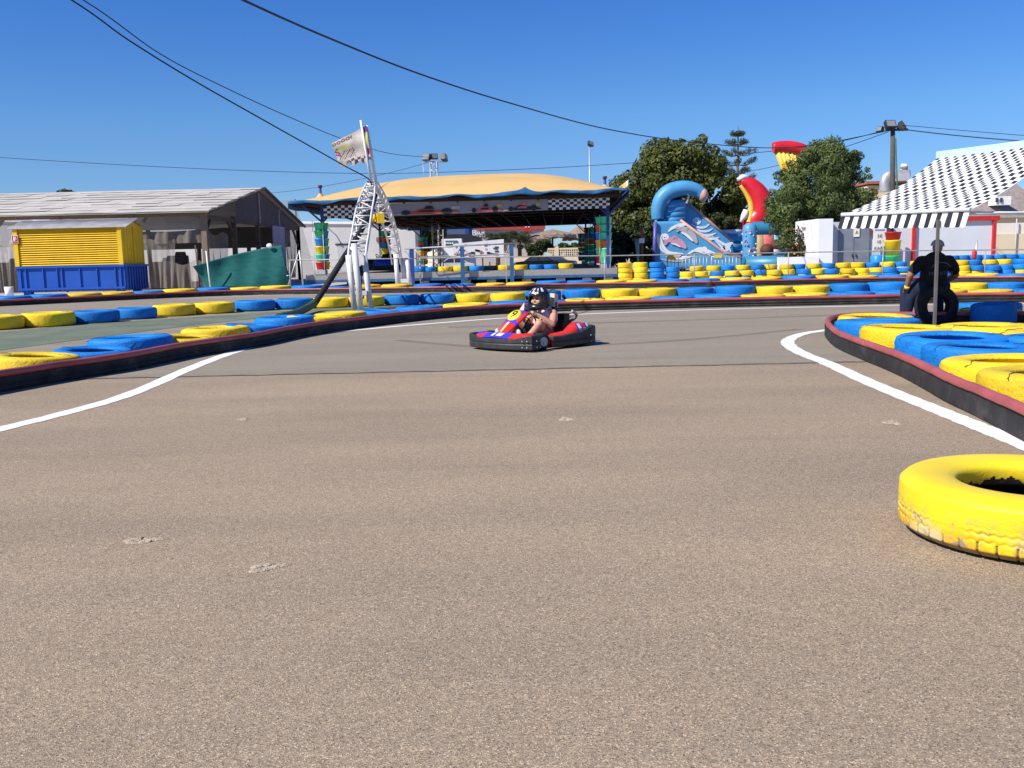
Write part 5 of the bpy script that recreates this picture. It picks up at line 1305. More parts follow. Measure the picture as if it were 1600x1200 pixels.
column(603, 64, [(0, 0, 'goboylr'[:2] + 'bylr'), (.06, .55, 'groblr')], 'second tub column, green over orange, behind the gantry far leg', h=.395)
column(659, 83, [(0, 0, 'tobyrg'), (.28, .40, 'gbrygo')], 'farthest thin tub column, teal over orange, behind the blue rail post', h=.395)
column(946, 48.55, [(0, 0, 'tttomt'), (-.22, .42, 'tobymr'), (.12, .55, 'mmgmbm')], 'front right tub column, mostly teal with one orange tub')
column(926, 66, [(0, 0, 'gbogtg'), (-.30, .3, 'rbygbg')], 'shaded right tub column just behind the front right one', h=.395)
column(914, 83, [(0, 0, 'gboggb'), (-.32, .3, 'bgoybg')], 'shaded right tub column at the back of the deck', h=.395)
# blue ramp posts and galvanised rails on the deck front
M_RAIL = mat('grey_handrail_pipe', (0.36, 0.355, 0.345), 0.5, 0.15, 5, metal=0.3)
rp = thing('ramp_railing', 'galvanised ramp railing on three blue posts at the pavilion front', 'railing', (P(722, 440, 47.6).x, 47.6, 0)); off = (P(722, 440, 47.6).x, 47.6, 0)
for px, pt_ in ((643, 389), (722, 385.5), (799, 381.5)):
    q = P(px, pt_, 47.6); b = MB(off); b.bar((q.x, 47.6, .12), (q.x, 47.6, q.z), .20); b.build('post', M_BLUS if px > 700 else M_DBLU, rp)
b = MB(off)
b.tube([P(632, 389, 47.5), P(722, 384, 47.5), P(812, 380, 47.5)], .036, 8); b.build('top_rail', M_RAIL, rp)
for a in ([(649, 390), (657, 401.5), (712, 400), (719, 388)], [(725, 387), (733, 400), (790, 397), (796, 384)]):
    b = MB(off); b.tube([P(x, y, 47.5) for x, y in a], .03, 8); b.build('lower_rail', M_RAIL, rp)
# tyres on the deck edge
DT = [('blue', 651, 661, 70), ('blue', 661, 682, 60), ('yellow', 684, 707, 58), ('yellow', 708, 731, 58), ('blue', 733, 756, 57), ('yellow', 778, 801, 56.5), ('yellow', 803, 825, 56), ('blue', 827, 849, 55.5), ('blue', 849, 871, 55), ('yellow', 872, 896, 54.5)]
cnt = {}
for c, xa_, xb_, y_ in DT:
    Y = 48.75; r_ = (xb_ - xa_) / 2 * Y / FPX if xb_ - xa_ > 15 else .42
    tyre(c, P((xa_ + xb_) / 2, 420, Y).x, Y, DZ, count_label(cnt, c, 'on the pavilion deck'), 'car tyres on the pavilion deck', small=True, scale=r_ / .345, zs=1.15)
# bumper cars parked at the left of the deck
def bumper_car(px, Y, rot, shell, label):
    q = P(px, 420, Y); r = thing('bumper_car', label, 'bumper car', (q.x, Y, DZ), rot, 'bumper cars on the deck')
    b = MB(); n = 28
    out = [(.62 * math.copysign(abs(math.cos(a)) ** .6, math.cos(a)), .95 * math.copysign(abs(math.sin(a)) ** .7, math.sin(a))) for a in [2 * PI * k / n for k in range(n)]]
    lv = [(1.0, .10), (1.05, .14), (1.05, .32), (1.0, .36)]
    b.add([(x * s, y * s, z) for s, z in lv for x, y in out], [(j * n + k, j * n + (k + 1) % n, (j + 1) * n + (k + 1) % n, (j + 1) * n + k) for j in range(3) for k in range(n)] + [tuple(range(n))[::-1]], True); b.build('rubber_bumper', M_RUB, r)
    b = MB(); lv = [(.95, .36, 0), (.9, .52, .0), (.72, .66, .10), (.45, .74, .25)]
    b.add([(x * s, y * s + d * .6, z) for s, z, d in lv for x, y in out], [(j * n + k, j * n + (k + 1) % n, (j + 1) * n + (k + 1) % n, (j + 1) * n + k) for j in range(3) for k in range(n)] + [tuple(3 * n + k for k in range(n))], True); b.build('shell', shell, r)
    b = MB(); b.box((0, -.45, .72), (.7, .16, .5), Matrix.Rotation(.25, 3, 'X'), .85); b.build('seat_back', M_RUB, r)
    b = MB(); b.tube([(0, .15, .6), (0, -.02, .88)], .02, 6); b.tube([(.16 * math.cos(a), -.02 + .06 * math.sin(a), .88 + .1 * math.sin(a)) for a in [2 * PI * k / 14 for k in range(14)]], .02, 6, closed=True); b.build('steering_wheel', M_RUB, r)
bumper_car(590, 52, 1.3, mat('black_car_shell', (0.02, 0.02, 0.025), 0.3), 'black bumper car parked at the left of the pavilion deck')
bumper_car(607, 51, .9, mat('blue_car_shell', (0.01, 0.05, 0.30), 0.3), 'blue bumper car parked behind the gantry far leg')
# long handrail along the back of the far track edge
hr = thing('track_handrail', 'long thin galvanised handrail on posts running behind the farthest tyres', 'railing', (P(1000, 430, 42).x, 42.2, 0)); off = (P(1000, 430, 42).x, 42.2, 0)
hx = [(451, 406.5), (560, 405), (690, 403), (820, 401), (960, 399.5), (1100, 397), (1240, 394.5), (1400, 392), (1600, 390), (1700, 389)]
b = MB(off); b.tube([P(x, y, 42.2) for x, y in hx], .025, 8); b.build('rail_pipe', M_RAIL, hr)
for px in (452, 656, 791, 945, 1085, 1232, 1380, 1540):
    y = np.interp(px, [h[0] for h in hx], [h[1] for h in hx]); q = P(px, float(y), 42.2)
    b = MB(off); b.tube([(q.x, 42.2, 0), (q.x, 42.2, q.z)], .028, 8); b.build('post', M_RAIL, hr)
# ================================================================ stacked car-tyre wall behind the far barrier
SG = 'car tyres stacked behind the far barrier'
def stack(px, Y, cols, text, r=None, jit=.03):
    n = len(cols)
    for i, c in enumerate(cols):
        q = P(px, 430, Y)
        lay = ['bottom', 'second', 'third', 'fourth'][i] if i < n - 1 else 'top'
        tyre(c, q.x + TR.uniform(-jit, jit), Y + TR.uniform(-jit, jit), .215 * .97 * 1.15 * i, f'{lay} {c} tyre, {text}', SG, small=True, scale=(r or .345) / .345, zs=1.15, tilt=(TR.uniform(-.04, .04), TR.uniform(-.04, .04)))
stack(977.5, 45.6, ['yellow', 'yellow', 'yellow', 'yellow'], 'the left tall yellow stack beside the pavilion deck')
stack(1001, 45.4, ['yellow', 'yellow', 'yellow', 'yellow'], 'the right tall yellow stack beside the tall blue stack')
stack(1026.5, 45.2, ['blue', 'blue', 'blue', 'blue'], 'the tall blue stack between yellow and low blue')
stack(1051, 45.2, ['blue', 'blue', 'blue'], 'the low blue stack left of the mixed wall')
WALL = [('y', 'yy'), ('y', 'yb'), ('y', 'by'), ('b', 'yy'), ('b', 'yy'), ('y', 'bb'), ('y', 'yb'), ('b', 'yb'), ('y', 'by'), ('b', 'yb'), ('b', 'bb'), ('y', 'yy'), ('y', 'yb'), ('b', 'yy'), ('b', 'by'), ('y', 'by'), ('b', 'by'), ('b', 'yy'), ('b', 'by'), ('y', 'yb'), ('y', 'bb'), ('b', 'by'), ('b', 'by'), ('y', 'bb')]
C2 = {'y': 'yellow', 'b': 'blue'}
for k, (lo, up) in enumerate(WALL):
    px = 1074 + 22.6 * k
    stack(px, 45.0 + .12 * math.sin(k * 1.7), [C2[lo], C2[up[0]]], f'{ORD[k]} front stack from left in the mixed wall', jit=.06)
for k in range(23):
    px = 1090 + 22.8 * k + TR.uniform(-3, 3); seq = [C2[q] for q in ('yby', 'byy', 'ybb', 'bby', 'yyb')[k % 5]]
    stack(px, 46.3 + TR.uniform(-.15, .15), seq, f'{ORD[k]} back stack from left in the mixed wall', jit=.06)
for k, px in enumerate((1487, 1503, 1521, 1540, 1558, 1578, 1597)):
    stack(px, 48.2, ['blue', 'blue', 'blue', 'blue'] if k % 3 else ['blue', 'blue', 'blue', 'blue', 'blue'][:4], f'{ORD[k]} tall blue stack from left behind the mixed wall', r=.33)

# ================================================================ background buildings
def wallbox(b, px0, px1, ytop, Y, depth, z0=0.0):
    a = P(px0, ytop, Y); c = P(px1, ytop, Y)
    b.span((a.x, Y, z0), (c.x, Y + depth, (a.z + c.z) / 2)); return a, c
M_GWALL = mat('pale_grey_rendered_wall', (0.56, 0.54, 0.51), 0.9, 0.07, 0.4, dirt=(0.42, 0.40, 0.38), dirt_amt=0.4)
M_CRM = mat('cream_rendered_wall', (0.68, 0.56, 0.38), 0.9, 0.06, 0.5, dirt=(0.5, 0.42, 0.3), dirt_amt=0.3)
M_BRK = mat('brown_roof_tile', (0.22, 0.15, 0.11), 0.9, 0.25, 2, 0.4, 8)
M_DARK = mat('dark_opening', (0.03, 0.03, 0.035), 0.6, 0.2)
M_GLASS = mat('dark_window_glass', (0.04, 0.05, 0.07), 0.15, 0.2, spec=0.6)
bd = thing('warehouse', 'long low pale grey warehouse with a dark doorway behind the hall and pavilion', 'building', (P(500, 430, 100).x, 100, 0)); off = tuple(bd.location)
zl, zr_ = P(470, 341, 100).z, P(640, 351, 100).z
xl_, xr_ = P(-60, 341, 100).x, P(648, 351, 100).x
b = MB(off); b.prism([(xl_, 100, 0), (xr_, 100, 0), (xr_, 100, zr_), (xl_, 100, zl + .4)], (0, 0, 0), (0, 14, 0)); b.build('wall', M_GWALL, bd)
b = MB(off); b.prism([(xl_ - .2, 99.8, zl + .4), (xr_ + .2, 99.8, zr_), (xr_ + .2, 99.8, zr_ + .25), (xl_ - .2, 99.8, zl + .65)], (0, 0, 0), (0, 14.4, 0)); b.build('parapet', M_WHITE, bd)
q0, q1 = P(527, 383, 99.9), P(556, 383, 99.9)
b = MB(off); b.span((q0.x, 99.88, 0), (q1.x, 99.98, q0.z)); b.build('door', M_GREY, bd)
b = MB(off); b.span((q0.x - .2, 99.82, q0.z), (q1.x + .2, 99.97, q0.z + .15)); b.build('door_lintel', M_DARK, bd)
q0, q1 = P(588, 371, 99.9), P(594, 378, 99.9)
b = MB(off); b.span((q0.x, 99.8, q1.z), (q1.x, 99.98, q0.z)); b.build('window', M_BRK, bd)
q0 = P(505, 350, 99.5); b = MB(off); b.tube([(q0.x, 99.9, q0.z), (q0.x, 99.2, q0.z + .2), (q0.x, 98.9, q0.z - .1)], .06, 6); b.ball((q0.x, 98.8, q0.z - .2), .18, 6); b.build('wall_lamp', M_GREY, bd)
# dark blue building and red-trimmed bar beyond the pavilion
b2 = thing('blue_building', 'flat dark blue building seen under the pavilion roof', 'building', (P(700, 400, 125).x, 125, 0)); off = tuple(b2.location)
b = MB(off); wallbox(b, 640, 742, 345, 125, 10); b.build('wall', mat('slate_blue_wall', (0.07, 0.10, 0.20), 0.8, 0.12, .6), b2)
b = MB(off); q0, q1 = P(727, 350, 124.8), P(733, 372, 124.8); b.span((q0.x, 124.7, q1.z), (q1.x, 124.95, q0.z + 1)); b.build('pilaster', M_DBLU, b2)
b3 = thing('bar_building', 'pale low building with a red roof edge and BAR lettering behind the palms', 'building', (P(790, 400, 122).x, 122, 0)); off = tuple(b3.location)
b = MB(off); wallbox(b, 742.5, 850, 358, 122, 9); b.build('wall', mat('pale_pinkish_wall', (0.48, 0.42, 0.38), 0.9, 0.1, .6), b3)
b = MB(off); q0, q1 = P(742, 352, 121.7), P(852, 350, 121.7); b.bar((q0.x, 121.7, q0.z - .2), (q1.x, 121.7, q1.z - .3), .3, .7); b.build('red_roof_edge', mat('dull_red_trim', (0.42, 0.05, 0.045), 0.7, 0.1), b3)
q0 = P(748, 364, 121.8); text_mesh('bar_lettering', 'BAR', .95, M_WHITE, b3, (q0.x - off[0], -.30, q0.z), (PI / 2, 0, 0), .02)
rs = P(824, 357, 110); b4 = thing('red_sign', 'small red cube-like sign above the thatched parasols', 'sign', (rs.x, 110, 0)); off = tuple(b4.location)
b = MB(off); b.box((rs.x, 110, rs.z), (.72, .3, .85)); b.build('panel', mat('bright_red_sign', (0.60, 0.02, 0.02), 0.5, 0.05), b4)
b = MB(off); b.tube([(rs.x, 110.05, 0), (rs.x, 110.05, rs.z - .3)], .06, 6); b.build('post', M_GREY, b4)
b = MB(off); b.box((rs.x - .16, 109.82, rs.z + .22), (.2, .04, .2)); b.box((rs.x + .18, 109.82, rs.z + .22), (.2, .04, .2)); b.build('white_mark', M_WHITE, b4)
# dark tarpaulin shed, white cabin with green panel, trailer, tank, ladder, hedge
tp = thing('tarpaulin_shed', 'dark tarpaulin covered shed roof before the blue building', 'shed', (P(720, 400, 112).x, 112, 0)); off = tuple(tp.location)
b = MB(off); pts = [P(x, y, 112) for x, y in ((690, 366), (734, 366), (752, 371), (756, 392), (690, 392))]
b.prism([(p.x, 112, p.z) for p in pts], (0, 0, 0), (0, 4, -.2)); b.build('tarpaulin', mat('black_tarpaulin', (0.025, 0.027, 0.035), 0.6, 0.3, 1, 0.5, 2), tp)
for px in (692, 754):
    b = MB(off); x = P(px, 400, 112).x; b.bar((x, 112.2, 0), (x, 112.2, P(px, 390, 112).z), .15); b.build('post', M_DARK, tp)
wc = thing('white_cabin', 'white cabin with a dark green panel of small white squares', 'cabin', (P(705, 400, 104).x, 104, 0)); off = tuple(wc.location)
b = MB(off); wallbox(b, 690, 721, 373, 104, 2.5); b.build('wall', M_WHITE, wc)
b = MB(off); q0, q1 = P(696, 376, 103.9), P(715, 384, 103.9); b.span((q0.x, 103.9, q1.z), (q1.x, 103.98, q0.z)); b.build('green_panel', mat('dark_teal_panel', (0.06, 0.15, 0.15), 0.6), wc)
b = MB(off)
for px in (696.5, 700, 703.5, 707): q = P(px, 380, 103.85); b.box((q.x, 103.85, q.z), (.16, .04, .16))
b.build('white_square', M_WHITE, wc)['kind'] = 'stuff'
trl = thing('advertising_trailer', 'white trailer covered in faded red and grey advertising, behind the deck', 'trailer', (P(748, 410, 95).x, 95, 0)); off = tuple(trl.location)
cA, cB, cC, cD = P(708, 381, 95), P(787, 373.5, 95), P(787, 401, 95), P(708, 404, 95)
b = MB(off); b.prism([(p.x, 95, p.z) for p in (cD, cC, cB, cA)], (0, 0, 0), (0, 2.2, 0)); b.build('body', mat('white_trailer_panel', (0.74, 0.73, 0.74), 0.5, 0.05, 1), trl)
b = MB(off); RW = random.Random(2)
for k in range(26):
    u, v = RW.uniform(.04, .9), RW.uniform(.12, .9); p = cA.lerp(cB, u).lerp(cD.lerp(cC, u), v); b.k = RW.choice((0, 0, 1, 2)) if u < .62 else RW.choice((1, 2, 2)); b.box((p.x, 94.97, p.z), (RW.uniform(.15, .6), .04, RW.uniform(.05, .22)), Matrix.Rotation(RW.uniform(-.3, .3), 3, 'Y'))
b.build('printed_graphics', [mat('faded_red_print', (0.50, 0.16, 0.16), 0.6), mat('grey_print', (0.42, 0.42, 0.44), 0.6), mat('dark_print', (0.05, 0.05, 0.06), 0.6)], trl)['kind'] = 'stuff'
for px in (733, 742):
    q = P(px, 408, 95); b = MB(off); b.lathe([(0, -.1), (.34, -.1), (.36, .1), (0, .1)], 18, (q.x, 95.0, .36), Matrix.Rotation(PI / 2, 3, 'X')); b.build('wheel', M_RUB, trl)
b = MB(off); q = P(765, 404, 95); b.bar((q.x, 95.3, 0), (q.x, 95.3, 1.0), .12); b.bar((P(712, 404, 95).x, 95.3, 0), (P(712, 404, 95).x, 95.3, 1.0), .12); b.build('prop_leg', M_DKST, trl)
tk = P(680, 396, 92); o = MB((tk.x, 92, 0)); o.lathe([(0, 0), (.95, .02), (1.0, .15), (1.0, 1.75), (.9, 2.0), (.3, 2.15), (.28, 2.3), (0, 2.3)], 20, (tk.x, 92, 0)); tag(o.build('water_tank', M_CREAM), 'cream round water tank behind the back tub column', 'tank')
ld = thing('white_ladder', 'white wooden ladder standing upright under the pavilion back edge', 'ladder', (P(689, 410, 86).x, 86.5, 0)); off = tuple(ld.location)
b = MB(off)
for px in (684.5, 692): b.bar((P(px, 400, 86.5).x, 86.5, 0), (P(px, 357, 86.5).x, 86.5, P(px, 358, 86.5).z), .09)
b.build('side_rail', mat('cream_wood', (0.58, 0.54, 0.46), 0.8, 0.1), ld)['kind'] = 'stuff'
b = MB(off)
for z in np.arange(.4, 3.8, .62): b.bar((P(684.5, 400, 86.5).x, 86.5, z), (P(692, 400, 86.5).x, 86.5, z), .06)
b.build('rung', MATS['cream_wood'], ld)['kind'] = 'stuff'
# white car in front of the trailer, dark car beyond the blue post
def car(px, Y, rot, paint, label, s=1.0):
    q = P(px, 410, Y); r = thing('parked_car', label, 'car', (q.x, Y, 0), rot, 'cars parked behind the pavilion')
    b = MB(); prof = [(-2.1, .35), (-2.1, .75), (-1.95, .92), (-1.1, 1.0), (-.45, 1.43), (.75, 1.46), (1.45, 1.02), (2.05, .88), (2.12, .4)]
    secs = []
    for y, wv in ((-.85, .0), (-.80, 1), (.80, 1), (.85, 0)): secs.append(y)
    vs = []
    for y, inset in ((-.84, 0), (.84, 0)):
        for x, z in prof: vs.append((x, y * (1 - .16 * max(0, z - .9) / .55), z))
    k = len(prof); b.add(vs, [tuple(reversed(range(k))), tuple(range(k, 2 * k))] + [(i, (i + 1) % k, k + (i + 1) % k, k + i) for i in range(k)], False); b.build('body', paint, r)
    for sy in (-1, 1):
        b = MB(); f = lambda x, z, d=.012: (x, sy * (.84 * (1 - .16 * max(0, z - .9) / .55) + d), z)
        b.add([f(-1.0, 1.02), f(-.42, 1.38), f(.1, 1.40), f(.1, 1.02)], [(0, 1, 2, 3)]); b.add([f(.18, 1.02), f(.18, 1.40), f(.70, 1.40), f(1.3, 1.02)], [(0, 1, 2, 3)]); b.build('side_window', M_GLASS, r)
        for x in (-1.3, 1.3):
            b = MB(); b.lathe([(0, -.11), (.2, -.12), (.31, -.1), (.32, .1), (.2, .12), (0, .1)], 18, (x, sy * .78, .32), Matrix.Rotation(PI / 2, 3, 'X')); b.build('wheel', M_RUB, r)
    for x0_, z0_, x1_, z1_ in ((-1.08, 1.02, -.47, 1.42), (.78, 1.44, 1.42, 1.04)):
        b = MB(); b.add([(x0_ - .012 if x0_ < 0 else x0_ + .015, -.7, z0_), (x0_ - .012 if x0_ < 0 else x0_ + .015, .7, z0_), (x1_ - .012 if x0_ < 0 else x1_ + .015, .7, z1_), (x1_ - .012 if x0_ < 0 else x1_ + .015, -.7, z1_)], [(0, 1, 2, 3)]); b.build('windscreen', M_GLASS, r)
    for sy in (-.6, .6):
        b = MB(); b.ball((2.08, sy, .72), .11, 6, (.5, 1.2, .8)); b.build('headlight', M_WHITE, r)
car(705, 91, .25, mat('white_car_paint', (0.72, 0.72, 0.72), 0.3, 0.03), 'white car parked behind the deck, under the ladder')
car(838, 90, .1, mat('black_car_paint', (0.012, 0.012, 0.02), 0.25, 0.1), 'dark car parked behind the right blue rail post')
car(868, 97, 2.9, mat('navy_car_paint', (0.02, 0.025, 0.06), 0.3, 0.1), 'navy car parked in front of the cream balustrade')
# balustrade wall
bw = thing('balustrade_wall', 'cream pierced balustrade wall under the thatched parasols', 'wall', (P(885, 410, 104).x, 104, 0)); off = tuple(bw.location)
a, c = P(856, 389, 104), P(910, 387, 104)
b = MB(off); b.span((a.x - 4, 104, 0), (c.x, 104.3, P(880, 400, 104).z)); b.span((a.x, 104, a.z - .1), (c.x, 104.3, a.z + .08))
b.build('wall', M_CRM, bw)
zlo, zhi = P(880, 400, 104).z, a.z - .1
nb2 = 16
for k in range(nb2 + 1):
    x = a.x + (c.x - a.x) * k / nb2; b = MB(off); b.span((x - .05, 104.02, zlo), (x + .05, 104.25, zhi)); b.build('baluster', M_CRM, bw)
for z in (zlo + (zhi - zlo) * .35, zlo + (zhi - zlo) * .68): b = MB(off); b.span((a.x, 104.03, z - .03), (c.x, 104.26, z + .03)); b.build('cross_rail', M_CRM, bw)
for px in (870, 907): b = MB(off); x = P(px, 390, 104).x; b.span((x - .2, 103.95, 0), (x + .2, 104.35, a.z + .25)); b.build('pier', M_CRM, bw)
# thatched parasols
M_THATCH = mat('dry_thatch', (0.26, 0.19, 0.14), 0.95, 0.35, 5, 0.6, 30, stretch=(1, 1, .25))
def parasol(px, ptop, pbot, hw, Y, label):
    q = P(px, ptop, Y); r = thing('thatched_parasol', label, 'parasol', (q.x, Y, 0), 0, 'thatched parasols behind the balustrade')
    zt_, ze_ = q.z, P(px, pbot, Y).z; R_ = hw * Y / FPX; rn = random.Random(int(px)); b = MB()
    n = 40; lv = [(0.04, zt_), (.35, zt_ - (zt_ - ze_) * .30), (.7, zt_ - (zt_ - ze_) * .62), (1, ze_ + .1), (1.02, ze_ - .25), (.85, ze_ + .05)]
    b.add([(R_ * f * (1 + rn.uniform(-.03, .03)) * math.cos(2 * PI * k / n), R_ * f * (1 + rn.uniform(-.03, .03)) * math.sin(2 * PI * k / n), z + rn.uniform(-.10, .05) * f) for f, z in lv for k in range(n)],
          [(j * n + k, j * n + (k + 1) % n, (j + 1) * n + (k + 1) % n, (j + 1) * n + k) for j in range(len(lv) - 1) for k in range(n)], False); b.build('thatch', M_THATCH, r)
    b = MB(); b.tube([(0, 0, 0), (0, 0, zt_ - .2)], .12, 8); b.build('pole', M_DWOOD, r)
parasol(863, 358, 368, 36, 113, 'wide thatched parasol at the centre beneath the red sign')
parasol(905, 352, 372, 26, 116, 'thatched parasol at the right, beside the shaded tub columns')
parasol(838, 366, 375, 22, 111, 'low thatched parasol at the left, partly behind palms')
# beige houses and tower far behind, right
hb = thing('beige_house', 'beige house with red roof line and chimney behind the olive tree and awning', 'house', (P(1400, 400, 85).x, 85, 0)); off = tuple(hb.location)
b = MB(off); wallbox(b, 1355, 1450, 289, 85, 9); b.build('wall', M_CRM, hb)
b = MB(off); q0, q1 = P(1353, 287, 84.9), P(1452, 287, 84.9); b.span((q0.x, 84.7, q0.z - .05), (q1.x, 94.2, q0.z + .2)); b.build('roof_edge', mat('terracotta', (0.36, 0.12, 0.07), 0.8, 0.15), hb)
b = MB(off); q0, q1 = P(1425, 283, 84), P(1425, 253, 84); b.tube([(q0.x - .15, 86, q0.z - 1.5), (q0.x + .1, 86, q1.z)], [.30, .27], 12); b.k = 1; b.tube([(q0.x + .1, 86, q1.z - .6), (q0.x + .1, 86, q1.z - .2)], .31, 12); b.build('chimney', [M_WHITE, M_BRK], hb)
b = MB(off); b.tube(smooth_path([P(1382, 300, 84), P(1382, 285, 84), P(1386, 276, 84), P(1396, 273, 84), P(1420, 273, 84)], 6), .42, 12); b.build('duct', M_GALV, hb)
b = MB(off); q0, q1 = P(1398, 283, 83.9), P(1418, 271, 83.9); b.span((q0.x, 83.4, q0.z), (q1.x, 84.6, q1.z)); b.build('air_unit', M_GREY, hb)
h2 = thing('brown_roof_house', 'house with a brown tiled roof and white windows beyond the red framed panels', 'house', (P(1570, 400, 75).x, 75, 0)); off = tuple(h2.location)
b = MB(off); wallbox(b, 1490, 1640, 340, 75, 8); b.build('wall', M_CRM, h2)
b = MB(off); pts = [P(x, y, 74.4) for x, y in ((1482, 343), (1650, 337), (1625, 284), (1545, 290))]; b.prism([(p.x, 74.4 + (3.2 if i > 1 else 0), p.z) for i, p in enumerate(pts)], (0, 0, 0), (0, .2, .1)); b.build('roof', mat('grey_brown_tiles', (0.25, 0.21, 0.19), 0.9, 0.2, 3, .3, 10), h2)
b = MB(off)
q0, q1 = P(1552, 321, 74.8), P(1575, 307, 74.8); b.span((q0.x, 74.3, q0.z), (q1.x, 75.6, q1.z)); b.build('dormer', M_WHITE, h2)
b = MB(off); q0, q1 = P(1556, 316, 74.2), P(1560, 309, 74.2); b.span((q0.x, 74.2, q0.z), (q1.x, 74.28, q1.z)); q0, q1 = P(1563, 316, 74.2), P(1567, 309, 74.2); b.span((q0.x, 74.2, q0.z), (q1.x, 74.28, q1.z)); b.build('window', M_GLASS, h2)['kind'] = 'stuff'
h3 = thing('beige_wall', 'beige boundary wall at the right edge beyond the blue stacks', 'wall', (P(1580, 410, 58).x, 58, 0)); off = tuple(h3.location)
b = MB(off); wallbox(b, 1556, 1720, 347, 58, .4); b.build('white_top', mat('cream_white_wall', (0.74, 0.68, 0.58), 0.9, 0.05), h3)
b = MB(off); a, c = P(1556, 366, 57.9), P(1720, 366, 57.9); b.span((a.x, 57.9, 0), (c.x, 57.995, a.z)); b.build('beige_dado', M_CRM, h3)
b = MB(off); x = P(1587, 380, 57.8).x; b.tube([(x, 57.8, 0), (x, 57.8, 3)], .04, 6); b.build('pipe', M_GREY, h3)
# white service block with grey doors, low wall, notices
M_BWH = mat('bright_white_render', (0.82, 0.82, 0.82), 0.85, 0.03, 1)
sb = thing('service_block', 'small white rendered block with grey double doors and a warning notice', 'building', (P(1320, 420, 50).x, 50, 0)); off = tuple(sb.location)
a, c = P(1279, 342, 50), P(1302, 342, 50)
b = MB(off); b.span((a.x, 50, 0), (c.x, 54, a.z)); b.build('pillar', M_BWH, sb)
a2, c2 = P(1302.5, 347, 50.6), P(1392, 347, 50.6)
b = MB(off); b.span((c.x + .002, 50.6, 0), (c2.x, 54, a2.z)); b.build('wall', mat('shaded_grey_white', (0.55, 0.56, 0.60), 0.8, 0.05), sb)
b = MB(off); a3 = P(1217, 402, 49.8); b.span((a3.x, 49.8, 0), (a.x - .003, 50.1, a3.z)); b.build('low_wall', M_BWH, sb)
d0, d1 = P(1311.5, 353, 50.5), P(1357, 413, 50.5)
M_DOOR = mat('grey_steel_door', (0.20, 0.22, 0.26), 0.5, 0.15, 2)
xm = (d0.x + d1.x) / 2
for xx0, xx1 in ((d0.x, xm - .015), (xm + .015, d1.x)):
    b = MB(off); b.span((xx0, 50.48, .05), (xx1, 50.59, d0.z)); dr = b.build('door', M_DOOR, sb)
    b = MB(off); b.box((xm + (.1 if xx0 > xm - .01 else -.1), 50.44, 1.05), (.04, .05, .16)); b.build('handle', M_DKST, dr)
b = MB(off); q = P(1339, 363, 50.4); b.box((q.x, 50.45, q.z), (.30, .03, .46)); wn = b.build('warning_notice', M_WHITE, sb)
b = MB(off); b.k = 0; b.prism([(q.x - .11, 0, q.z - .08), (q.x + .11, 0, q.z - .08), (q.x, 0, q.z + .13)], (0, 50.425, 0), (0, 50.434, 0)); b.k = 1; b.box((q.x, 50.42, q.z), (.025, .008, .10)); b.build('triangle', [mat('warning_orange', (0.75, 0.36, 0.02), 0.6), M_DARK], wn)
b = MB(off); q = P(1362.5, 363, 50.4); b.box((q.x, 50.5, q.z), (.18, .1, .24)); b.build('red_box', mat('maroon_box', (0.18, 0.06, 0.05), 0.6), sb)
ns = thing('price_notice', 'white paper price notice with grey lettering right of the grey doors', 'sign', (P(1373, 380, 50.2).x, 50.2, 0)); off = tuple(ns.location)
a, c = P(1365.5, 350, 50.2), P(1384, 391, 50.2)
b = MB(off); b.span((a.x, 50.2, c.z), (c.x, 50.25, a.z)); b.build('paper', M_WHITE, ns)
M_INK = mat('grey_ink', (0.16, 0.16, 0.18), 0.7)
for y, t in ((369, '5€'), (378, '10 \''), (388, 'KART')):
    q = P(1374.5, y, 50.2); text_mesh('lettering', t, .24, M_INK, ns, (q.x - off[0], -.02, q.z), (PI / 2, 0, 0), .003)
b = MB(off); q = P(1374, 358.5, 50.2); b.box((q.x, 50.18, q.z), (.5, .02, .06)); b.build('heading_line', mat('pale_blue_ink', (0.35, 0.5, 0.62), 0.7), ns)
b = MB(off); b.span((a.x, 50.22, 0), (a.x + .05, 50.27, c.z)); b.build('post', M_GREY, ns)
q = P(1394, 410, 49.6); dc = thing('drum_column', 'red, yellow and green stack of plastic tubs beside the price notice', 'column', (q.x, 49.6, 0)); 
for i, (c_, hh, rr) in enumerate((('b', .40, .36), ('g', .62, .37), ('y', .78, .40), ('r', .40, .40))):
    z = (0, .41, 1.04, 1.83)[i]; b = MB(); b.lathe([(0, z), (rr * .84, z), (rr, z + hh * .85), (rr * 1.05, z + hh * .88), (rr * 1.05, z + hh * .97), (0, z + hh * .98)], 20); b.build('tub', TUBM[c_], dc)
b = MB(); b.tube([(.0, .42, 0), (.0, .42, 2.9)], .16, 10); b.build('post', M_RUB, dc)
q = P(1371, 404, 49.3); o = MB((q.x, 49.3, 0)); o.lathe([(0, 0), (.30, 0), (.33, .5), (.36, 1.0), (.30, 1.05), (0, 1.06)], 16, (q.x, 49.3, 0)); tag(o.build('blue_barrel', TUBM['b']), 'blue barrel below the white price notice', 'barrel')
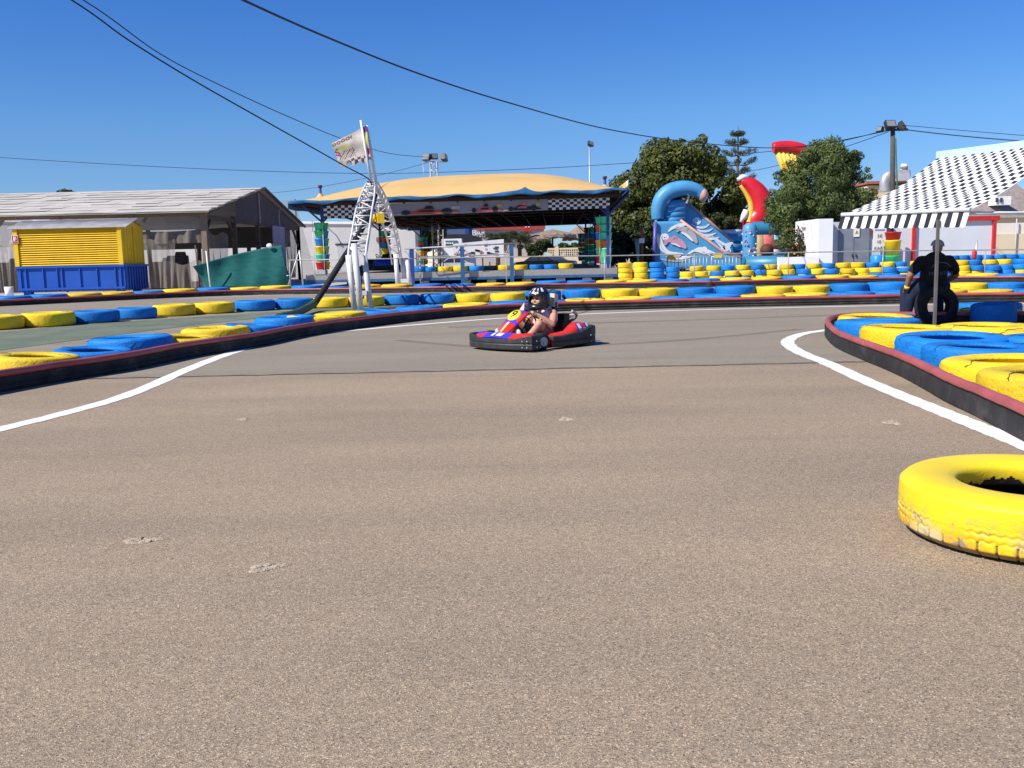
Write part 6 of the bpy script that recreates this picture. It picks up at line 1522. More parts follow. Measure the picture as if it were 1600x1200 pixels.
# red framed white hoarding
rh = thing('hoarding', 'large white hoarding framed in red behind the seated man', 'hoarding', (P(1490, 420, 51).x, 51, 0)); off = tuple(rh.location)
b = MB(off); a, c = P(1398, 344, 51), P(1554, 344, 51); ztop = P(1470, 345.5, 51).z
b.span((a.x, 51, 0), (c.x, 51.1, ztop)); b.build('panel', mat('off_white_panel', (0.66, 0.67, 0.68), 0.6, 0.05, 1), rh)
M_REDF = mat('red_frame_paint', (0.52, 0.03, 0.03), 0.5, 0.1)
for px in (1428, 1553): x = P(px, 380, 50.9).x; b = MB(off); b.span((x - .09, 50.86, 0), (x + .09, 50.995, ztop - .02)); b.build('frame_post', M_REDF, rh)
b = MB(off); b.span((P(1425, 380, 50.9).x, 50.85, ztop - .02), (P(1560, 380, 50.9).x, 51.15, ztop + .22)); b.build('top_rail', M_REDF, rh)
fx = P(1525, 400, 47); fe = thing('extinguisher_post', 'thin post with a red fire extinguisher before the white hoarding', 'post', (fx.x, 47, 0))
b = MB(); b.tube([(0, 0, 0), (0, 0, P(1525, 375, 47).z)], .045, 8); b.build('pole', M_GALV, fe)
b = MB(); z = P(1525, 405, 47).z; b.lathe([(0, z), (.09, z), (.1, z + .05), (.1, z + .38), (.05, z + .46), (.03, z + .5), (0, z + .5)], 12, (-.12, -.05, 0)); b.build('extinguisher', M_REDF, fe)
# ================================================================ inflatable slide, gate and red arm
M_IBL = mat('blue_inflatable_vinyl', (0.075, 0.30, 0.55), 0.45, 0.10, 1.2, dirt=(0.14, 0.34, 0.50), dirt_amt=0.3)
M_ITE = mat('teal_blue_vinyl', (0.035, 0.20, 0.34), 0.4, 0.12, 1.2)
M_IWH = mat('white_vinyl_print', (0.74, 0.76, 0.78), 0.5, 0.05, 2)
M_IPK = mat('pink_vinyl_print', (0.55, 0.30, 0.40), 0.5, 0.05, 2)
M_IGR = mat('grey_vinyl_print', (0.42, 0.40, 0.42), 0.5, 0.05, 2)
M_ISE = mat('salmon_seam_tape', (0.56, 0.32, 0.26), 0.6)
M_IRD = mat('red_inflatable_vinyl', (0.60, 0.018, 0.03), 0.35, 0.10, 1.2)
M_IYE = mat('yellow_inflatable_vinyl', (0.78, 0.50, 0.06), 0.45, 0.10, 1.2)
SY = 60.0
def S(px, py, y=SY): return P(px, py, y)
sl = thing('inflatable_slide', 'blue inflatable slide with a curling wave crest and printed dolphins', 'inflatable slide', (S(1090, 420).x, SY, 0)); off = tuple(sl.location)
def slab(name, px, y0, y1, m, bulge=0.0):
    b = MB(off); b.prism([(p.x, y0, p.z) for p in (S(x, y, y0) for x, y in px)], (0, 0, 0), (0, y1 - y0, 0)); return b.build(name, m, sl)
front = [(1023, 420), (1023, 346), (1063, 345), (1130, 395), (1160, 402), (1160, 420)]
sw = slab('front_side_wall', front, SY, SY + .5, M_IBL); bv = sw.modifiers.new('soft', 'BEVEL'); bv.width = .18; bv.segments = 3
back = [(1024, 420), (1024, 318), (1075, 318), (1146, 380), (1150, 420)]
sw2 = slab('back_side_wall', back, SY + 3.2, SY + 3.8, M_IBL); bv = sw2.modifiers.new('soft', 'BEVEL'); bv.width = .18; bv.segments = 3
b = MB(off)
for k in range(4):
    z0 = S(1040, 320 + 8 * k, SY + 3).z; b.tube([(S(1034, 330, SY + 2.9).x, SY + 2.9, z0), (S(1070, 330, SY + 2.9).x, SY + 2.9, z0)], .30, 10)
b.build('platform_back', M_IBL, sl)['kind'] = 'stuff'
b = MB(off); A0, A1 = S(1062, 352, SY + .5), S(1150, 408, SY + .5)
b.grid(lambda u, v: (A0.x + (A1.x - A0.x) * u, SY + .5 + 2.7 * v, A0.z + (A1.z - A0.z) * u + .10 * math.sin(v * PI * 4) - .25 * math.sin(v * PI)), 12, 16, True); o = b.build('slide_bed', M_IBL, sl); so = o.modifiers.new('thick', 'SOLIDIFY'); so.thickness = .15
# seam tapes along the slanted tops
b = MB(off); b.tube([S(1063, 344, SY + .05), S(1130, 394, SY + .05), S(1160, 401, SY + .05)], .09, 6); b.tube([S(1075, 317, SY + 3.3), S(1146, 379, SY + 3.3)], .10, 6); b.build('seam_tape', M_ISE, sl)['kind'] = 'stuff'
# curling crest
cr = [S(x, y, SY + 2.7) for x, y in ((1028, 343), (1028, 328), (1033, 312), (1044, 301), (1058, 295.5), (1074, 294), (1088, 297), (1096, 303))]
cr = smooth_path(cr, 6); n = len(cr)
b = MB(off); b.tube(cr, [.40 + .12 * math.sin(PI * min(1, i / (n - 1) * 1.1)) for i in range(n)], 16); b.build('wave_crest', M_IBL, sl)
b = MB(off); t = (cr[-1] - cr[-2]).normalized(); b.ball(cr[-1] + t * .12, .50, 8, (.7, 1, .9)); b.build('crest_end', M_ISE, sl)
b = MB(off); b.tube([S(1077, 302, SY + 2.6), S(1073, 318, SY + 2.6)], .07, 6); b.tube(smooth_path([S(1042, 318, SY + 2.5), S(1050, 308, SY + 2.5), (S(1064, 303, SY + 2.5)), S(1076, 303, SY + 2.5)], 5), .06, 6); b.build('crest_strap', M_IWH, sl)['kind'] = 'stuff'
b = MB(off); b.tube([S(1022, 419, SY - .1), S(1024, 347, SY - .1)], .12, 8); b.build('corner_tube', mat('purple_blue_vinyl', (0.10, 0.10, 0.38), 0.4), sl)
# swirls and dolphins printed on the side walls (thin vinyl relief)
def ribbon(pts, w0, y, m, name):
    c = smooth_path([S(x, yy, y) for x, yy in pts], 6); b = MB(off); vs = []; n = len(c)
    for i, p in enumerate(c):
        t = c[min(i + 1, n - 1)] - c[max(i - 1, 0)]; t.y = 0; t.normalize(); nn_ = Vector((-t.z, 0, t.x)); w = w0 * math.sin(PI * (i + .6) / (n + .2)) ** .7
        vs += [(p.x + nn_.x * w, y, p.z + nn_.z * w), (p.x - nn_.x * w, y, p.z - nn_.z * w)]
    b.add(vs, [(2 * i, 2 * i + 1, 2 * i + 3, 2 * i + 2) for i in range(n - 1)], False); o = b.build(name, m, sl); so = o.modifiers.new('thick', 'SOLIDIFY'); so.thickness = .02
def curl(cx, cy, r, y, turns=1.3, a0=0, w=.10, sgn=1, m=None):
    ribbon([(cx + r * (1 - .75 * k / 12) * math.cos(a0 + sgn * turns * 2 * PI * k / 12), cy + r * (1 - .75 * k / 12) * .9 * math.sin(a0 + sgn * turns * 2 * PI * k / 12)) for k in range(13)], w, y, m or M_IWH, 'wave_swirl')
yf = SY - .03
# breaking waves: bundles of thin strokes
for k in range(4): ribbon([(1026 + 2.2 * k, 362 + 3 * k), (1028 + 2.6 * k, 378 + 2 * k), (1035 + 3 * k, 391 + k), (1048 + 3 * k, 398 - .6 * k), (1062 + 2 * k, 401 - 1.5 * k)], .07 + .03 * (k % 2), yf - .004 * k, (M_IWH, M_IWH, M_IGR, M_IWH)[k], 'wave_stroke')
curl(1039, 371, 6.5, yf, 1.3, 2.6, .08); curl(1039, 371, 4.0, yf - .01, 1.0, 1.2, .05)
for k in range(3): ribbon([(1072 + 4 * k, 399 - 2 * k), (1084 + 4 * k, 392 - 2 * k), (1097 + 4 * k, 394 - 1.5 * k), (1110 + 5 * k, 399 - k)], .07, yf - .004 * k, M_IWH, 'wave_stroke')
curl(1101, 390, 5.0, yf, 1.2, 1.0, .07)
for k in range(3): ribbon([(1044 + 4 * k, 362 - 3 * k), (1051 + 4 * k, 356 - 2 * k), (1059 + 4 * k, 354 - 1.5 * k), (1065 + 3 * k, 356 - 2 * k)], .10, yf - .004 * k, M_IWH, 'wave_stroke')
ribbon([(1030, 405), (1046, 407), (1062, 408), (1078, 405)], .06, yf, M_IGR, 'wave_stroke'); ribbon([(1040, 401), (1056, 404), (1070, 403), (1084, 400)], .06, yf, M_IWH, 'wave_stroke')
# two leaping dolphins, nose down to the right
ribbon([(1060, 358), (1066, 358), (1073, 361), (1080, 367), (1085, 373), (1089, 380)], .23, yf - .03, M_IGR, 'grey_dolphin'); ribbon([(1064, 363), (1071, 366), (1078, 372), (1083, 377)], .08, yf - .05, M_IWH, 'dolphin_belly'); ribbon([(1072, 360), (1074, 356), (1078, 357)], .08, yf - .05, M_IGR, 'dolphin_fin'); ribbon([(1056, 354), (1060, 358), (1057, 362)], .10, yf - .04, M_IGR, 'dolphin_tail')
ribbon([(1041, 378), (1047, 375), (1054, 375), (1062, 379), (1068, 384), (1072, 388)], .22, yf - .03, M_IPK, 'pink_dolphin'); ribbon([(1052, 374), (1053, 370), (1058, 371)], .08, yf - .05, M_IPK, 'dolphin_fin'); ribbon([(1038, 374), (1041, 378), (1038, 383)], .10, yf - .04, M_IPK, 'dolphin_tail'); ribbon([(1048, 380), (1056, 382), (1063, 386)], .05, yf - .05, M_IWH, 'dolphin_belly')
yb2 = SY + 3.17
curl(1089, 346, 6.5, yb2, 1.4, 2.5, .08); curl(1108, 372, 6, yb2, 1.3, .8, .09)
for k in range(4): ribbon([(1080 + 5 * k, 350 + 6 * k), (1090 + 5 * k, 355 + 6 * k), (1101 + 5 * k, 355 + 6 * k), (1109 + 5 * k, 350 + 7 * k)], .07, yb2 - .004 * k, M_IWH, 'wave_stroke')
for k in range(4): ribbon([(1104 + 6 * k, 366 + 3 * k), (1114 + 5 * k, 371 + 3 * k), (1123 + 5 * k, 380 + 2 * k), (1130 + 4 * k, 391 + k)], .08, yb2 - .004 * k, (M_IWH, M_IGR, M_IWH, M_IWH)[k], 'wave_stroke')
for k in range(3): ribbon([(1122 + 4 * k, 394 - 5 * k), (1130 + 4 * k, 392 - 5 * k), (1139 + 3 * k, 389 - 5 * k)], .11, yb2 - .004 * k, M_IWH, 'wave_stroke')
# landing end
b = MB(off); e0, e1 = S(1127, 368, SY + 4.2), S(1157, 400, SY + 4.2)
for k in range(3): b.tube([(e0.x, SY + 4.2, e0.z - .15 - k * .62), (e1.x, SY + 4.2, e0.z - .15 - k * .62)], .33, 10)
b.build('landing_wall', M_IBL, sl)['kind'] = 'stuff'
b = MB(off); b.tube([(e0.x, SY + 4.1, e0.z + .22), (e1.x, SY + 4.1, e0.z + .22)], .16, 8); b.tube([(e1.x + .05, SY + 4.1, e0.z + .2), (e1.x + .05, SY + 4.1, .2)], .12, 8); b.build('landing_trim', M_IWH, sl)['kind'] = 'stuff'
# bouncy castle gate right of the slide
ga = thing('bouncy_castle', 'blue bouncy castle with tube gateway and colourful back wall, beside the slide', 'bouncy castle', (S(1220, 420, 61).x, 61, 0)); off = tuple(ga.location)
def tube_px(pts, Y, r, m, name, nseg=12, root=ga):
    b = MB(off); b.tube(smooth_path([S(x, y, Y) for x, y in pts], 6), r, nseg); return b.build(name, m, root)
b = MB(off); q = S(1171, 410, 61); zt2 = S(1171, 349, 61).z; b.lathe([(0, 0), (.42, 0), (.46, .3), (.44, zt2 * .5), (.46, zt2 - .4), (.38, zt2 - .12), (.2, zt2), (0, zt2)], 18, (q.x, 61, 0)); b.build('gate_pillar', M_IBL, ga)
b = MB(off); q = S(1292, 410, 61); b.lathe([(0, 0), (.42, 0), (.46, .3), (.46, zt2 - .4), (.2, zt2), (0, zt2)], 18, (q.x, 61, 0)); b.build('gate_pillar', M_IBL, ga)
tube_px([(1176, 357), (1200, 356.5), (1240, 357), (1288, 358)], 61.2, .42, M_ITE, 'gate_beam')
b = MB(off); a, c = S(1163, 408, 60.5), S(1300, 408, 60.5); b.tube([(a.x, 60.5, .55), (c.x, 60.5, .55)], .55, 14); b.build('front_roll', M_ITE, ga)
b = MB(off); b.span((a.x, 61, .0), (c.x, 66, .85)); b.build('jumping_bed', M_ITE, ga)
b = MB(off); b.k = 0; pa = [(1184, 370), (1200, 368), (1216, 370), (1232, 368), (1250, 372), (1270, 370)]
for k, (x, y) in enumerate(pa):
    p = S(x, y, 66.0); b.k = (1, 2, 3, 3, 0, 1)[k]; b.ball((p.x, 66, p.z - .7), 1.0, 8, (.55, .35, 1.4))
for k, (x, y, r) in enumerate(((1198, 391, .45), (1213, 383, .40), (1212, 394, .34))): p = S(x, y, 65.3); b.k = (4, 4, 5)[k]; b.ball((p.x, 65.3, p.z), r, 8)
b.build('printed_back_wall', [M_IYE, mat('pale_yellow_vinyl', (0.75, 0.55, 0.25), 0.5), mat('coral_vinyl', (0.70, 0.18, 0.14), 0.5), mat('sky_vinyl', (0.20, 0.48, 0.62), 0.5), mat('brown_opening', (0.10, 0.03, 0.02), 0.7), M_IGR], ga)['kind'] = 'stuff'
b = MB(off); RW = random.Random(6)
for k in range(26):
    q = S(1171, 360 + RW.uniform(0, 44), 61); a_ = RW.uniform(-2.7, -.4); b.k = RW.choice((0, 0, 1)); b.ball((q.x + .45 * math.cos(a_), 61 + .45 * math.sin(a_), q.z), RW.uniform(.04, .09), 4)
b.build('pillar_spots', [M_IWH, mat('pinkish_spot', (0.40, 0.16, 0.30), 0.5)], ga)['kind'] = 'stuff'
# red and yellow tube arms of the taller inflatable behind
ra = thing('red_inflatable', 'tall red and yellow inflatable with a bent red arm beside the olive tree', 'inflatable', (S(1190, 400, 68).x, 68, 0)); off = tuple(ra.location)
pth = smooth_path([S(x, y, 68) for x, y in ((1157, 283), (1170, 288), (1182, 301), (1189, 318), (1188, 335), (1180, 347), (1178, 372), (1180, 405))], 6); n = len(pth)
b = MB(off); b.tube(pth, [.30 + .55 * math.sin(PI * min(.5, i / n)) for i in range(n)], 16); b.build('red_arm', M_IRD, ra)
pth = smooth_path([S(x, y, 67.6) for x, y in ((1157, 290), (1166, 303), (1173, 318), (1174, 335), (1171, 348))], 6)
b = MB(off); b.tube(pth, [.12 + .16 * i / len(pth) for i in range(len(pth))], 10); b.build('yellow_belly', M_IYE, ra)
b = MB(off); b.tube([S(1152, 281, 67.8), S(1160, 277, 67.8), S(1170, 276, 67.8)], [.12, .2, .12], 10); b.build('white_tip', M_IWH, ra)
b = MB(off); b.tube([S(1157, 347, 67.6), S(1163, 338, 67.6), S(1166, 328, 67.6)], [.08, .26, .2], 8); b.build('white_fin', M_IWH, ra)
pth = smooth_path([S(x, y, 72) for x, y in ((1208, 231), (1222, 229.5), (1240, 231), (1256, 236), (1272, 247))], 6)
b = MB(off); b.tube(pth, [.40 + .08 * min(1, i / 12) for i in range(len(pth))], 14); b.build('upper_red_arm', M_IRD, ra)
b = MB(off)
for k in range(7):
    x = 1215 + 7 * k; b.tube([S(x, 236 + .6 * k, 72), S(1224 + 5.2 * k, 262, 72), S(1230 + 5 * k, 300, 72), S(1234 + 5 * k, 410, 72)], [.26, .22, .22, .25], 8)
b.build('yellow_ribbed_panel', M_IYE, ra)['kind'] = 'stuff'
# crowd barrier before the slide
cb = thing('crowd_barrier', 'row of grey steel crowd barriers with small yellow plates before the slide', 'barrier', (S(1110, 420, 52).x, 52, 0)); off = tuple(cb.location)
b = MB(off)
for x0_, x1_ in ((1043, 1060), (1066, 1110), (1112, 1156)):
    a, c = P(x0_, 401, 52), P(x1_, 400, 52); b.tube([(a.x, 52, 0), (a.x, 52, a.z), (c.x, 52, c.z), (c.x, 52, 0)], .03, 6); b.tube([(a.x, 52, .25), (c.x, 52, .25)], .025, 6)
    m_ = int((x1_ - x0_) / 5)
    for k in range(1, m_): x = a.x + (c.x - a.x) * k / m_; b.tube([(x, 52, .25), (x, 52, a.z)], .018, 5)
b.build('bars', M_GALV, cb)['kind'] = 'stuff'
for px, py in ((1050, 402), (1122, 399)):
    q = P(px, py, 51.9); b = MB(off); b.box((q.x, 51.93, q.z), (.45, .03, .26)); b.build('yellow_plate', M_IYE, cb)
# post with meter box, green posts beside the large tree
mp_ = thing('meter_post', 'rust brown post with a small white box beside the slide', 'post', (P(1003, 420, 56).x, 56, 0)); off = tuple(mp_.location)
b = MB(off); q = P(1003, 358, 56); b.bar((q.x, 56, 0), (q.x, 56, q.z), .16); b.build('post', mat('rusty_post', (0.22, 0.07, 0.04), 0.8, 0.2), mp_)
b = MB(off); q = P(1003, 376, 55.8); b.box((q.x, 55.85, q.z), (.30, .12, .28)); b.build('white_box', M_WHITE, mp_)
for k, px in enumerate((993, 997)):
    q = P(px, 374, 60); o = MB((q.x, 60, 0)); o.tube([(q.x + (.25 if k == 0 else 0), 60, 0), (q.x, 60, q.z)], .07, 8); tag(o.build('green_post', mat('pale_green_post', (0.30, 0.42, 0.34), 0.6)), ['leaning pale green post left of the rusty meter post', 'upright pale green post next to the rusty meter post'][k], 'post', 'green posts by the big tree')

# ================================================================ trees
def leaf_mat(name, lo, hi, rough=0.55):
    m = bpy.data.materials.new(name); m.use_nodes = True; n = m.node_tree.nodes; l = m.node_tree.links; b = n['Principled BSDF']
    b.inputs['Roughness'].default_value = rough; b.inputs['Specular IOR Level'].default_value = 0.3
    g = n.new('ShaderNodeNewGeometry'); r = n.new('ShaderNodeValToRGB'); r.color_ramp.elements[0].color = (*lo, 1); r.color_ramp.elements[1].color = (*hi, 1)
    tc = n.new('ShaderNodeTexCoord'); nz = n.new('ShaderNodeTexNoise'); nz.inputs['Scale'].default_value = .7; l.new(tc.outputs['Object'], nz.inputs['Vector'])
    mx = n.new('ShaderNodeMath'); mx.operation = 'MULTIPLY_ADD'; mx.inputs[1].default_value = .5; l.new(g.outputs['Random Per Island'], mx.inputs[0])
    sub = n.new('ShaderNodeMath'); sub.operation = 'MULTIPLY_ADD'; sub.inputs[1].default_value = 1.4; sub.inputs[2].default_value = -.45; l.new(nz.outputs['Fac'], sub.inputs[0]); l.new(sub.outputs[0], mx.inputs[2])
    l.new(mx.outputs[0], r.inputs[0]); l.new(r.outputs[0], b.inputs['Base Color'])
    tr_ = n.new('ShaderNodeBsdfTranslucent'); l.new(r.outputs[0], tr_.inputs['Color']); ms = n.new('ShaderNodeMixShader'); ms.inputs[0].default_value = .22
    l.new(b.outputs[0], ms.inputs[1]); l.new(tr_.outputs[0], ms.inputs[2]); l.new(ms.outputs[0], n['Material Output'].inputs[0])
    return m
def crown_mesh(name, clumps, nleaf, size, m, parent, rng, narrow=.5, fill=.35):
    """clumps: (cx, cy, cz, r) in the tree's own space; leaves sit mostly near each clump's skin"""
    C_ = np.array(clumps, dtype=float); wgt = C_[:, 3] ** 2; idx = rng.choice(len(C_), nleaf, p=wgt / wgt.sum())
    d = rng.normal(size=(nleaf, 3)); d /= np.linalg.norm(d, axis=1)[:, None]
    rad = C_[idx, 3] * (fill + (1.08 - fill) * rng.random(nleaf) ** .45)
    c = C_[idx, :3] + d * rad[:, None] * np.array([1, 1, .85])
    nrm = d + rng.normal(scale=.55, size=(nleaf, 3)); nrm /= np.linalg.norm(nrm, axis=1)[:, None]
    a = rng.normal(size=(nleaf, 3)); a -= (a * nrm).sum(1)[:, None] * nrm; a /= np.linalg.norm(a, axis=1)[:, None]; b_ = np.cross(nrm, a)
    s = size * rng.uniform(.6, 1.35, nleaf)[:, None]
    v = np.stack([c - a * s, c + b_ * s * narrow + nrm * s * .1, c + a * s, c - b_ * s * narrow + nrm * s * .1], 1).reshape(-1, 3)
    me = bpy.data.meshes.new(name); me.vertices.add(len(v)); me.vertices.foreach_set('co', v.ravel()); me.loops.add(len(v)); me.loops.foreach_set('vertex_index', np.arange(len(v)))
    me.polygons.add(nleaf); me.polygons.foreach_set('loop_start', np.arange(0, len(v), 4)); me.polygons.foreach_set('loop_total', np.full(nleaf, 4)); me.materials.append(m); me.update(); me.validate()
    o = bpy.data.objects.new(name, me); COL.objects.link(o); o.parent = parent; return o
def blobs(rng, shapes, n, rmin, rmax):
    """many small clumps through the volume of a few ellipsoids (cx,cy,cz,rx,ry,rz)"""
    out = []
    for s in shapes:
        k = max(3, int(n * s[3] * s[5] / sum(q[3] * q[5] for q in shapes)))
        d = rng.normal(size=(k, 3)); d /= np.linalg.norm(d, axis=1)[:, None]; t = rng.random(k) ** .35
        for i in range(k): out.append((s[0] + d[i, 0] * s[3] * t[i], s[1] + d[i, 1] * s[4] * t[i], s[2] + d[i, 2] * s[5] * t[i], rng.uniform(rmin, rmax)))
    return out
M_BARK = mat('grey_brown_bark', (0.14, 0.105, 0.08), 0.95, 0.3, 6, 0.6, 20, stretch=(3, 3, .6))
def limbs(root, base_r, pts_list):
    b = MB()
    for pts, r0, r1 in pts_list:
        p = smooth_path(pts, 5); b.tube(p, [r0 + (r1 - r0) * i / (len(p) - 1) for i in range(len(p))], 9)
    return b.build('trunk', M_BARK, root)
rng = np.random.default_rng(5)
def at_tree(px, Y): q = P(px, 420, Y); return Vector((q.x, Y, 0))
def E(root, px, py, Y, rpx, rpy, depth): q = P(px, py, Y); return (q.x - root.x, Y - root.y, q.z, rpx * Y / FPX, depth, rpy * Y / FPX)
# big broad fig-like tree
TB = at_tree(1062, 76); t1 = thing('broadleaf_tree', 'big broad dark green tree standing behind the wave slide', 'tree', TB)
sh = [E(TB, 1050, 290, 76, 66, 66, 3.5), E(TB, 1000, 318, 76, 44, 52, 3.0), E(TB, 1110, 312, 76, 56, 56, 3.2), E(TB, 1140, 345, 76, 42, 48, 3), E(TB, 1060, 350, 76, 80, 48, 3.5), E(TB, 1030, 248, 76, 34, 24, 2), E(TB, 1085, 250, 76, 34, 22, 2), E(TB, 976, 352, 75, 26, 40, 1.5), E(TB, 968, 390, 75, 20, 26, 1.2)]
cl = blobs(rng, sh, 210, .45, 1.2)
cl += [E(TB, x, y, 76, r, r, 1)[:3] + (r * 76 / FPX,) for x, y, r in ((992, 262, 5), (1008, 246, 6), (1065, 221, 5), (1068, 232, 6), (1033, 228, 6), (1102, 236, 6), (1128, 248, 6), (975, 240 + 40, 6), (994, 218 + 40, 3))]
for k in range(70):
    s_ = sh[int(rng.integers(len(sh)))]; a_ = rng.uniform(-.4, PI + .4); f_ = rng.uniform(.95, 1.16); cl.append((s_[0] + s_[3] * f_ * math.cos(a_), s_[1] + rng.uniform(-1, 1) * s_[4] * .6, s_[2] + s_[5] * f_ * math.sin(a_), rng.uniform(.15, .5)))
crown_mesh('crown', cl, 64000, .165, leaf_mat('olive_green_leaves', (0.024, 0.034, 0.010), (0.165, 0.185, 0.036)), t1, rng)
limbs(t1, .5, [([(0, 0, 0), (.1, 0, 2), (0, .1, 4.5), (.2, 0, 7)], .5, .18), ([(.05, 0, 1.8), (-1.2, .2, 3.6), (-2.6, .3, 6)], .3, .08), ([(.05, 0, 2), (1.4, -.2, 4), (3.0, -.2, 6)], .3, .08), ([(-4.6, -1, 0), (-4.5, -1, 2), (-4.2, -1, 4)], .2, .1)])
# olive tree, grey-green
TO = at_tree(1285, 56); t2 = thing('olive_tree', 'rounded grey green olive tree beside the white service block', 'tree', TO)
sh = [E(TO, 1278, 308, 56, 58, 62, 2.4), E(TO, 1236, 320, 56, 32, 44, 1.8), E(TO, 1322, 302, 56, 30, 50, 1.8), E(TO, 1290, 250, 56, 34, 24, 1.4), E(TO, 1262, 262, 56, 28, 24, 1.3), E(TO, 1315, 258, 56, 26, 22, 1.2), E(TO, 1270, 365, 56, 50, 26, 1.8), E(TO, 1225, 350, 55.5, 22, 26, 1)]
cl = blobs(rng, sh, 170, .26, .72)
cl += [E(TO, x, y, 56, r, r, 1)[:3] + (r * 56 / FPX,) for x, y, r in ((1288, 226, 6), (1312, 230, 6), (1334, 240, 6), (1356, 265, 5), (1359, 276, 5), (1206, 300, 6), (1200, 322, 6), (1248, 246, 6))]
for k in range(90):
    s_ = sh[int(rng.integers(len(sh)))]; a_ = rng.uniform(-.6, PI + .6); f_ = rng.uniform(.95, 1.2); cl.append((s_[0] + s_[3] * f_ * math.cos(a_), s_[1] + rng.uniform(-1, 1) * s_[4] * .6, s_[2] + s_[5] * f_ * math.sin(a_), rng.uniform(.10, .36)))
crown_mesh('crown', cl, 70000, .095, leaf_mat('grey_green_leaves', (0.036, 0.054, 0.018), (0.185, 0.245, 0.072), .6), t2, rng, .35)
limbs(t2, .3, [([(0, 0, 0), (.1, .1, 1.3), (-.1, 0, 2.6), (.1, 0, 5)], .30, .10), ([(.05, 0, 1.2), (-.9, .1, 2.4), (-1.5, .1, 4)], .2, .06), ([(.05, 0, 1.3), (.9, -.1, 2.6), (1.5, -.1, 4.2)], .2, .06)])
# araucaria with tiered branches
TN = at_tree(1151, 92); t3 = thing('norfolk_pine', 'slim tiered Norfolk pine rising between the big tree and red inflatable', 'tree', TN)
cl = []; b = MB(); zt3 = P(1151, 197, 92).z
b.tube([(0, 0, 0), (.02, 0, zt3)], [.3, .04], 8)
for py, w in ((212, 10), (226, 19), (243, 28), (258, 30), (271, 24), (285, 30), (300, 30), (320, 30), (345, 28)):
    z = P(1151, py, 92).z; R_ = w * 92 / FPX; kk = 6
    for k in range(kk):
        a = 2 * PI * k / kk + py; rr = R_ * rng.uniform(.7, 1.05); tip = (rr * math.cos(a), rr * math.sin(a), z + .22 * rr)
        b.tube([(0, 0, z), (rr * .5 * math.cos(a), rr * .5 * math.sin(a), z - .05), tip], [.05, .04, .02], 5)
        for q in (.45, .65, .85, 1.0): cl.append((tip[0] * q, tip[1] * q, z + (.22 * rr) * q ** 2 + .1, .30 if q > .5 else .22))
b.build('trunk', M_BARK, t3)
crown_mesh('crown', cl, 9000, .10, leaf_mat('blue_green_needles', (0.022, 0.034, 0.016), (0.10, 0.125, 0.06)), t3, rng, .25, .1)
# bushes under the trees and beside the castle, low hedge under the pavilion, palms
def bush(name, label, cat, px, Y, shapes, nl, size, m, group=None, nb=40, rmin=.25, rmax=.6):
    r0 = at_tree(px, Y); r = thing(name, label, cat, r0, 0, group)
    crown_mesh('foliage', blobs(rng, [E(r0, *s) for s in shapes], nb, rmin, rmax), nl, size, m, r, rng)
    b = MB(); b.tube([(0, 0, 0), (.1, 0, 1.0)], [.08, .03], 6); b.tube([(.0, 0, 0), (-.3, .1, .9)], [.06, .02], 6); b.build('stem', M_BARK, r); return r
M_DKLF = leaf_mat('dark_green_bush_leaves', (0.012, 0.020, 0.008), (0.075, 0.10, 0.03))
bush('evergreen_bush', 'dark evergreen bush behind the slide landing end', 'bush', 1125, 70, [(1125, 370, 70, 38, 32, 1.5), (1100, 385, 70, 30, 25, 1.5)], 7000, .14, M_DKLF, 'dark bushes')
bush('evergreen_bush', 'dark shaded bush left of the rusty meter post', 'bush', 985, 68, [(985, 385, 68, 28, 28, 1.4), (1010, 372, 69, 26, 40, 1.4)], 7000, .14, M_DKLF, 'dark bushes')
fr = bush('flowering_shrub', 'shrub with small red flowers between the castle and the white block', 'shrub', 1258, 53, [(1258, 385, 53, 20, 22, .9), (1246, 395, 53, 16, 16, .8), (1268, 365, 53, 12, 22, .7)], 5000, .09, leaf_mat('mixed_shrub_leaves', (0.015, 0.02, 0.007), (0.09, 0.08, 0.025)))
b = MB()
for k in range(22):
    q = P(rng.uniform(1240, 1278), rng.uniform(355, 402), 52.2); b.k = int(rng.random() < .3); b.ball((q.x - fr.location.x, 52.2 - 53 + rng.uniform(-.3, .3), q.z), .03 + .03 * rng.random(), 4)
b.build('flowers', [mat('red_flower', (0.55, 0.06, 0.03), 0.6), mat('orange_flower', (0.65, 0.35, 0.08), 0.6)], fr)['kind'] = 'stuff'
M_HDG = leaf_mat('hedge_leaves', (0.012, 0.022, 0.008), (0.075, 0.11, 0.03))
bush('hedge', 'clipped dark hedge behind the balustrade and cars', 'hedge', 868, 106, [(868, 388, 106, 40, 13, 1.0), (835, 390, 106, 26, 14, 1.0), (905, 392, 106, 24, 10, 1.0)], 9000, .14, M_HDG)
bush('broadleaf_tree', 'green tree seen under the pavilion left of the ladder', 'tree', 655, 108, [(655, 372, 108, 30, 26, 2), (672, 366, 108, 22, 20, 2), (640, 382, 108, 20, 18, 1.5)], 9000, .2, leaf_mat('mid_green_leaves', (0.012, 0.022, 0.006), (0.06, 0.095, 0.02)), None, 60, .5, 1.0)
q = at_tree(107, 140); r = thing('distant_tree', 'top of a distant tree just above the hall roof ridge at left', 'tree', q); crown_mesh('crown', blobs(rng, [E(q, 107, 304, 140, 11, 5, 1), E(q, 107, 320, 140, 9, 12, 1)], 24, .4, .9), 2500, .22, M_DKLF, r, rng); b = MB(); b.tube([(0, 0, 0), (0, 0, P(107, 306, 140).z)], .3, 7); b.build('trunk', M_BARK, r)
M_PALM = leaf_mat('palm_fronds', (0.012, 0.022, 0.006), (0.085, 0.10, 0.028))
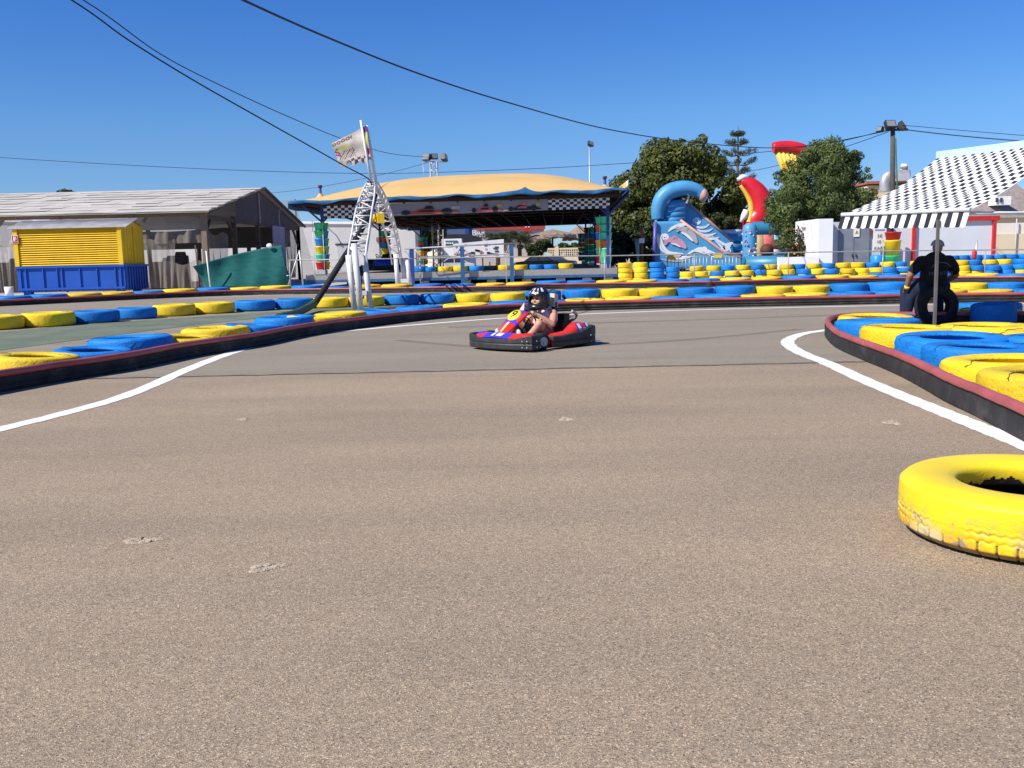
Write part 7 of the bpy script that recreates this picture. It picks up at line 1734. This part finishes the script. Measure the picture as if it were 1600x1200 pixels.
def palm(px, py, Y, spread, label, seed):
    q = at_tree(px, Y); r = thing('palm_tree', label, 'palm', q, 0, 'palms under the pavilion roof'); zc = P(px, py, Y).z; rn = np.random.default_rng(seed); R_ = spread * Y / FPX
    b = MB(); b.tube([(0, 0, 0), (.05, 0, zc * .5), (0, 0, zc)], [.28, .24, .22], 9); b.build('trunk', M_BARK, r)
    b = MB()
    for k in range(44):
        a = rn.uniform(0, 2 * PI); el_ = rn.uniform(-.1, 1.2); L_ = R_ * rn.uniform(.8, 1.1); d = Vector((math.cos(a), math.sin(a), 0)); sd = Vector((-d.y, d.x, 0)); pr = None
        for i in range(11):
            t = i / 10; p = Vector((0, 0, zc)) + d * (L_ * t * math.cos(el_ * (1 - .4 * t))) + Vector((0, 0, L_ * (t * math.sin(el_) - .75 * t * t)))
            if pr is not None:
                for s_ in (-1, 1):
                    for h_ in (0, .5):
                        m0 = pr.lerp(p, h_); w_ = R_ * .30 * math.sin(PI * min(1, (t + h_ * .1) * .93 + .04)); tp_ = m0 + sd * s_ * w_ + d * w_ * .6 + Vector((0, 0, -w_ * .55)); e_ = (p - pr) * .35
                        b.add([m0, m0 + e_, tp_], [(0, 1, 2)], False)
            pr = p
    b.build('fronds', M_PALM, r)
palm(778, 372, 108, 36, 'left bushy palm behind the white trailer', 1)
palm(812, 370, 110, 34, 'right bushy palm below the red sign', 2)

# ================================================================ floodlight masts and overhead cables
M_MAST = mat('weathered_concrete_mast', (0.075, 0.075, 0.07), 0.85, 0.2, 2)
M_LAMPG = mat('lamp_glass', (0.22, 0.24, 0.26), 0.12, 0.1, spec=0.6)
def flood(root, x, y, z, rot, s=1.0):
    b = MB(); R_ = Euler(rot).to_matrix(); b.box((x, y, z), (.52 * s, .22 * s, .40 * s), R_); b.box(Vector((x, y, z)) + R_ @ Vector((0, .16 * s, 0)), (.36 * s, .16 * s, .24 * s), R_); o = b.build('floodlight', M_DKST, root)
    b = MB(); b.box(Vector((x, y, z)) + R_ @ Vector((0, -.115 * s, 0)), (.44 * s, .012, .32 * s), R_); b.build('lens', M_LAMPG, o)
fm = thing('floodlight_mast', 'dark mast carrying three floodlights above the checkered awning', 'floodlight', (P(1393, 420, 56).x, 56, 0)); off = tuple(fm.location)
zt4 = P(1393, 203, 56).z; dx_ = P(1395, 203, 56).x - off[0]
b = MB(); b.tube([(-.12, 0, 0), (-.08, 0, zt4 * .6), (dx_, 0, zt4)], [.17, .15, .13], 10); b.build('pole', M_MAST, fm)
b = MB(); b.tube([(.1, -.18, 0), (.14, -.17, zt4 * .55), (dx_ + .12, -.14, zt4 - .5)], .045, 6); b.build('green_cable', mat('green_cable', (0.03, 0.12, 0.09), 0.6), fm)
b = MB(); b.tube([(-.55, 0, zt4), (.7, 0, zt4)], .07, 8); b.tube([(dx_, 0, zt4 - .2), (dx_, 0, zt4 + .25)], .12, 8); b.build('cross_arm', M_MAST, fm)
flood(fm, dx_ - .22, -.15, zt4 + .28, (-.5, 0, .1), 1.15); flood(fm, dx_ + .55, .05, zt4 + .22, (-.6, .1, 1.2), 1.15); flood(fm, dx_ - .72, .05, zt4 + .05, (-.4, 0, -1.1), .75)
f2_ = thing('floodlight_tower', 'lattice floodlight tower rising above the pavilion roof', 'floodlight', (P(683, 420, 80).x, 80, 0)); off = tuple(f2_.location)
zt5 = P(683, 253, 80).z; b = MB()
for sx in (-.28, .28):
    for sy in (-.28, .28): b.tube([(sx, sy, 0), (sx, sy, zt5)], .045, 6)
for k in range(16):
    z = k * zt5 / 16; b.tube([(-.28, -.28, z), (.28, -.28, z + zt5 / 16)], .03, 5); b.tube([(.28, -.28, z), (-.28, -.28, z + zt5 / 16)], .03, 5)
b.build('lattice_mast', M_GALV, f2_)['kind'] = 'stuff'
b = MB(); b.tube([(-.75, 0, zt5), (.95, 0, zt5)], .06, 6); b.tube([(-.9, -.1, zt5), (-.75, -.1, zt5 - 2.2)], .02, 5); b.build('cross_arm', M_GALV, f2_)
flood(f2_, -.58, -.1, zt5 + .38, (-.35, 0, -.5), 1.3); flood(f2_, .05, .1, zt5 + .45, (-.2, 0, .4), 1.1); flood(f2_, .92, 0, zt5 + .35, (-.2, .3, 1.25), 1.3)
f3_ = thing('lamp_post', 'thin tall lamp post with one small lamp left of the big tree', 'lamp post', (P(923, 420, 95).x, 95, 0)); q = P(923, 228, 95)
b = MB(); b.tube([(0, 0, 0), (0, 0, q.z)], [.09, .06], 8); b.build('pole', M_GALV, f3_); flood(f3_, .12, 0, q.z + .2, (-.5, .3, .5), 1.1)
M_WIRE = mat('black_cable_sheath', (0.015, 0.015, 0.018), 0.6, 0.1)
def cable(name, pts, r, label, n=8):
    """pts: (px, py, depth)"""
    c = smooth_path([P(*p) for p in pts], n); o = c[0]; b = MB(o); b.tube(c, r, 6); return tag(b.build(name, M_WIRE), label, 'cable', 'overhead cables')
cable('power_cable', [(-150, -160, 20), (112, 0, 22.5), (200, 62, 23.5), (300, 124, 25), (400, 181, 26.8), (480, 226, 28.5), (540, 260, 30), (575, 279, 30.8), (581, 292, 31)], .020, 'thick black cable sagging from upper left down to the gantry top')
cable('power_cable', [(-140, -150, 22), (130, 0, 28), (250, 84, 32), (350, 136, 37), (450, 182, 43), (540, 219, 50), (610, 240, 62), (668, 245.5, 79.6)], .020, 'thin black cable passing behind the flag to the lattice floodlight tower')
cable('power_cable', [(200, -90, 11), (380, 0, 14.5), (520, 62, 18.5), (660, 117, 23), (800, 162, 28.5), (950, 202, 36), (1080, 222, 44), (1210, 231, 50), (1310, 221, 54), (1385, 203, 56)], .020, 'long twisted black cable sagging across the sky to the right floodlight mast', 10)
cable('power_cable', [(-200, 232, 90), (0, 246, 90), (200, 258, 90), (400, 267, 90), (600, 271, 90), (800, 265, 90), (950, 257, 90), (1100, 246, 90), (1240, 232, 70), (1385, 205, 56.2)], .024, 'thin distant wire running level behind the flag and pavilion roof')
cable('power_cable', [(1402, 201, 56), (1460, 208, 54), (1530, 215, 52), (1620, 222, 50), (1720, 228, 48)], .028, 'lower of the two cables running right from the floodlight mast')
cable('power_cable', [(1404, 195, 56), (1460, 200, 54), (1530, 206, 52), (1620, 213, 50), (1720, 218, 48)], .016, 'upper thin one of the two cables running right from the mast')
cable('power_cable', [(1388, 206, 56), (1300, 236, 62), (1200, 262, 75), (1120, 276, 88), (1000, 292, 100)], .020, 'thin wire slanting from the floodlight mast down behind the olive tree')
cable('power_cable', [(672, 253, 80), (600, 272, 84), (500, 292, 90), (420, 302, 95), (300, 312, 100)], .018, 'faint wire slanting left from the lattice floodlight tower')
